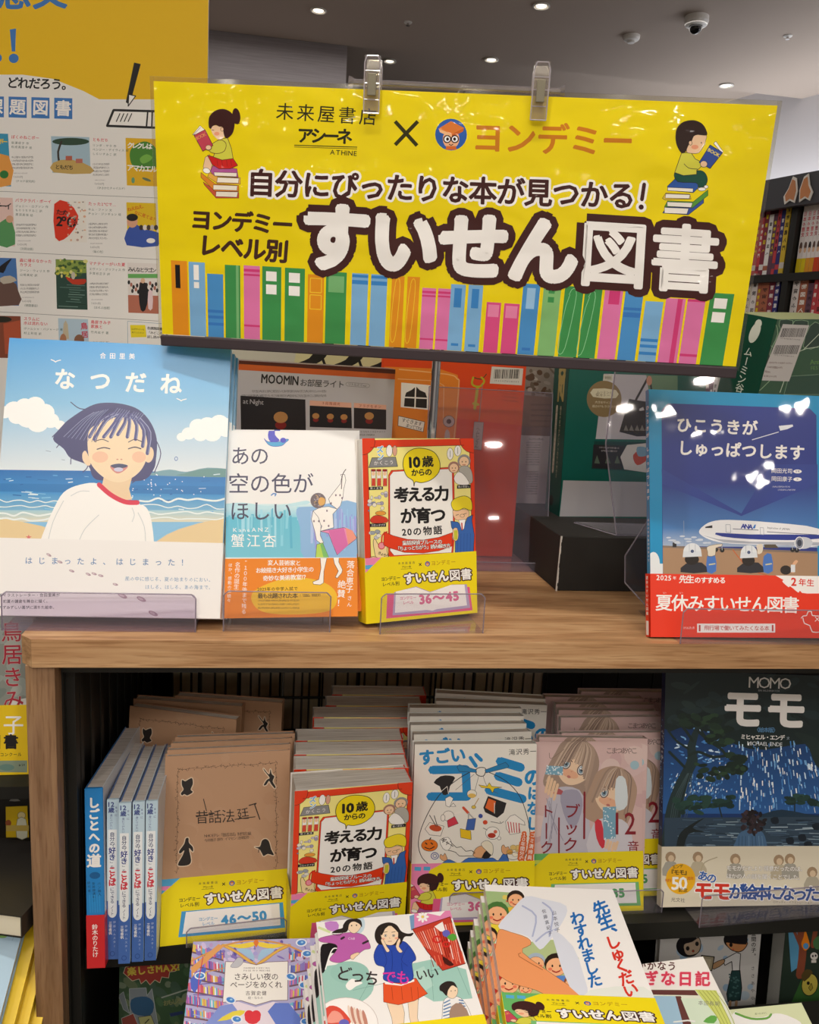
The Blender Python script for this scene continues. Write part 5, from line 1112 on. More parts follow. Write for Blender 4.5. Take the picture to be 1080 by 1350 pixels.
for k, t in enumerate(('各課題図書の', '「みどころ」と', '試し読みもできます！')): a.T(t, 874, 1226 + 26 * k, 874 + len(t) * 18, 1234 + 26 * k, K, sz=19, b=.03)
po = empty('wall_poster', Mp, 'tall yellow and white paper poster listing small book covers, at the left', 'poster')
mb = MB().box(0, PWd, 0, .0016, 0, PHt, '#f1efeb'); a.to(mb, off=.0001); mb.build('sheet', PAPER, po)
fr = MB(); fr.box(-.004, PWd + .004, .0018, .02, -.80, .0); fr.box(.02, .045, .002, .022, -.8, PHt - .02); fr.box(PWd - .045, PWd - .02, .002, .022, -.8, PHt - .02); fr.box(.02, PWd - .02, .0225, .03, PHt - .06, PHt - .02)
fr.build('backing_frame', BLACK, po)
# ================================================================== UPPER TIER OF THE CASE
rnd = random.Random(31)
def at_corner(w, h, lean, px0, px1, zt):
    """pose of a standing book whose top left / top right corners are seen at two pixels, top at height zt"""
    p = at(*px0, Z=zt); q = at(*px1, Z=zt); yaw = math.degrees(math.atan2(q.y - p.y, q.x - p.x))
    R = Matrix.Rotation(R_(yaw), 4, 'Z') @ Matrix.Rotation(R_(-lean), 4, 'X'); v = R.to_3x3() @ Vector((0, 0, h))
    return Matrix.Translation(p - v) @ R
SF = -.645; US = .645 / .604
def zt(h, lean): return SF + h * math.cos(R_(lean))
# ---- F: brown book with silhouettes
PF = pose(-.111 * US, .751 * US, -.6445, 6.7, 16.0, 1.0); wF, hF = .128 * US, .188 * US
a = cart(PF, wF, hF, '#c49a78', (100, 900, 3.553))
for k in range(40): a.ell(rnd.uniform(430, 1000), rnd.uniform(350, 900), rnd.uniform(20, 70), rnd.uniform(10, 40), rnd.choice(['#c59b79', '#c39977', '#c69d7c', '#c29775']), rnd.uniform(0, 90), 10)
def vine(p, q, n):
    pts = [(p[0] + (q[0] - p[0]) * k / n + rnd.uniform(-4, 4), p[1] + (q[1] - p[1]) * k / n + rnd.uniform(-4, 4)) for k in range(n + 1)]
    a.line(pts, 1.6, '#5a4430', cap=0)
    for x, y in pts: a.line([(x, y), (x + rnd.uniform(-11, 11), y + rnd.uniform(-11, 11))], 1.8, '#5a4430'); a.ell(x + rnd.uniform(-9, 9), y + rnd.uniform(-9, 9), 2.4, 2, '#4a3424', n=6)
vine((478, 405), (940, 375), 26); vine((478, 405), (472, 885), 26); vine((938, 380), (940, 880), 26)
sil = '#2a2422'; ol = ('#e4ccae', 8)
def silh(pts, sm=3): a.line(smooth(pts, True, sm) + [pts[0]], 9, '#e6d0b4', cap=5); a.poly(pts, sil, sm=sm)
silh([(498, 455), (512, 462), (530, 452), (545, 448), (548, 475), (538, 500), (548, 512), (530, 525), (520, 528), (508, 522), (498, 528), (492, 518), (505, 500), (497, 480)])
silh([(905, 460), (892, 478), (880, 480), (895, 455), (908, 445), (885, 415), (880, 402), (905, 430), (912, 405), (918, 428), (930, 440), (922, 462), (935, 485), (932, 495), (915, 475)])
silh([(515, 730), (528, 728), (530, 750), (548, 770), (548, 792), (530, 775), (540, 830), (530, 852), (500, 858), (478, 852), (500, 810), (508, 785), (490, 800), (484, 790), (508, 755)])
silh([(838, 770), (862, 768), (872, 740), (890, 732), (905, 745), (915, 780), (928, 808), (900, 802), (880, 812), (872, 800), (860, 780)]); a.line([(860, 775), (855, 795)], 3, sil)
c = '#2a2220'
a.T('昔話法', 560, 632, 745, 625, c, sz=66, b=.002); a.line([(598, 545), (612, 600)], 4, c); a.line([(565, 628), (650, 612)], 4, c); a.T('廷', 752, 618, 815, 612, c, sz=58, b=.002); a.line([(812, 575), (845, 565), (838, 572), (862, 640)], 5, c); a.line([(745, 640), (840, 628)], 4, c)
a.T('NHK Eテレ「昔話法廷」制作班 編', 603, 718, 820, 706, c, sz=18, res=1); a.T('今井雅子 原作  イマセン 法律監修', 603, 740, 812, 724, c, sz=16, res=1)
brown = book(PF, wF, hF, .0155, 'brown book of black animal silhouettes with a yellow 46-50 band, front of its stack', a, 'R', '#c09472', '#b08662', obi(wF, .0655 * US, '46～50', '#4a9ad2', ('#58aede', '#f08ab8'), False, bcol='#4aa0d8'), group='brown silhouette books')
for k, (p, q, ln, lb) in enumerate((((220.7, 989), (385, 981), 15.5, 'second brown silhouette book, just behind the banded front one'), ((225.5, 980), (385.5, 973), 15, 'third brown silhouette book from the front'),
        ((231, 972), (386, 967), 14.5, 'fourth brown silhouette book from the front, topmost of the near group'), ((171.3, 930.5), (311.4, 948.7), 6, 'brown silhouette book leaning askew over the white-blue spines'),
        ((176, 921), (320.9, 931.4), 5, 'second of the askew brown silhouette books'), ((231, 917), (372.8, 926.7), 4, 'rear brown silhouette book with a black hare, farthest back'))):
    M = at_corner(wF, hF, ln, p, q, zt(hF, ln))
    copy_thing(brown, M, lb, skip=('paper_band',))
# ---- G: thinking book again
gl = ['front of the lower stack, banded red and yellow thinking book beside the brown book', 'second red and yellow thinking book of the lower stack', 'third thinking book of the lower stack, red line along its top', 'fourth thinking book of the lower stack, widest page top',
      'fifth thinking book of the lower stack, shifted right', 'sixth thinking book of the lower stack, shifted right', 'seventh thinking book of the lower stack, near the wire grid', 'rearmost thinking book of the lower stack']
for k, (p, q) in enumerate((((388.7, 1043), (543, 1031)), ((387.5, 1014.5), (541, 1012)), ((388, 995), (540, 993)), ((390, 976.5), (540, 975.5)), ((412.6, 959), (556, 959)), ((412.6, 945.5), (554, 946)), ((429.6, 930), (568, 931)), ((438, 915.5), (572, 917)))):
    ln = .5; M = at_corner(wC, hC, ln, p, q, zt(hC, ln))
    if k == 0: book(M, wC, hC, .040, gl[k], art_c, 'R', '#f4efe8', '#e8401c', thinkb, group='lower stack of thinking books')
    elif k == 1: think2 = book(M, wC, hC, .0315, gl[k], art_c, 'R', '#f4efe8', '#e8401c', group='lower stack of thinking books', back='#b8b0a8')
    else: copy_thing(think2, M, gl[k])
# ---- H: garbage book
PH = pose(.128, .735, -.597, 1.0, 13, 1.2); wH, hH = .136 * US, .194 * US
PH = at_corner(wH, hH, 13, (547, 981.5), (721, 980.4), zt(hH, 13))
a = cart(PH, wH, hH, '#f2eee4', (520, 890, 4.091)); bl = '#1e8ccc'; ln = ('#2a2628', 2)
a.T('すごい', 132, 448, 385, 428, bl, sz=86, b=.09, res=3)
for p in ([(205, 512), (385, 508), (392, 650)], [(195, 655), (392, 655)]): a.line(p, 46, bl, cap=10)
for p in ([(410, 445), (440, 490)], [(440, 430), (468, 458)]): a.line(p, 20, bl, cap=8)
for p in ([(570, 465), (680, 498)], [(560, 545), (668, 578)], [(510, 620), (690, 668)]): a.line(p, 48, bl, cap=10)
a.T('の', 696, 552, 800, 552, bl, sz=100, b=.09, res=3); a.T('はなし', 757, 598, 745, 842, bl, sz=76, v=True, b=.09, res=3); a.T('滝沢秀一', 616, 417, 768, 411, K, sz=35, b=.01); a.T('文', 786, 409, 806, 408, K, sz=18)
a.line([(438, 508), (345, 560), (240, 650), (160, 790), (130, 900), (150, 985), (215, 1042)], 4, '#2a2628', sm=4); a.line([(490, 515), (600, 570), (680, 660), (725, 800), (730, 900), (700, 985), (690, 1020)], 4, '#2a2628', sm=4)
a.poly([(445, 505), (470, 498), (492, 505), (485, 540), (462, 545), (440, 530)], '#f2eee4', sm=3, line=('#2a2628', 4)); a.poly([(338, 495), (350, 482), (440, 510), (445, 525), (350, 520)], '#2584bc', line=ln); a.poly([(488, 512), (600, 470), (618, 490), (610, 500), (495, 528)], '#2584bc', line=ln)
for p in ([(455, 545), (430, 640)], [(480, 545), (500, 600), (560, 640)], [(430, 535), (330, 620)]): a.line(p, 2, '#5a5658', sm=2, cap=0)
a.poly([(212, 580), (250, 545), (300, 542), (328, 555), (300, 600), (290, 640), (262, 645), (245, 600)], '#232022', sm=2); a.line([(240, 600), (250, 630), (285, 600), (292, 640)], 3, '#f2eee4')
a.poly([(480, 715), (505, 652), (605, 690), (590, 742), (555, 770), (490, 740)], '#232022'); a.poly([(490, 715), (508, 665), (548, 680), (535, 742)], '#e86a28'); a.line([(540, 690), (540, 745)], 4, '#e8e4dc')
a.poly([(455, 592), (500, 600), (512, 580), (525, 600), (580, 605), (540, 612), (530, 635), (515, 612), (470, 606)], '#f0d028', line=ln); a.ell(418, 640, 26, 22, '#f6f0e0', n=16, line=ln); a.ell(418, 650, 22, 12, '#e8c060', n=14); a.line([(455, 665), (425, 715)], 5, '#c8a878'); a.ell(428, 712, 12, 9, '#e8c850', n=10, line=ln)
a.poly([(275, 665), (300, 652), (318, 665), (298, 712), (278, 705)], '#fbf8f0', line=ln); a.poly([(302, 708), (318, 690), (332, 708)], '#fbf8f0', line=ln)
a.ell(292, 760, 30, 28, '#f8f2e8', n=16, line=ln); a.poly([(285, 785), (325, 762), (345, 800), (290, 822)], '#d83a50', line=ln); a.line([(330, 745), (358, 738)], 9, '#f8f2e8'); a.ell(262, 770, 12, 18, '#f8f2e8', n=12, line=ln)
a.line([(372, 715), (400, 745)], 14, '#d85030'); a.line([(400, 745), (425, 770)], 7, '#b8b4b0'); a.line([(400, 745), (400, 775)], 7, '#b8b4b0'); a.ell(465, 760, 12, 12, '#3a50a0', n=14); a.ell(490, 794, 13, 12, '#d84a28', n=14)
a.poly([(395, 778), (440, 772), (430, 835), (385, 835)], '#4468b4', line=ln); a.poly([(355, 828), (412, 840), (415, 888), (358, 876)], '#f0c820', line=ln); a.line([(520, 790), (570, 800)], 3, '#5a5658'); a.line([(590, 790), (575, 800), (570, 790)], 3, '#5a5658')
a.poly([(165, 830), (190, 795), (268, 815), (250, 868), (190, 862)], '#f6efe4', line=ln); a.ell(222, 825, 34, 18, '#c8502a', 10, 14); a.line([(190, 755), (225, 815)], 4, '#3a3436'); a.line([(215, 758), (232, 815)], 4, '#3a3436')
a.poly([(600, 790), (625, 760), (650, 752), (700, 790), (705, 810), (670, 800), (680, 850), (625, 860), (605, 830)], '#fbf6ee', line=ln)
for k in range(5): a.line([(612 + 15 * k, 790 + 2 * k), (622 + 13 * k, 850)], 5, '#c83a44', cap=0)
a.ell(530, 852, 38, 34, '#fbf6ee', n=20, line=ln); a.ell(525, 865, 22, 14, '#b83a28', n=14); a.ell(545, 845, 10, 10, '#d86a50', n=10); a.line([(480, 825), (500, 835)], 4, '#8a8688'); a.ell(565, 880, 10, 9, '#fbf6ee', n=10, line=ln)
a.ell(190, 918, 44, 32, '#e87a20', n=22, line=ln); a.line([(168, 905), (176, 912)], 6, K); a.line([(198, 905), (206, 912)], 6, K); a.line([(165, 928), (190, 938), (215, 925)], 5, K, sm=2); a.line([(190, 888), (196, 878)], 6, K)
a.poly([(245, 890), (290, 875), (310, 910), (290, 945), (262, 935)], '#fbf8f0', sm=2, line=ln); a.T('ギャー', 255, 885, 318, 925, K, sz=28, b=.05)
a.line([(300, 895), (335, 930), (360, 925), (385, 950), (415, 945), (430, 960)], 3, K, sm=2); a.line([(290, 945), (330, 955), (350, 975), (390, 975), (425, 975)], 3, K, sm=2)
a.poly([(425, 965), (440, 935), (470, 920), (505, 925), (515, 960), (500, 985), (455, 985), (432, 980)], '#e8b080', sm=3, line=ln); a.poly([(470, 985), (505, 935), (530, 950), (512, 985)], '#232022', sm=2); a.poly([(468, 915), (485, 895), (510, 895), (532, 920), (528, 970), (500, 950)], '#f2ead4', sm=3, line=ln); a.line([(420, 948), (435, 958), (422, 968)], 3, K)
a.poly([(270, 1005), (300, 995), (350, 1015), (400, 985), (480, 990), (530, 985), (560, 1000), (590, 960), (612, 980), (585, 1042), (260, 1048)], '#3f72c0', sm=3, line=ln)
a.poly([(245, 985), (250, 965), (262, 975), (272, 960), (280, 975), (285, 995), (265, 1002)], '#e8b080', sm=2, line=ln); a.ell(218, 975, 20, 18, None, n=18, line=('#3a50a0', 4)); a.ell(218, 975, 10, 9, None, n=12, line=('#3a50a0', 3))
a.poly([(578, 925), (590, 915), (600, 930), (615, 925), (620, 950), (600, 968), (580, 955)], '#e8b080', sm=2, line=ln)
for k in range(10): a.ell(645 + rnd.uniform(-25, 25), 940 + rnd.uniform(-20, 30), 17, 14, rnd.choice(['#f0d8a0', '#e8c878', '#f8f0dc', '#e0a850']), n=12, line=('#8a7a60', 1.5))
a.ell(640, 975, 34, 20, None, n=18, line=ln)
for x0, n_, sd in ((690, 5, '１０年間分の'), (736, 5, 'ゴミ清掃員')): a.T(sd, x0 + 12, 848, x0 - 8, 998, WH, sz=26, v=True, b=.02, o=('#e06a30', .75))
a.T('お話', 692, 1000, 672, 1040, WH, sz=26, v=True, b=.02, o=('#e06a30', .75))
trash = book(PH, wH, hH, .0200, 'white book with a big see-through bag full of rubbish, front of its stack', a, 'R', '#eef0ea', '#dfe6e4', obi(wH, .067 * US, '36～45', '#e0709a', ('#f08ab8', '#58aede'), True, girl=True), group='rubbish bag books')
hl = ['second rubbish bag book from the front', 'third rubbish bag book from the front', 'fourth rubbish bag book from the front', 'fifth rubbish bag book, its right end beside the pink books', 'sixth rubbish bag book, pushed to the right', 'rearmost rubbish bag book, blue back showing']
for k, (p, q) in enumerate((((545.8, 968.5), (713, 964)), ((541.5, 956), (708, 953.5)), ((540.4, 944.5), (704, 944)), ((540.4, 933), (700, 934)), ((575, 924), (731, 930)), ((575, 913.5), (727, 922)))):
    ln = 12 - k; copy_thing(trash, at_corner(wH, hH, ln, p, q, zt(hH, ln)), hl[k], skip=('paper_band',))
# ---- I: pink book of two girls
wI, hI = .128 * US, .188 * US; PI_ = at_corner(wI, hI, 16, (705, 978), (842.5, 976.8), zt(hI, 16))
a = cart(PI_, wI, hI, '#dcbcb8', (690, 890, 4.09))
for k in range(18): a.ell(rnd.uniform(60, 640), rnd.uniform(360, 950), rnd.uniform(30, 80), rnd.uniform(30, 90), rnd.choice(['#dfc2c0', '#d8b4b4', '#e4cac4', '#d4b0b0']), rnd.uniform(0, 90), 14)
def mgirl(cx, cy, r, hair, tilt, eyes):
    q = R_(tilt); f = lambda x, y: (cx + (x * math.cos(q) - y * math.sin(q)) * r, cy + (x * math.sin(q) + y * math.cos(q)) * r)
    a.poly([f(x, y) for x, y in ((-1.15, -.3), (-1.0, -.95), (-.3, -1.4), (.5, -1.3), (1.1, -.7), (1.25, .1), (1.2, 1.0), (.9, 1.6), (-.9, 1.6), (-1.25, .9))], hair, sm=4)
    a.poly([f(x, y) for x, y in ((-.85, -.5), (-.3, -.8), (.4, -.75), (.85, -.4), (.85, .3), (.5, .8), (0, 1.02), (-.5, .8), (-.85, .3))], '#f4d4b4', sm=4)
    a.ell(*f(-.1, .45), r * .5, r * .22, '#eeb694', tilt, 14)
    for s_ in (-1, 1):
        if s_ not in eyes: continue
        x, y = f(.42 * s_, .05); a.ell(x, y, r * .2, r * .26, '#f8f4f0', tilt, 16, line=('#5a4a50', r * .05)); a.ell(x, y, r * .14, r * .2, '#8aa4b4', tilt, 14); a.ell(x, y, r * .07, r * .1, '#3a4450', n=8); a.ell(x - r * .04, y - r * .07, r * .045, r * .05, '#ffffff', n=6)
        a.line([f(.42 * s_ - .24, -.18), f(.42 * s_, -.27), f(.42 * s_ + .24, -.16)], r * .05, '#4a3a3c', sm=2)
    a.ell(*f(-.02, .32), r * .05, r * .03, '#d89a80', n=8); a.ell(*f(-.05, .62), r * .1, r * .07, '#c87a70', tilt, 10)
    for k in range(26):
        u = -1.0 + 2.0 * k / 25; e = f(u * 1.05, -.35 + .25 * rnd.random() + (abs(u) ** 2) * 1.4); a.line([f(u * .25, -1.35), f(u * .75, -.95), e], r * rnd.uniform(.05, .1), rnd.choice([hair, '#b49a88', '#8a7468', '#cbb4a0', '#a08878']), sm=3, cap=0)
mgirl(275, 490, 105, '#a89080', 22, (-1, 1))
a.poly([(150, 640), (230, 600), (330, 660), (350, 960), (110, 960), (110, 760)], '#c8c4d0', sm=3); a.poly([(200, 640), (290, 620), (320, 700), (280, 820), (230, 780)], '#a8a4b8', sm=3); a.poly([(150, 640), (190, 610), (215, 625), (205, 645)], '#b85a60')
for k in range(7): a.line([(rnd.uniform(120, 200), rnd.uniform(660, 760)), (rnd.uniform(120, 240), rnd.uniform(820, 950))], 3, '#9a96a8', cap=0)
mgirl(480, 640, 105, '#b89a84', 16, (-1,))
a.poly([(500, 560), (550, 560), (560, 700), (500, 720)], '#dfe8ec', sm=3)
a.poly([(380, 800), (460, 770), (560, 800), (580, 960), (350, 960)], '#d8d4dc', sm=3); a.poly([(385, 790), (420, 785), (440, 900), (425, 935), (395, 880)], '#d83a48', sm=2)
def phone(p): 
    a.poly(p, '#7fb0c8'); xs = [q[0] for q in p]; ys = [q[1] for q in p]
    for k in range(26): 
        u, v = rnd.random(), rnd.random(); x = (p[0][0] * (1 - u) + p[1][0] * u) * (1 - v) + (p[3][0] * (1 - u) + p[2][0] * u) * v; y = (p[0][1] * (1 - u) + p[1][1] * u) * (1 - v) + (p[3][1] * (1 - u) + p[2][1] * u) * v; a.ell(x, y, 4, 4, '#e8f2f6', n=7)
phone([(128, 488), (215, 492), (212, 540), (118, 535)]); phone([(428, 712), (500, 708), (498, 880), (432, 885)])
for x, y in ((120, 560), (135, 570), (150, 585), (165, 600)): a.line([(x, y + 70), (x + 20, y - 10)], 15, '#f0cca8')
for x, y in ((445, 890), (460, 900), (478, 905), (495, 900)): a.line([(x, y + 40), (x + 12, y)], 15, '#f0cca8')
a.ell(600, 485, 24, 24, '#a8c8d4', n=16); a.line([(220, 400), (150, 450), (140, 420)], 2.5, '#8a7468', sm=3)
mr = '#8c1f2c'
a.T('こまつあやこ', 450, 408, 612, 408, '#6a5450', sz=38, res=2); a.line([(330, 632), (328, 880)], 11, mr); a.line([(192, 770), (192, 962)], 9, mr)
a.T('ブック', 266, 690, 252, 960, mr, sz=86, v=True, b=.02); a.T('ト', 100, 735, 160, 735, mr, sz=78, b=.02); a.line([(124, 800), (124, 880)], 8, mr); a.T('ク', 95, 930, 160, 930, mr, sz=78, b=.02)
a.T('12', 486, 800, 628, 800, mr, sz=170, sx=.8, b=.008); a.T('音', 562, 925, 622, 925, mr, sz=66, b=.008)
pink = book(PI_, wI, hI, .0155, 'pink book of two pale-haired girls holding blue dotted cases, front left of its stack', a, 'R', '#cfb4b0', '#c8a8a4', obi(wI, .0655 * US, '26～35', '#5aa86a', ('#6ab86a', '#c8d85a'), False, bcol='#7ac07a'), group='pink books of two girls')
il = ['second pink book of two girls, right of the front one beside the night-sky book', 'third pink book of two girls, thin strip behind the front', 'fourth pink book, second row of the pink stack', 'fifth pink book in the shaded stack', 'sixth pink book in the shaded stack', 'seventh pink book, well back in the shade', 'rearmost pink book, at the back right of the case']
for k, (p, q, b_) in enumerate((((741, 966.5), (876, 965.4), 1), ((711, 971.5), (842, 973.5), 0), ((739.8, 946), (861, 945), 0), ((737, 936), (859, 937.6), 0), ((733, 928.5), (850, 929), 0), ((719.4, 918.5), (845, 921), 0), ((766.7, 911.7), (881, 912.6), 0))):
    ln = 14 - k * 1.5; copy_thing(pink, at_corner(wI, hI, ln, p, q, zt(hI, ln)), il[k], skip=() if b_ else ('paper_band',))
# ---- J: night-sky picture book
PJ = pose(.433 * US, .768 * US, -.638, .8, 16.0, 2.0); wJ, hJ = .205 * US, .264 * US
a = cart(PJ, wJ, hJ, '#1c3a70', (860, 870, 3.75))
a.grad([(40, 300), (1000, 300), (1000, 760), (40, 760)], '#14305e', '#2f62a4'); a.poly([(60, 60), (1000, 60), (1000, 360), (700, 420), (480, 440), (200, 330), (60, 340)], '#1c2c2c', sm=3)
for k in range(60): a.ell(rnd.uniform(90, 900), rnd.uniform(80, 330), rnd.uniform(20, 60), rnd.uniform(8, 24), rnd.choice(['#202f2e', '#26383a', '#182626', '#2a3c3a']), rnd.uniform(-40, 40), 9)
for k in range(520):
    q = rnd.random(); x = rnd.uniform(90, 900); y = rnd.uniform(400, 730)
    if x < 330 and y < 560: y = rnd.uniform(560, 660)
    dx = (x - 470) / 430 * 16; dy = rnd.uniform(12, 34) * (1 if x > 420 else .4); a.line([(x, y), (x + dx * .4, y + dy)], rnd.uniform(2.5, 6.5), rnd.choice(['#7fb8ec', '#d4ecff', '#4a8ad0', '#ffffff', '#5c9cdc']), cap=0)
for k in range(44): a.line([(rnd.uniform(85, 420), rnd.uniform(330, 500))] * 1 + [(rnd.uniform(85, 420), rnd.uniform(330, 500))], 0.1, '#ffffff', cap=0) if 0 else a.ell(rnd.uniform(90, 350), rnd.uniform(335, 520), rnd.uniform(4, 16), 4, rnd.choice(['#7fb8ec', '#d4ecff', '#4a8ad0']), rnd.uniform(-30, 30), 7)
tk = '#20302f'
a.poly([(50, 960), (65, 760), (110, 620), (170, 500), (175, 420), (215, 330), (235, 340), (215, 430), (225, 500), (200, 560), (165, 650), (140, 780), (128, 960)], '#26383a', sm=4)
for p, w_ in (([(185, 470), (230, 455), (300, 480), (380, 470)], 14), ([(200, 400), (150, 330), (100, 300)], 14), ([(180, 440), (120, 400), (80, 350)], 11), ([(225, 350), (280, 400), (340, 440), (370, 480)], 14), ([(160, 530), (110, 480), (85, 455)], 14), ([(280, 400), (240, 340), (250, 290)], 9)): a.line(p, w_, tk, sm=3)
for k in range(9): a.line([(80 + k * 8, 940), (100 + k * 10, 720), (175 + k * 3, 560)], 2.5, rnd.choice(['#4a6064', '#182424', '#3c5054']), sm=3, cap=0)
def crown(pts, n, c0): 
    for x, y, rx, ry in pts:
        for k in range(n): a.ell(x + rnd.uniform(-rx, rx), y + rnd.uniform(-ry, ry), rnd.uniform(12, 32), rnd.uniform(8, 18), rnd.choice(c0), rnd.uniform(-20, 20), 9)
crown([(330, 550, 110, 40), (420, 510, 40, 40), (330, 380, 60, 40), (240, 300, 100, 30)], 26, ['#1c2e26', '#263c2e', '#304a34', '#1a2a24']); crown([(310, 700, 90, 22), (170, 720, 60, 40)], 22, ['#1c3430', '#24423c', '#2a4a40'])
crown([(720, 690, 55, 18), (850, 700, 70, 18)], 18, ['#1c3430', '#24423c', '#2e5048']); a.line([(705, 700), (704, 770)], 6, tk); a.line([(330, 720), (345, 780)], 7, tk)
a.poly([(700, 360), (770, 430), (810, 520), (900, 600), (900, 470), (840, 430), (800, 380)], '#22322f', sm=3); a.poly([(520, 770), (640, 740), (820, 770), (1000, 760), (1000, 790), (400, 790)], '#20384c', sm=3); a.poly([(60, 780), (1000, 775), (1000, 1000), (60, 1000)], '#34485a')
for k in range(120): 
    x = rnd.uniform(120, 880); y = rnd.uniform(785, 950); a.line([(x, y), (x + rnd.uniform(20, 110), y + rnd.uniform(-5, 5))], rnd.uniform(2, 5), rnd.choice(['#8aa4b4', '#5a7488', '#1c2c3c', '#a8bcc8', '#46607a']), cap=0)
for x, y in ((740, 880), (770, 915), (605, 795), (680, 895), (810, 825)): a.poly([(x - 20, y - 12), (x + 15, y - 18), (x + 20, y + 12), (x - 10, y + 15)], '#16222e', sm=2)
a.poly([(120, 950), (130, 870), (180, 820), (260, 780), (200, 830), (260, 850), (180, 860), (150, 950)], '#1c2628', sm=3)
a.poly([(400, 970), (415, 890), (440, 850), (500, 835), (548, 855), (568, 920), (566, 970)], '#4a6c90', sm=3)
for k in range(8): a.line([(430 + k * 16, 870), (425 + k * 18, 950)], 3, rnd.choice(['#6a8cac', '#34506e']), cap=0)
for k in range(70):
    q = rnd.uniform(0, 6.28); r = 60 * math.sqrt(rnd.random()); a.ell(500 + r * 1.0 * math.cos(q), 800 + r * .98 * math.sin(q), rnd.uniform(8, 17), rnd.uniform(6, 12), rnd.choice(['#231c20', '#33282c', '#1a1418', '#43343a']), rnd.uniform(0, 180), 8)
a.T('MOMO', 478, 110, 686, 118, '#e8e8e4', sz=78); a.T('EIN BILDERBUCH', 524, 151, 630, 154, '#b8bcc0', sz=13, res=1)
a.T('モモ', 338, 240, 768, 252, WH, sz=205, b=.085, res=3); a.T('〈絵本版〉', 505, 345, 622, 348, '#6aa4d8', sz=27, b=.01); a.T('ミヒャエル・エンデ', 438, 380, 655, 385, WH, sz=27, b=.045); a.T('文', 664, 387, 680, 387, '#b8c8d8', sz=16); a.T('MICHAEL ENDE', 470, 412, 644, 418, '#dfe4e8', sz=27)
hb = .0665 * US; b = cart(PJ, wJ, hb, '#e2d9c2', (860, 870, 3.75))
for x, y in ((90, 975), (225, 975), (410, 985), (625, 990), (680, 985), (790, 1050)): b.ell(x, y, 26, 28, '#a88e70', n=12); b.poly([(x - 40, y + 90), (x - 25, y + 25), (x + 25, y + 25), (x + 45, y + 90)], rnd.choice(['#b4ac98', '#c0b49a', '#a8a498']), sm=2); b.ell(x + 3, y + 6, 15, 17, '#dcc4a4', n=10)
b.line([(320, 975), (260, 1000), (240, 1040)], 5, '#b8ac90', sm=3)
b.ell(140, 1082, 73, 76, '#f0b41c', n=36); b.T('エンデ', 98, 1024, 152, 1018, K, sz=19, b=.03); b.T('『モモ』', 80, 1050, 185, 1050, K, sz=28, b=.05); b.T('刊行', 62, 1090, 95, 1090, '#c8302a', sz=18, b=.02); b.T('50', 95, 1104, 172, 1104, WH, sz=88, b=.05); b.T('周年', 172, 1080, 205, 1080, '#c8302a', sz=18); b.T('記念', 128, 1136, 175, 1138, K, sz=22, b=.02)
b.T('モモがだれより得意だったのは、', 366, 1029, 758, 1033, WH, sz=28, b=.02, o=('#8a8272', .09)); b.T('ほかの人の話を聞くことでした。', 366, 1068, 745, 1075, WH, sz=28, b=.02, o=('#8a8272', .09))
b.T('あの', 228, 1062, 315, 1085, '#3a6ab8', sz=52, b=.06, o=(WH, .16)); b.T('モモ', 208, 1140, 388, 1145, '#d83a28', sz=98, b=.08, o=(WH, .2)); b.T('が絵本になった！', 385, 1144, 885, 1160, '#34569c', sz=82, b=.06, o=(WH, .16)); b.T('光文社', 92, 1184, 162, 1188, '#4a443c', sz=23)
b.T('ロセッティ・イラストレーション', 596, 1196, 790, 1199, '#6a645a', sz=13, res=1)
tJ = .0095; sa = Art(tJ, hJ, [(0, 0), (24, 0), (24, 1180), (0, 1180)], '#1c2450')
for k in range(40): sa.ell(rnd.uniform(2, 22), rnd.uniform(250, 800), 2.5, 4, rnd.choice(['#5a8ac8', '#a8c8e8']), n=6)
sa.T('モモ〈絵本版〉', 12, 300, 12, 480, '#e8e8f0', sz=15, v=True)
book(PJ, wJ, hJ, tJ, 'dark blue night-sky picture book with a cream band, at the right of the upper tier', a, 'L', '#1c3060', '#1c2450', (hb, b, '#e2d9c2'), sart=sa)
stand_at(919, 1140, 1219, SF + .001, .040, .08, .14, 'clear stand with a raised lip in front of the night-sky book', yaw=3, ang=18)
stand_at(590, 706, 1212, SF + .001, .036, .06, .10, 'clear stand in front of the rubbish bag book'); stand_at(722, 874, 1206, SF + .001, .030, .06, .10, 'clear stand in front of the pink books')
stand_at(246, 377, 1245, SF + .001, .022, .06, .10, 'clear stand in front of the brown silhouette book', yaw=6)
# ---- spine-out books at the left
def spine_book(M, w, h, d, label, sart, col, bcol=None, group=None, band=None, back=None):
    return book(M, w, h, d, label, None, 'F', col, bcol or col, band, SATIN, group, sart=sart, pcol='#e8e2dc', back=back)
wS, hS = .0175, .193; PS = pose(-.1873, .7782, -.645, -2.3, 5.6, -1.5)
a = Art(wS, hS, [(45, 492), (122, 492), (137, 1328), (57, 1328)], '#2287d0'); a.crop(0, 0, 1)
a.T('しごとへの', 84, 530, 88, 785, WH, sz=50, v=True, b=.10, res=3); a.T('道', 52, 818, 120, 818, WH, sz=64, b=.08); 
a.ell(90, 885, 24, 16, '#15609c', n=16); a.T('パン職人', 108, 915, 112, 985, '#123a5c', sz=15, v=True, res=1); a.T('新幹線運転士', 84, 915, 88, 1010, '#123a5c', sz=14, v=True, res=1); a.T('研究者', 62, 910, 66, 965, '#123a5c', sz=14, v=True, res=1)
for k in range(5): a.line([(66 + 11 * k, 975), (70 + 11 * k, 1060)], 4, '#2f9adc', cap=0)
mbd = Art(wS, .058, [(50, 1072), (134, 1072), (137, 1328), (57, 1328)], '#d8262c'); mbd.T('鈴木のりたけ', 90, 1118, 94, 1278, WH, sz=28, v=True, b=.03)
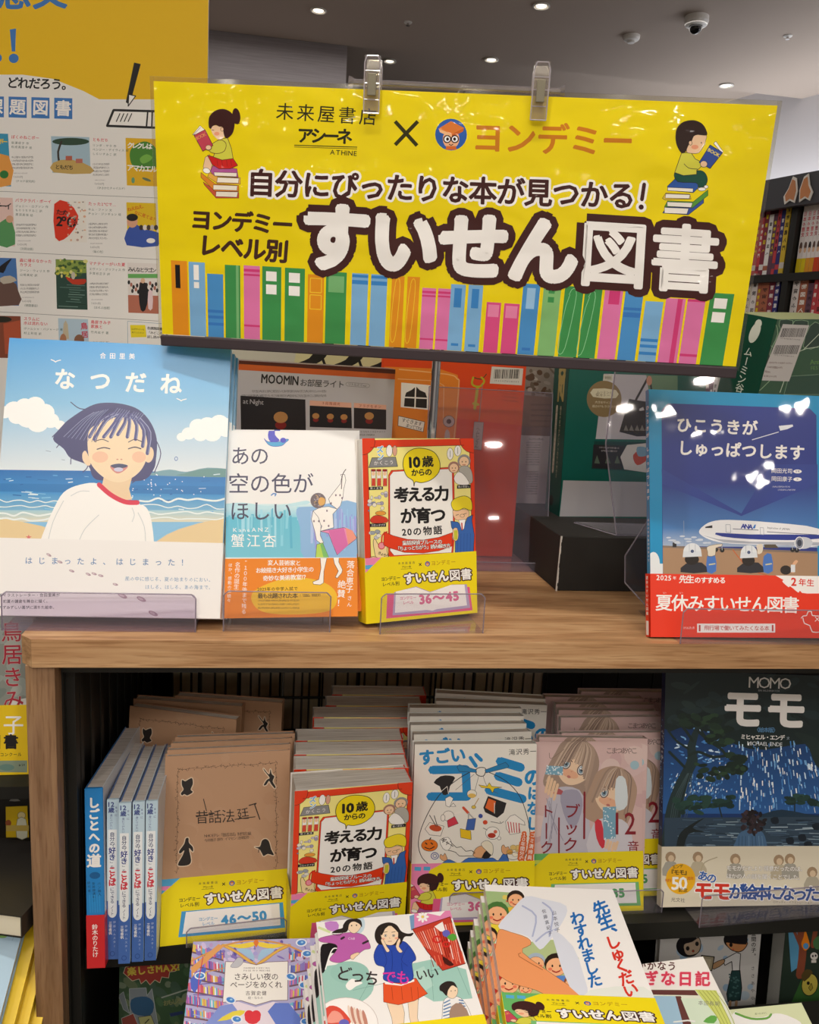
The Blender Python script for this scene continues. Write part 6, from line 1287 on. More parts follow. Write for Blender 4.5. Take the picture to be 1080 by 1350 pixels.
sb_ = spine_book(PS, wS, hS, .172, 'thick blue-spined book with a red band at its foot, leftmost on the upper tier', a, '#3a78b8', '#2287d0', back='#e4e8ee')
mb = MB(); mb.box(-.0004, wS + .0004, -.0030, .172, 0, .058, '#d8262c', skip='tb'); mbd.to(mb, (0, -.0030, 0), off=.0001); mb.build('paper_band', SATIN, sb_)
wT, hT = .0118, .178
a = Art(wT, hT, [(330, 555), (385, 555), (381, 1300), (330, 1300)], '#c4dcea')
a.grad([(325, 1035), (390, 1035), (390, 1310), (325, 1310)], '#3f68b4', '#4a70b8'); a.ell(355, 1085, 20, 28, '#f2f6f8', n=16); a.poly([(335, 700), (375, 700), (375, 1085), (335, 1085)], '#f2f6f8')
a.T('12', 334, 578, 368, 578, '#3a4a8c', sz=32, b=.06); a.T('歳', 336, 606, 364, 606, '#3a4a8c', sz=28, b=.06); a.T('までに', 372, 585, 372, 640, '#5a6a9c', sz=13, v=True, res=1, b=.02); a.T('身につけたい', 350, 625, 350, 700, '#5a6a9c', sz=13, v=True, res=1, b=.02)
a.T('自分の', 354, 712, 354, 778, '#2a3a6c', sz=23, v=True, b=.03); a.T('「', 342, 782, 366, 782, '#2a3a6c', sz=24); a.T('好き', 354, 785, 354, 848, '#2a3a8c', sz=33, v=True, b=.05); a.T('」を', 354, 852, 354, 888, '#2a3a6c', sz=19, v=True)
a.T('ことば', 354, 878, 354, 966, '#d8384a', sz=33, v=True, b=.10); a.T('にできる', 354, 972, 354, 1048, '#2a3a6c', sz=20, v=True, b=.02); a.T('ノート', 354, 1056, 354, 1102, '#2a3a6c', sz=16, v=True, b=.02)
a.T('三宅香帆', 346, 1130, 346, 1190, WH, sz=15, v=True, b=.03); a.T('伊藤ハムスター', 364, 1125, 364, 1250, '#c8d4ec', sz=12, v=True, res=1); a.ell(355, 1275, 10, 10, None, n=14, line=('#2c4c94', 3))
n0 = None
for k, (x0, y0, lb) in enumerate(((141.7, 1053, 'first pale-blue spine from the left, standing a little lower, beside the thick blue book'), (157.5, 1057.6, 'second pale-blue spine from the left'), (175.6, 1056, 'third pale-blue spine from the left'), (192.9, 1055, 'rightmost pale-blue spine, beside the brown silhouette books'))):
    M = at_corner(wT, hT, 3.5, (x0, y0), (x0 + 15.6, y0 - .3), zt(hT, 3.5))
    n0 = spine_book(M, wT, hT, .140, lb, a, '#5a7cb8', '#c4dcea', 'pale-blue spined books', back='#dce6f0') if n0 is None else copy_thing(n0, M, lb)
# ================================================================== LOWER DISPLAY TIER, PILES LYING NEARLY FLAT
rnd = random.Random(51)
def pile(root, M, n, t, labels, dx=0.0, dy=0.0, dyaw=0.0, skip=()):
    for k in range(1, n + 1):
        Mk = M @ Matrix.Translation((dx * k + rnd.uniform(-.001, .001), t * k * 1.02, dy * k)) @ Matrix.Rotation(R_(dyaw * k + rnd.uniform(-.6, .6)), 4, 'Y')
        copy_thing(root, Mk, labels[min(k - 1, len(labels) - 1)], skip=skip)
# ---- K: library fantasy
PK = pose(-.0782, .5727, -.6527, 6.0, 74.3, 5.6); wK, hK = .130, .188
a = cart(PK, wK, hK, '#b8b4dc', (240, 1180, 5.4))
pl = ['#8a7ac8', '#c86ab0', '#5a7ad8', '#e8d040', '#e87aa0', '#6ac0d8', '#f0f0f8', '#a050a8', '#e8a040', '#4a58b0', '#d85060']
def shelf_row(x0, y0, x1, y1, h, lean=0):
    n = int(math.hypot(x1 - x0, y1 - y0) / 11)
    a.poly([(x0, y0), (x1, y1), (x1, y1 + 12), (x0, y0 + 12)], '#7a5868')
    for k in range(n):
        u = k / n; x = x0 + (x1 - x0) * u; y = y0 + (y1 - y0) * u; hh = h * rnd.uniform(.72, 1); w_ = 9.5
        a.poly([(x + lean, y - hh), (x + w_ + lean, y - hh + (y1 - y0) / n), (x + w_, y + (y1 - y0) / n), (x, y)], rnd.choice(pl))
for r in range(16): 
    y = 400 + 92 * r; shelf_row(70 - r * 12, y, 305 - r * 2, y + 62 - r * 4, 62, -2); shelf_row(760 + r * 2, y + 70 - r * 5, 1010 + r * 8, y + 15 - r * 3, 62, 2)
for k in range(60): a.ell(rnd.uniform(60, 1000), rnd.uniform(325, 470), rnd.uniform(8, 34), rnd.uniform(6, 18), rnd.choice(['#8a78c0', '#b0a8e0', '#d8c8ec', '#6a5cb0', '#c0a0d0']), rnd.uniform(0, 90), 9)
for k in range(9): a.line([(80, 500 + 70 * k), (300, 420 + 100 * k)], 7, rnd.choice(['#d8a058', '#7a68b8', '#a8b8ec']), cap=0)
for sgn in (-1, 1):
    X = lambda x: 528 + sgn * x
    a.poly([(X(0), 495), (X(60), 450), (X(150), 390), (X(230), 350), (X(240), 365), (X(150), 410), (X(60), 475)], '#e8b858', sm=3, line=('#a86a30', 2)); a.poly([(X(10), 470), (X(60), 440), (X(140), 385), (X(40), 390)], '#a8cce8', sm=2); a.poly([(X(20), 335), (X(120), 350), (X(230), 350), (X(120), 380), (X(20), 365)], '#f4d850', sm=3); a.line([(X(0), 318), (X(120), 335), (X(250), 370), (X(460), 470)], 12, '#dca060', sm=3)
a.poly([(528, 300), (548, 340), (528, 375), (508, 340)], '#e88040'); a.poly([(60, 520), (260, 350), (300, 365), (80, 560)], '#e8a868', sm=0); a.poly([(90, 700), (60, 600), (150, 520), (170, 540)], '#5a70d0', sm=2)
a.poly([(310, 475), (440, 478), (528, 498), (610, 478), (755, 472), (752, 750), (640, 752), (525, 785), (420, 752), (290, 765)], '#fbf7f0', sm=0, line=('#7a5a68', 4))
a.poly([(270, 790), (400, 760), (525, 800), (650, 760), (790, 790), (880, 1100), (200, 1100)], '#f0e4f0'); a.poly([(270, 790), (400, 830), (240, 1100), (60, 1100)], '#8a9ce0', sm=2); a.poly([(610, 830), (760, 770), (900, 1000), (820, 1100)], '#6a84d8', sm=2); a.poly([(360, 830), (450, 825), (400, 870), (250, 900)], '#f0dc50', sm=2)
a.T('SAMISHII YORU NO', 438, 521, 628, 521, '#6a5a5c', sz=15, sx=1.1, res=1, b=.02); a.T('PAGE WO MEKURE', 438, 539, 628, 539, '#6a5a5c', sz=15, sx=1.1, res=1, b=.02)
a.T('さみしい夜の', 368, 583, 688, 583, '#4a3c40', sz=54, b=.01); a.T('ページをめくれ', 342, 640, 714, 640, '#4a3c40', sz=54, b=.01); a.T('古賀史健', 450, 700, 604, 700, '#4a3c40', sz=34, b=.01); a.T('絵・ならの', 470, 733, 578, 733, '#4a3c40', sz=22, res=1)
a.poly([(345, 512), (375, 470), (400, 445), (430, 455), (435, 480), (400, 515)], '#c8c8d0', sm=3, line=('#6a5a78', 2))
for x, y in ((850, 340), (890, 418), (775, 582), (868, 640), (345, 748), (390, 885), (880, 900), (128, 575)): a.ell(x, y, 40, 27, '#f0f4fc', rnd.uniform(-20, 20), 18); a.ell(x, y, 30, 19, '#4a8cd8', rnd.uniform(-20, 20), 16); a.ell(x + 5, y - 3, 10, 7, '#a8d4f4', n=10)
a.ell(478, 855, 34, 34, '#e83c48'); a.ell(528, 855, 34, 34, '#e83c48'); a.poly([(446, 870), (560, 870), (530, 915), (475, 915)], '#e83c48', sm=2); a.line([(110, 800), (120, 600), (150, 440)], 6, '#d84058'); a.line([(935, 880), (930, 660), (925, 520)], 6, '#d84058')
lib = book(PK, wK, hK, .016, 'colourful library fantasy book with a cream title plate, on the lower tier', a, 'R', '#b8b4dc', '#8a84b8', group='library fantasy books')
pile(lib, PK, 3, .016, ['second library fantasy book of the lower pile', 'third library fantasy book of the lower pile', 'bottom library fantasy book of the lower pile'], dx=.0008)
# ---- L: girl in a blue sweater
PL = pose(.0525 * .97, .5081 * .97, -.5569 * .97, .9, 84.9, -2.4); wL, hL = .1283, .1824
a = cart(PL, wL, hL, '#f6f3f0', (410, 1180, 4.696)); ln = ('#5a4a44', 2)
a.ell(290, 180, 45, 62, '#c8dce8', n=18); a.poly([(85, 170), (160, 165), (170, 210), (110, 225)], '#c888d0', sm=2); a.line([(45, 200), (120, 230)], 16, '#d8e4a8', cap=0)
a.poly([(610, 130), (640, 120), (650, 210), (620, 220)], '#7aa0c8'); a.poly([(640, 105), (860, 95), (890, 140), (640, 205)], '#e88ab8', sm=0); a.poly([(700, 108), (830, 100), (800, 130)], '#fbf6f4')
for k in range(8): q = k * math.pi / 4; a.ell(692 + 24 * math.cos(q), 135 + 22 * math.sin(q), 15, 8, WH, math.degrees(q), 10)
a.ell(692, 135, 8, 8, '#f0d850', n=10)
a.ell(180, 640 - 80, 210, 130, '#a0ccc0', n=30); a.ell(240, 480, 120, 70, '#9ac8bc', n=26); a.poly([(600, 430), (740, 400), (960, 460), (1000, 640), (760, 660), (590, 560)], '#a4d0c4', sm=0); a.poly([(620, 480), (700, 440), (760, 560), (660, 620)], '#b8dcd0')
for p in ([(260, 590), (480, 540)], [(360, 540), (300, 650)], [(740, 470), (960, 420)], [(740, 400), (760, 650)], [(900, 430), (980, 620)]): a.line(p, 2.5, '#7aa89c', cap=0)
a.ell(215, 800, 200, 165, '#fbf7f4', n=36, line=('#c8b8b4', 3)); a.poly([(95, 700), (160, 690), (220, 740), (240, 800), (60, 820)], '#e05040', sm=3); a.poly([(130, 720), (180, 730), (200, 780), (100, 790)], '#f4a090', sm=3)
for k in range(6): a.ell(245 + 18 * k, 740 + 6 * k, 12, 60, '#c88a78' if k % 2 else '#f0d8c8', -14, 16)
a.ell(205, 795, 32, 26, '#6a68c0', n=18)
# cake slice
a.poly([(628, 212), (862, 135), (900, 260), (955, 425), (815, 468), (720, 350)], '#c8402e', line=('#6a1c14', 4))
for k in range(17): a.line([(650 + k * 14, 235 - k * 4), (700 + k * 14, 320 + k * 6)], rnd.uniform(4, 8), rnd.choice(['#f0a898', '#e87a60', '#8a2418', '#f8d8d0']), cap=0)
for k in range(9): a.line([(740 + k * 24, 380 - k * 4), (760 + k * 24, 445 - k * 3)], 5, rnd.choice(['#8a2418', '#e87a60', '#f0a898']), cap=0)
a.poly([(765, 195), (815, 165), (835, 230), (800, 225)], '#fbf4f0'); a.ell(838, 238, 24, 22, '#6a68c0', n=18); a.poly([(840, 262), (880, 238), (905, 262), (880, 285)], '#5aa840', sm=2)
a.ell(782, 275, 25, 19, None, n=18, line=('#d8302a', 11)); a.ell(838, 305, 22, 15, None, n=18, line=('#d8302a', 10)); a.poly([(815, 380), (850, 400), (885, 430), (860, 440), (825, 420)], '#4a1c18', sm=2)
# sprawling girl in pink
a.poly([(60, 325), (100, 300), (160, 300), (215, 350), (222, 385), (190, 385), (140, 360), (115, 375), (85, 470), (65, 470)], '#1e1c20', sm=3); a.line([(90, 460), (125, 350), (160, 330), (215, 372)], 7, WH, sm=3)
a.poly([(60, 265), (180, 240), (260, 232), (330, 250), (358, 290), (368, 330), (330, 340), (285, 372), (230, 400), (170, 420), (115, 400), (160, 340), (150, 305), (60, 290)], '#c064b0', sm=4, line=ln); a.T('Chill', 228, 270, 272, 270, '#f4e8f4', sz=20); a.line([(322, 300), (354, 285)], 13, '#3a2c34'); a.line([(188, 272), (205, 262)], 13, '#3a2c34')
a.poly([(248, 372), (290, 355), (300, 365), (275, 385), (262, 400), (245, 392)], '#f6d4b0', sm=2, line=ln)
a.poly([(225, 190), (240, 160), (285, 155), (312, 180), (300, 215), (270, 238), (240, 225)], '#f8dcbc', sm=3, line=ln); a.poly([(200, 185), (225, 155), (275, 145), (310, 160), (316, 200), (300, 180), (265, 165), (238, 180), (225, 225), (190, 235), (130, 235), (160, 215), (195, 205)], '#2c2624', sm=4); a.line([(215, 200), (180, 250), (130, 240)], 3, '#2c2624', sm=3); a.ell(252, 190, 4, 5, '#3a2a20', n=8); a.ell(282, 188, 4, 5, '#3a2a20', n=8)
# central girl
a.poly([(465, 655), (560, 650), (580, 730), (570, 900), (520, 900), (500, 760)], '#f8dcbc', sm=0, line=ln); a.poly([(600, 660), (665, 640), (660, 760), (700, 900), (650, 900), (610, 760)], '#f8dcbc', sm=0, line=ln)
a.poly([(448, 545), (650, 515), (680, 560), (722, 610), (640, 655), (540, 680), (450, 662)], '#e8582c', line=('#8a2c14', 3))
for x in (500, 560, 620, 660): a.line([(x, 570), (x + 8, 650)], 3, '#a83a18', cap=0)
a.poly([(455, 535), (560, 555), (640, 520), (640, 535), (560, 562), (460, 552)], WH)
a.poly([(420, 305), (470, 290), (560, 285), (600, 305), (640, 360), (650, 400), (625, 425), (632, 520), (560, 542), (500, 540), (448, 520), (455, 450), (405, 430), (390, 370)], '#2c4cb0', sm=4, line=('#1c2c6c', 3))
for p in ([(440, 320), (470, 400), (455, 450)], [(600, 320), (560, 400), (600, 440)], [(500, 340), (505, 430), (490, 520)], [(560, 420), (570, 500)]): a.line(p, 3, '#1c3484', sm=3, cap=0)
a.poly([(395, 240), (420, 190), (480, 170), (530, 185), (560, 225), (600, 240), (635, 235), (620, 255), (580, 260), (560, 300), (540, 310), (440, 310), (405, 290)], '#2c2624', sm=4)
a.poly([(430, 240), (450, 200), (500, 192), (535, 215), (540, 260), (520, 300), (490, 312), (455, 298)], '#f8dcbc', sm=4, line=ln)
a.poly([(430, 235), (450, 195), (490, 182), (460, 210), (440, 250)], '#2c2624', sm=2); a.poly([(490, 182), (535, 200), (548, 240), (520, 212)], '#2c2624', sm=2)
for x in (462, 512): a.ell(x, 252, 8, 7, '#fbf6f2', n=12, line=('#4a3a30', 2)); a.ell(x, 252, 4, 5, '#3a2a20', n=8); a.line([(x - 12, 232), (x + 10, 228)], 3, '#4a3a30')
a.ell(448, 272, 12, 7, '#f4b094', n=12); a.ell(530, 268, 12, 7, '#f4b094', n=12); a.line([(478, 288), (500, 287)], 3, '#b0584a'); a.line([(484, 262), (490, 272)], 2, '#b07a5a')
a.poly([(432, 280), (448, 275), (470, 320), (488, 345), (470, 355), (450, 320)], '#f8dcbc', sm=2, line=ln); a.poly([(545, 270), (555, 285), (545, 320), (568, 350), (548, 358), (525, 320)], '#f8dcbc', sm=2, line=ln)
# girl in stripes
a.poly([(820, 660), (860, 630), (930, 640), (990, 740), (1010, 900), (800, 900), (812, 760)], '#f4f2f0', sm=3, line=ln)
for k in range(8): a.line([(822 - k, 670 + 20 * k), (862 + k * 3, 650 + 21 * k)], 7, '#4a7cb0', cap=0); a.line([(915 + k * 2, 650 + 17 * k), (945 + 6 * k, 655 + 17 * k)], 7, '#4a7cb0', cap=0)
a.poly([(870, 690), (930, 670), (985, 760), (900, 780), (858, 760)], '#a88a78', sm=2)
a.poly([(838, 590), (870, 560), (905, 570), (908, 610), (885, 640), (850, 632)], '#f8dcbc', sm=3, line=ln); a.poly([(800, 560), (840, 535), (885, 540), (905, 575), (875, 560), (850, 590), (840, 625), (815, 600), (798, 590)], '#2c2624', sm=4); a.ell(868, 595, 3, 4, K, n=6); a.ell(893, 592, 3, 4, K, n=6)
a.poly([(215, 560), (250, 520), (290, 530), (320, 545), (280, 565), (240, 590)], WH, sm=3)
c = '#3a3234'
a.T('どっち', 160, 480, 420, 525, c, sz=98, b=.03); a.T('でも', 440, 510, 615, 515, '#e03aa0', sz=92, b=.03); a.T('いい', 650, 500, 790, 478, c, sz=76, b=.03)
either = book(PL, wL, hL, .013, 'white book of a girl in a blue sweater and orange skirt, on the lower tier', a, 'R', '#f2efec', '#e8b0cc', obi(wL, .0665, '36～45'), group='blue sweater girl books')
pile(either, PL, 5, .013, ['second blue sweater book, pink edge showing at the right of the pile', 'third blue sweater book down the pile', 'fourth blue sweater book down the pile', 'fifth blue sweater book down the pile', 'bottom blue sweater book of the pile'], dx=-.001, dyaw=-.3)
# ---- M: homework book
PM = pose(.1829 * 1.05, .5148 * 1.05, -.5178 * 1.05, -5.9, 88.0, 1.2); wM, hM = .1347, .1974
a = cart(PM, wM, hM, '#faf7f4', (600, 1150, 2.25)); ln = ('#7a4a30', 1)
a.poly([(80, 55), (200, 62), (130, 165), (110, 250), (150, 450), (80, 450)], '#a8c488', sm=0); a.poly([(160, 230), (330, 200), (380, 330), (350, 460), (130, 460), (130, 330)], '#b8c890', sm=2)
for k in range(40): a.ell(rnd.uniform(92, 200), rnd.uniform(65, 400), rnd.uniform(4, 10), rnd.uniform(3, 8), rnd.choice(['#6a9a50', '#e8d060', '#d8603a', '#88b468']), n=8)
def kid(x, y, r, hair, sh):
    a.poly([(x - r * 1.2, y + r * 2.2), (x - r * .9, y + r * .9), (x + r * .9, y + r * .9), (x + r * 1.2, y + r * 2.2)], sh, sm=0); a.ell(x, y - r * .2, r * 1.1, r, hair, n=16); a.ell(x, y + r * .1, r * .95, r * .85, '#f6b888', n=16, line=ln)
    for s_ in (-1, 1): a.ell(x + s_ * r * .35, y, r * .09, r * .13, K, n=6); a.ell(x + s_ * r * .55, y + r * .3, r * .2, r * .15, '#ec7a5a', n=8)
    a.line([(x - r * .35, y + r * .45), (x, y + r * .6), (x + r * .35, y + r * .45)], r * .12, '#a8281c', sm=2)
for x, y, r, h_, s_ in ((180, 82, 24, '#2c2018', '#e8c040'), (125, 125, 32, '#4a7a3a', '#f0d840'), (100, 190, 24, '#2c2018', '#e87a50'), (160, 330, 32, '#c83020', '#58a8d8'), (118, 380, 26, '#2c2018', '#5ab0d8'), (210, 345, 20, '#8a4a20', '#f0d840'), (240, 270, 26, '#a8b8c8', '#d8e0e8'), (300, 278, 32, '#2c2018', '#5a8ad0'), (345, 330, 20, '#8a4a20', '#f0a0a0')): kid(x, y, r, h_, s_)
a.poly([(128, 160), (170, 110), (210, 72), (262, 80), (330, 100), (318, 150), (262, 225), (240, 218), (215, 190), (160, 175)], '#e4e8f4', sm=3)
for p in ([(200, 100), (240, 130), (230, 190)], [(260, 90), (290, 120), (280, 190)], [(240, 205), (270, 180), (300, 170)]): a.line(p, 5, '#b4bcdc', sm=3)
a.poly([(130, 172), (165, 178), (215, 195), (225, 215), (200, 238), (300, 310), (385, 375), (300, 378), (240, 350), (170, 330), (120, 300), (100, 290), (120, 225)], '#f4a068', sm=3, line=ln); a.line([(195, 240), (190, 250), (260, 290)], 2, '#b86838', sm=2)
a.poly([(290, 170), (350, 220), (380, 300), (395, 372), (340, 340), (300, 230)], '#e0e4f0', sm=2)
a.poly([(400, 350), (560, 340), (600, 400), (400, 390)], '#eef2ea', sm=2)
b1 = '#1e70c0'; b2 = '#e03828'
a.T('わすれました', 358, 118, 420, 340, b1, sz=44, v=True, b=.06); a.T('先生、', 425, 88, 470, 205, b1, sz=50, v=True, b=.06); a.T('しゅくだい', 462, 190, 528, 368, b2, sz=46, v=True, b=.06); a.T('山本悦子', 292, 112, 306, 180, '#4a4a60', sz=14, v=True); a.T('佐藤真紀子', 262, 108, 284, 190, '#4a4a60', sz=13, v=True, res=1)
hw = book(PM, wM, hM, .012, 'white book of crowding cartoon children and a stretched arm, topmost of its pile', a, 'L', '#faf7f4', '#f6f2ec', obi(wM, .057, '26～35', '#5aa86a', ('#6ab86a', '#58aede'), False, girl=True, bcol='#7ac07a'), group='homework books')
pile(hw, PM, 5, .012, ['second copy in the pile of crowded-children books, edge out at the left', 'third copy in the pile of crowded-children books', 'fourth copy in the pile of crowded-children books', 'fifth copy in the pile of crowded-children books', 'sixth copy in the pile of crowded-children books', 'copy low in the pile of crowded-children books'], dx=-.0035, dy=-.002, dyaw=.3)
# ---- N: diary book
PN = pose(.3584, .55, -.7008, 3.7, 70.3, -.6); wN, hN = .128, .188
a = cart(PN, wN, hN, '#f8f4ee', (860, 1180, 4.909))
a.T('ねがいがかなう', -300, 452, 160, 462, '#5a2c28', sz=62, b=.05); a.T('ふしぎな日記', -290, 536, 382, 545, '#e0405c', sz=100, b=.07, o=('#fbe8ea', .2), res=3)
a.poly([(-300, 605), (280, 615), (500, 640), (600, 1200), (-400, 1200)], '#e8ecd8'); a.poly([(-300, 612), (275, 616), (300, 650), (-300, 640)], '#6a3c38'); a.poly([(-300, 650), (160, 655), (200, 780), (240, 900), (-300, 900)], '#a8cce4'); a.poly([(150, 655), (185, 655), (245, 800), (290, 1000), (240, 1000), (190, 800)], '#6a3c38'); a.poly([(185, 668), (350, 672), (480, 900), (280, 900)], '#dcecd4')
a.poly([(275, 612), (415, 618), (440, 680), (520, 860), (600, 1100), (470, 1000), (430, 800), (330, 680)], '#d4dc78', sm=0)
for k in range(5): a.line([(300 + 25 * k, 618), (380 + 25 * k, 720), (470 + 20 * k, 880)], 4, '#a8b048', sm=2, cap=0)
a.T('本田有明', 296, 698, 438, 706, '#7a7a78', sz=33, res=1); a.line([(140, 822), (230, 812), (275, 818)], 10, '#f4f4f0'); a.poly([(330, 820), (380, 780), (420, 790), (400, 830)], '#6ab050', sm=2)
diary = book(PN, wN, hN, .014, 'cream diary storybook with a red title and a window, right of the crowded-children pile', a, 'R', '#f8f4ee', '#f0ece4', obi(wN, .0665, '26～35', '#5aa86a'), group='diary storybooks')
pile(diary, PN, 2, .014, ['diary storybook beneath the top one', 'lowest diary storybook of the pile'])
# ---- P: green and white cover
PPm = pose(.44, .60, -.735, 2, 68, 0)
p = at(964, 1331, Y=.76); q = at(1046, 1331, Y=.76)
PPm = Matrix.Translation(p) @ Matrix.Rotation(R_(2), 4, 'Z') @ Matrix.Rotation(R_(-66), 4, 'X') @ Matrix.Translation((-.036, 0, -.188))
a = cart(PPm, .128, .188, '#dfe6b8', (860, 1180, 4.909)); a.poly([(520, 770), (600, 790), (720, 790), (800, 765), (900, 790), (980, 860), (980, 1100), (500, 1100)], WH, sm=3); a.line([(540, 765), (640, 800), (740, 798), (770, 772)], 14, '#6aa840', sm=3); a.T('夏のおはなし', 665, 770, 745, 762, '#7a8a50', sz=14, res=1)
book(PPm, .128, .188, .014, 'pale green and white book at the bottom edge right of the diary storybook', a, 'R', '#dfe6b8')
MB_ = MB(); 

# ---- kids book behind, under the shelf lip
kq0 = at(872, 1240, Y=.90); kq1 = at(1003, 1240, Y=.90)
PQ = pose(kq0.x, .888, -.889, 0, 6); wQ, hQ = kq1.x - kq0.x, .235
a = cart(PQ, wQ, hQ, '#cfccc8', (860, 1180, 4.909))
for k in range(26): a.ell(rnd.uniform(60, 690), rnd.uniform(255, 760), rnd.uniform(10, 34), rnd.uniform(10, 40), rnd.choice(['#98b4cc', '#a8c0d4', '#b4c4d0']), rnd.uniform(0, 180), 12)
a.ell(235, 330, 80, 72, '#1c1a1c', n=26); a.poly([(205, 320), (260, 300), (300, 275), (315, 320), (300, 370), (255, 390), (215, 380)], '#b8a088', sm=3, line=('#1c1a1c', 5))
a.ell(230, 345, 12, 15, '#1c1a1c', n=12); a.ell(290, 315, 12, 15, '#1c1a1c', n=12); a.ell(265, 362, 7, 7, '#d8503a', n=10, line=(K, 3))
a.ell(540, 290, 78, 62, '#1c1a1c', n=26); a.poly([(480, 300), (610, 300), (600, 345), (560, 368), (505, 350)], '#c88a58', sm=3, line=('#1c1a1c', 5)); a.poly([(465, 250), (620, 255), (610, 320), (560, 318), (470, 305)], '#1c1a1c'); a.ell(510, 322, 11, 14, '#1c1a1c', n=12); a.ell(525, 352, 7, 5, '#d8503a', n=8)
a.poly([(458, 420), (545, 372), (572, 380), (565, 490), (520, 490), (515, 430), (470, 455)], '#dcdad8', line=(K, 5)); a.poly([(385, 450), (460, 415), (465, 440), (400, 480)], '#b89068', sm=2, line=(K, 4)); a.poly([(320, 390), (402, 400), (385, 490), (300, 470)], '#b0a488', line=(K, 6)); a.poly([(340, 410), (382, 415), (372, 470), (330, 460)], '#c8bca0')
a.poly([(515, 490), (568, 488), (580, 600), (570, 680), (490, 690), (482, 640)], '#284444', line=(K, 5))
for k in range(24): a.ell(rnd.uniform(500, 565), rnd.uniform(510, 670), 7, 6, '#4a6c6a', n=8)
a.line([(505, 690), (500, 740)], 18, '#b89068'); a.line([(545, 690), (540, 740)], 18, '#b89068'); a.T('昼間の子。', 658, 232, 655, 410, K, sz=34, v=True, b=.03); a.T('ささあやゆき', 652, 450, 650, 740, K, sz=27, v=True)
kids = book(PQ, wQ, hQ, .012, 'pale book of two dark-haired children with a picture frame, under the shelf lip', a, 'R', '#cfccc8', '#c0bcb8', group='picture frame children books')
copy_thing(kids, PQ @ Matrix.Translation((.010, .013, 0)), 'second copy behind the picture frame children book, grey edge at its right'); copy_thing(kids, PQ @ Matrix.Translation((.018, .027, 0)), 'third copy behind the picture frame children book')
kq0 = at(1050, 1240, Y=.86); PQ2 = pose(kq0.x - .004, .862, -.889, -4, 6); wq = .19
a = cart(PQ2, wq, .245, '#2c3a30', (860, 1180, 4.909)); a.poly([(880, 220), (960, 220), (940, 470), (900, 500)], '#5a9ac0'); 
for p, w_ in (([(960, 210), (975, 350), (955, 520)], 50), ([(1060, 210), (1040, 330)], 30), ([(910, 210), (960, 330)], 20)): a.line(p, w_, '#8a4a34', sm=3)
a.poly([(965, 320), (980, 270), (990, 225), (1010, 280), (1020, 330), (990, 360)], '#f08a20', sm=3); a.ell(995, 330, 18, 20, '#5a9ad0', n=14); a.ell(1048, 395, 26, 26, '#d8d4cc', n=18, line=(K, 3)); a.ell(1040, 395, 6, 8, K, n=8); a.ell(1058, 392, 6, 8, K, n=8); a.rect(1030, 420, 1062, 438, '#d8d4cc'); a.poly([(1040, 300), (1090, 260), (1120, 340), (1060, 350)], '#4a7a4a', sm=2)
a.poly([(900, 700), (960, 560), (1010, 500), (1100, 600), (1100, 760), (920, 760)], '#3c6a34', sm=0); a.ell(1020, 580, 52, 72, '#c8b850', 10, 24, line=(K, 5)); a.ell(1010, 570, 10, 12, K, n=10); a.poly([(1012, 600), (1030, 570), (1040, 600), (1025, 620)], '#a89838', line=(K, 3)); a.poly([(965, 520), (1000, 480), (1040, 500), (985, 560)], '#5a4a28', sm=2)
a.poly([(950, 740), (1100, 690), (1100, 900), (960, 900)], '#dcd8d4'); a.ell(1035, 790, 58, 55, '#3c8a58', n=24); a.T('森のおばけ', 1000, 780, 1078, 760, '#dce8dc', sz=20, res=1)
book(PQ2, wq, .245, .03, 'dark green picture book of trees and masks at the bottom right corner', a, 'L', '#2c3a30', '#c0c0b8')
# ---- glossy magazine cover under the lip at the left
mq = at(156, 1275, Y=.87); PW = pose(mq.x, .862, -.889, 0, 5); 
a = cart(PW, .20, .235, '#3c5a3c', (120, 1240, 7.714))
for k in range(50): a.ell(rnd.uniform(260, 1200), rnd.uniform(240, 860), rnd.uniform(20, 90), rnd.uniform(15, 60), rnd.choice(['#4a6a48', '#34523a', '#6a7a58', '#46604e', '#7a8a70']), rnd.uniform(0, 90), 10)
st_ = [(350, 270), (480, 235), (900, 240), (860, 310), (800, 320), (790, 380), (720, 370), (700, 430), (650, 400), (600, 450), (560, 400), (510, 440), (490, 390), (420, 410), (330, 330)]
a.poly(st_, '#a83a30', line=('#d8c8a8', 6)); a.T('楽しさMAX!', 365, 318, 900, 268, '#e0c84a', sz=92, b=.08)
a.poly([(390, 490), (560, 480), (570, 560), (620, 490), (680, 849), (400, 849)], '#8a9498', line=('#b8c0c0', 5)); a.poly([(410, 600), (560, 570), (640, 640), (600, 760), (430, 740)], '#2c5a80', sm=3); a.poly([(310, 790), (430, 740), (480, 860), (320, 860)], '#9a4438', line=('#c8ccc8', 5)); a.poly([(480, 780), (610, 760), (650, 860), (500, 860)], '#b8b878', line=('#2c2c28', 5)); a.line([(590, 800), (550, 840)], 10, K)
a.poly([(280, 560), (330, 520), (390, 740), (330, 700)], '#7a8488', line=('#b8c0c0', 4)); a.line([(720, 580), (1000, 490)], 14, '#a0a89c'); a.poly([(800, 740), (930, 715), (940, 745), (810, 775)], '#2c3c6a'); a.T('おもしろい', 740, 640, 960, 600, '#8a8a5a', sz=60, b=.05)
book(PW, .20, .235, .008, 'dim glossy green magazine with a red burst, under the shelf lip at the left', a, 'R', '#3c5a3c')
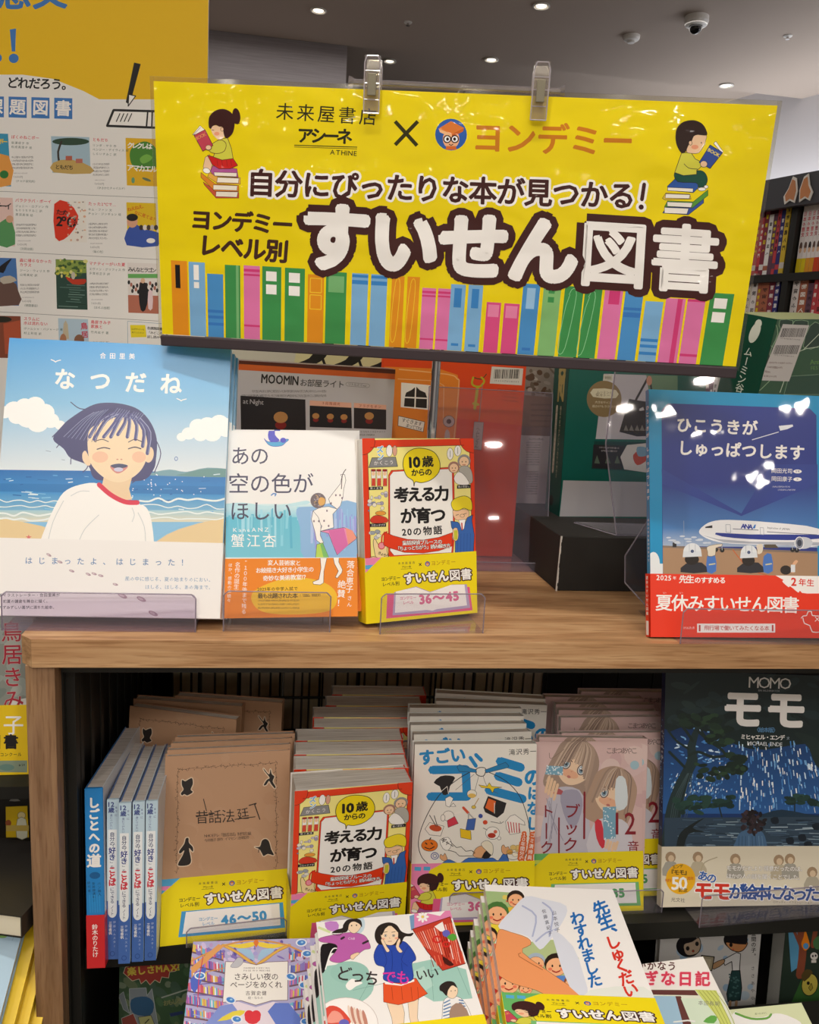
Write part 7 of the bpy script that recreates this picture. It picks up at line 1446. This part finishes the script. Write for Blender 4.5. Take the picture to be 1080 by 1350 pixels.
# ================================================================== NEIGHBOURING FIXTURE, LEFT OF THE POST
nb = empty('side_rack', Matrix.Identity(4), 'dark side rack with small ledges left of the wooden post', 'rack')
MB().box(-.62, -.245, .885, 1.12, -.515, -.500).build('ledge', BLACK, nb); MB().box(-.62, -.245, .82, 1.12, -.80, -.79).build('ledge', BLACK, nb); MB().box(-.62, -.245, 1.12, 1.13, -CAMH, -.20).build('back_panel', BLACKM, nb); MB().box(-.62, -.245, .70, .82, -CAMH, -.795).build('base', BLACKM, nb)
q = at(35, 1012, Y=.90); PX = pose(q.x - .19, .905, -.4995, 2, 10)
a = cart(PX, .19, .26, '#8a9088', (0, 820, 5))
for k in range(20): a.ell(rnd.uniform(-200, 170), rnd.uniform(-50, 560), rnd.uniform(20, 60), rnd.uniform(20, 70), rnd.choice(['#7c8680', '#98a09a', '#6c7670', '#a8aca4']), rnd.uniform(0, 90), 12)
a.poly([(60, 520), (180, 500), (180, 620), (40, 620)], '#d8d8d4'); a.T('鳥居きみ', 75, -10, 90, 590, '#a82438', sz=142, v=True, b=.02, o=('#c8bcb4', .05))
hb = .080; b = cart(PX, .19, hb, '#f0cc18', (0, 820, 5)); b.T('子', 20, 680, 158, 680, WH, sz=140, b=.02); b.T('課題図書', -330, 790, 130, 790, K, sz=100, b=.06); b.T('全国コンクール', -60, 875, 145, 872, K, sz=27, b=.02); b.poly([(-400, 918), (180, 912), (180, 990), (-400, 990)], '#8a9a84'); b.ell(45, 958, 50, 22, '#6a8a80', n=20); b.T('★24', 120, 945, 165, 940, K, sz=18, b=.03)
book(PX, .19, .26, .012, 'grey book with tall dark red lettering and a yellow band, left of the post', a, 'R', '#8a9088', band=(hb, b, '#f0cc18'))
q = at(36, 1160, Y=.89); PY2 = pose(q.x - .19, .895, -.789, 2, 8)
a = cart(PY2, .19, .25, '#16120e', (0, 820, 5)); a.T('名取佐和子', 5, 1105, 250, 1100, '#8a8a84', sz=32, res=1); a.poly([(60, 1180), (95, 1160), (135, 1180)], '#8a8a84', sm=2); a.poly([(38, 1218), (180, 1212), (190, 1420), (40, 1420)], '#c8a818'); a.ell(142, 1275, 26, 24, '#d8c890', n=14, line=('#6a6a50', 3)); a.poly([(115, 1300), (170, 1300), (180, 1420), (110, 1420)], '#c8c8b0', sm=2, line=('#6a6a50', 3)); a.ell(55, 1325, 20, 22, '#8a4a2a', n=12)
a.pop(); a.crop(0, 1080, 5); a.poly([(40, 40), (190, 40), (190, 78), (40, 78)], '#b8a050'); a.T('図書館の', 35, 222, 310, 200, '#b8b4ac', sz=48); a.poly([(110, 288), (200, 280), (200, 330), (120, 330)], '#c8a81a')
book(PY2, .19, .25, .016, 'black book with a small yellow picture and grey title, left of the post', a, 'R', '#16120e', pcol='#cfc8b8')
# small black volume lying on the pile, cream pages toward us
q = at(0, 1160, Y=.80)
sm_ = empty('book', pose(-.36, .77, -.578, -14, 2), 'small black volume with cream pages lying on the leaning yellow-banded books', 'book')
MB().box(0, .125, 0, .001, 0, .001, '#1a1a18').box(0, .125, 0, .12, .0, .0012, '#23211f').box(0, .125, 0, .12, .0218, .023, '#23211f').box(.1238, .125, 0, .12, .0012, .0218, '#23211f').build('cover', SATIN, sm_); MB().box(.001, .1238, .001, .118, .0012, .0218, '#e8e0c8').build('page_block', PAPER, sm_)
# leaning stack of pale blue and yellow books
def leaning(px0, py0, Y, k):
    p = at(px0, py0, Y=Y); return pose(p.x, Y, p.z, -8, 50, 14) @ Matrix.Translation((-.15, 0, -.21))
q = at(46, 1166, Y=.80); PZ = Matrix.Translation(q) @ Matrix.Rotation(R_(8), 4, 'Z') @ Matrix.Rotation(R_(-48), 4, 'X') @ Matrix.Rotation(R_(10), 4, 'Y') @ Matrix.Translation((-.150, 0, -.212))
a = cart(PZ, .15, .212, '#aac8dc', (0, 1080, 5)); a.poly([(-20, 508), (135, 503), (92, 770), (-20, 772)], '#eef0f0'); a.ell(28, 595, 52, 46, '#c8804a', n=24); a.ell(15, 612, 34, 34, '#f4dcc8', n=20); a.ell(22, 608, 5, 6, K, n=8); a.poly([(0, 650), (40, 660), (48, 740), (30, 768), (-10, 768)], '#8a7ac0', sm=3, line=('#4a3a5a', 3)); a.ell(15, 770, 32, 14, '#88b860', n=14)
for p in ([(140, 560), (120, 700), (80, 800)], [(150, 610), (175, 720)]): a.line(p, 2.5, '#88a4bc', sm=2, cap=0)
hb = .072; b = cart(PZ, .15, hb, '#f4d418', (0, 1080, 5)); b.ell(40, 990, 26, 22, '#f08a20', n=10); b.T('課題図書', -120, 1045, 60, 1035, K, sz=44, b=.08); b.ell(10, 1125, 18, 14, '#38a048', n=14)
blueb = book(PZ, .15, .212, .018, 'pale blue book with a yellow band, top of the leaning stack left of the post', a, 'L', '#aac8dc', '#a0c0d4', band=(hb, b, '#f4d418'), group='leaning yellow-banded books')
ylw = book(PZ @ Matrix.Translation((.011, .020, -.012)), .15, .212, .016, 'yellow-spined book just under the pale blue one in the leaning stack', None, 'R', '#f2cc14', '#f2cc14', group='leaning yellow-banded books')
for k in range(1, 5): copy_thing(ylw, PZ @ Matrix.Translation((.011 + .010 * k, .020 + .0175 * k, -.012 - .014 * k)), ['second yellow-spined book in the leaning stack left of the post', 'third yellow-spined book in the leaning stack left of the post', 'fourth yellow-spined book in the leaning stack left of the post', 'lowest yellow-spined book in the leaning stack left of the post'][k - 1])
# ================================================================== BLACK BOOKCASE ALONG THE RIGHT WALL
def OB(d, n, z): return OBL @ Matrix.Translation((d, n, z))
ND = .55
P1 = at(1010, 240, Y=2.4); dl = (OBL.inverted() @ P1); d0, n0_ = dl.x, dl.y
bc = empty('bookcase', OBL, 'tall black bookcase full of upright books along the right wall', 'bookcase')
topz = P1.z; print('case', d0, n0_, topz)
x0c, x1c = d0 - 1.6, d0 + .72; f = n0_
SZ = [topz - .165, at(1030, 362, Y=2.33).z, at(1000, 455, Y=2.43).z]; SZ += [SZ[2] - .30, SZ[2] - .60]; print('SZ', SZ)
MB().box(x0c, x1c, f - .003, f + .02, topz - .085, topz).build('fascia', flat('fascia_board', '#3a3a40', .5), bc); MB().box(x0c, x1c, .2, f, topz - .02, topz - .002).build('top', BLACKM, bc)
for k, z in enumerate(SZ[1:]): MB().box(x0c, x1c, f - .3, f - .001, z - .022, z).build('shelf_board', BLACK, bc)
MB().box(x0c, x1c, f - .32, f - .3, -CAMH, topz - .02).build('back_panel', BLACKM, bc)
for d in (x0c, d0 - .62, d0 + .105, x1c - .02): MB().box(d, d + .02, f - .3, f - .002, -CAMH, topz - .021).build('divider', BLACK, bc)
sp = ['#e8e0dc', '#f0ece8', '#c84a50', '#d8d0c8', '#3a3a7a', '#8a3a48', '#e8c8c8', '#b06a50', '#6a4a5a', '#e0c040', '#f4f0ec']
nbk = 0
for row, z in enumerate(SZ[1:4]):
    x = d0 - .28
    while x < d0 + .66:
        t = rnd.uniform(.011, .017) if row == 0 else rnd.uniform(.013, .028)
        if d0 + .10 < x + t and x < d0 + .13: x = d0 + .13; continue
        white = row == 0 and x > d0 + .12
        h = .185 if white else rnd.uniform(.17, .225); c = '#efe8e6' if white else rnd.choice(sp)
        a = Art(t, h, [(0, 0), (10, 0), (10, 100), (0, 100)], c)
        if white:
            a.T('日本の歴史', 5, 8, 5, 46, rnd.choice(['#c83a4a', '#a83040', '#d05a60']), sz=7, v=True, res=1, b=.06); a.ell(5, 60, 3.4, 7, rnd.choice(['#2c2424', '#6a5048', '#4a3434']), n=8); a.ell(5, 66, 3, 4, '#e0b898', n=8); a.rect(0, 78, 10, 100, rnd.choice(['#e8d020', '#e8a030', '#e8d020', '#d84a28', '#e8e0d8']))
        else:
            a.T(rnd.choice(['世界の物語集', '動物図鑑入門', '冒険の国へ', '宇宙のふしぎ']), 5, 10, 5, 70, rnd.choice(['#f4f0e8', '#2c2424', '#e8d020']) if c not in ('#e8e0dc', '#f0ece8', '#f4f0ec') else '#3a3434', sz=6.5, v=True, res=1, b=.05); a.rect(0, 84, 10, 92, rnd.choice(sp))
        tilt = 0 if row == 0 or rnd.random() < .8 else 0
        M = OB(x, f - .02, z + .0005) @ Matrix.Rotation(R_(180), 4, 'Z') @ Matrix.Translation((-t, 0, 0))
        o = empty('book', M, ('white history-series book with red lettering' if white else 'assorted upright book') + ' on the ' + ['upper', 'middle', 'lower'][row] + ' shelf of the far bookcase', 'book', ('white series books' if white else 'assorted books') + ' on the ' + ['upper', 'middle', 'lower'][row] + ' far shelf')
        mb = MB().box(0, t, 0, .0012, 0, h, c).box(0, .001, 0, .13, 0, h, c).box(t - .001, t, 0, .13, 0, h, c); a.to(mb, off=.0001); mb.build('cover', SATIN, o)
        MB().box(.001, t - .001, .0012, .128, .001, h - .002, '#e0d8cc').build('page_block', PAGES, o); nbk += 1
        x += t + .0006
print('far books', nbk)
_o = OBL.inverted() @ Vector((0, 0, 0)); _d = OBL.inverted().to_3x3() @ ray(1054, 252); CUTX = (_o + _d * ((f + .021 - _o.y) / _d.y)).x
cs = empty('carton', OB(CUTX - .04, f + .021, topz - .075), 'orange and white paper animal cut-out on the black fascia of the far bookcase', 'cut-out'); cs.name = 'paper_cutout'
q = at(1054, 249, Y=2.3); qq = OBL.inverted() @ q
for i, (dx, c) in enumerate(((0, '#c8865a'), (.042, '#d08a58'))):
    pts = [(0, .0), (.014, .008), (.03, .0), (.034, .03), (.026, .062), (.014, .068), (.006, .04), (-.006, .02)]
    pts = [(x if i == 0 else .036 - x, z) for x, z in pts]
    MB().prism([(x * 1.12 - .002, z * 1.08 - .003) for x, z in pts], -.003, 0, '#e8e4dc').prism([(x * .86 + .002, z * .86 + .004) for x, z in pts], 0, .001, c).build('figure', PAPER, cs, Matrix.Translation((dx, .003, 0)))
# risers that carry the piles on the front deck
for Mp_, w_, h_, t0, dp in ((PK, wK, hK, .016 * 4.1, .075), (PL, wL, hL, .013 * 6.15, .150), (PM, wM, hM, .012 * 6.15, .150), (PN, wN, hN, .014 * 3.1, .060), (PPm, .128, .188, .0146, .05)):
    MB().box(.012, w_ - .012, t0 + .0005, t0 + dp, .014, h_ - .012).build('pile_riser', BLACKM, shelf, Mp_)
MB().box(-.03, .15, .14, .30, .0, .19).build('pile_riser', BLACKM, nb, PZ @ Matrix.Translation((.05, -.005, -.07)))
# ------------------------------------------------------------------ done: drop the glyph source
bpy.data.objects.remove(_fo)
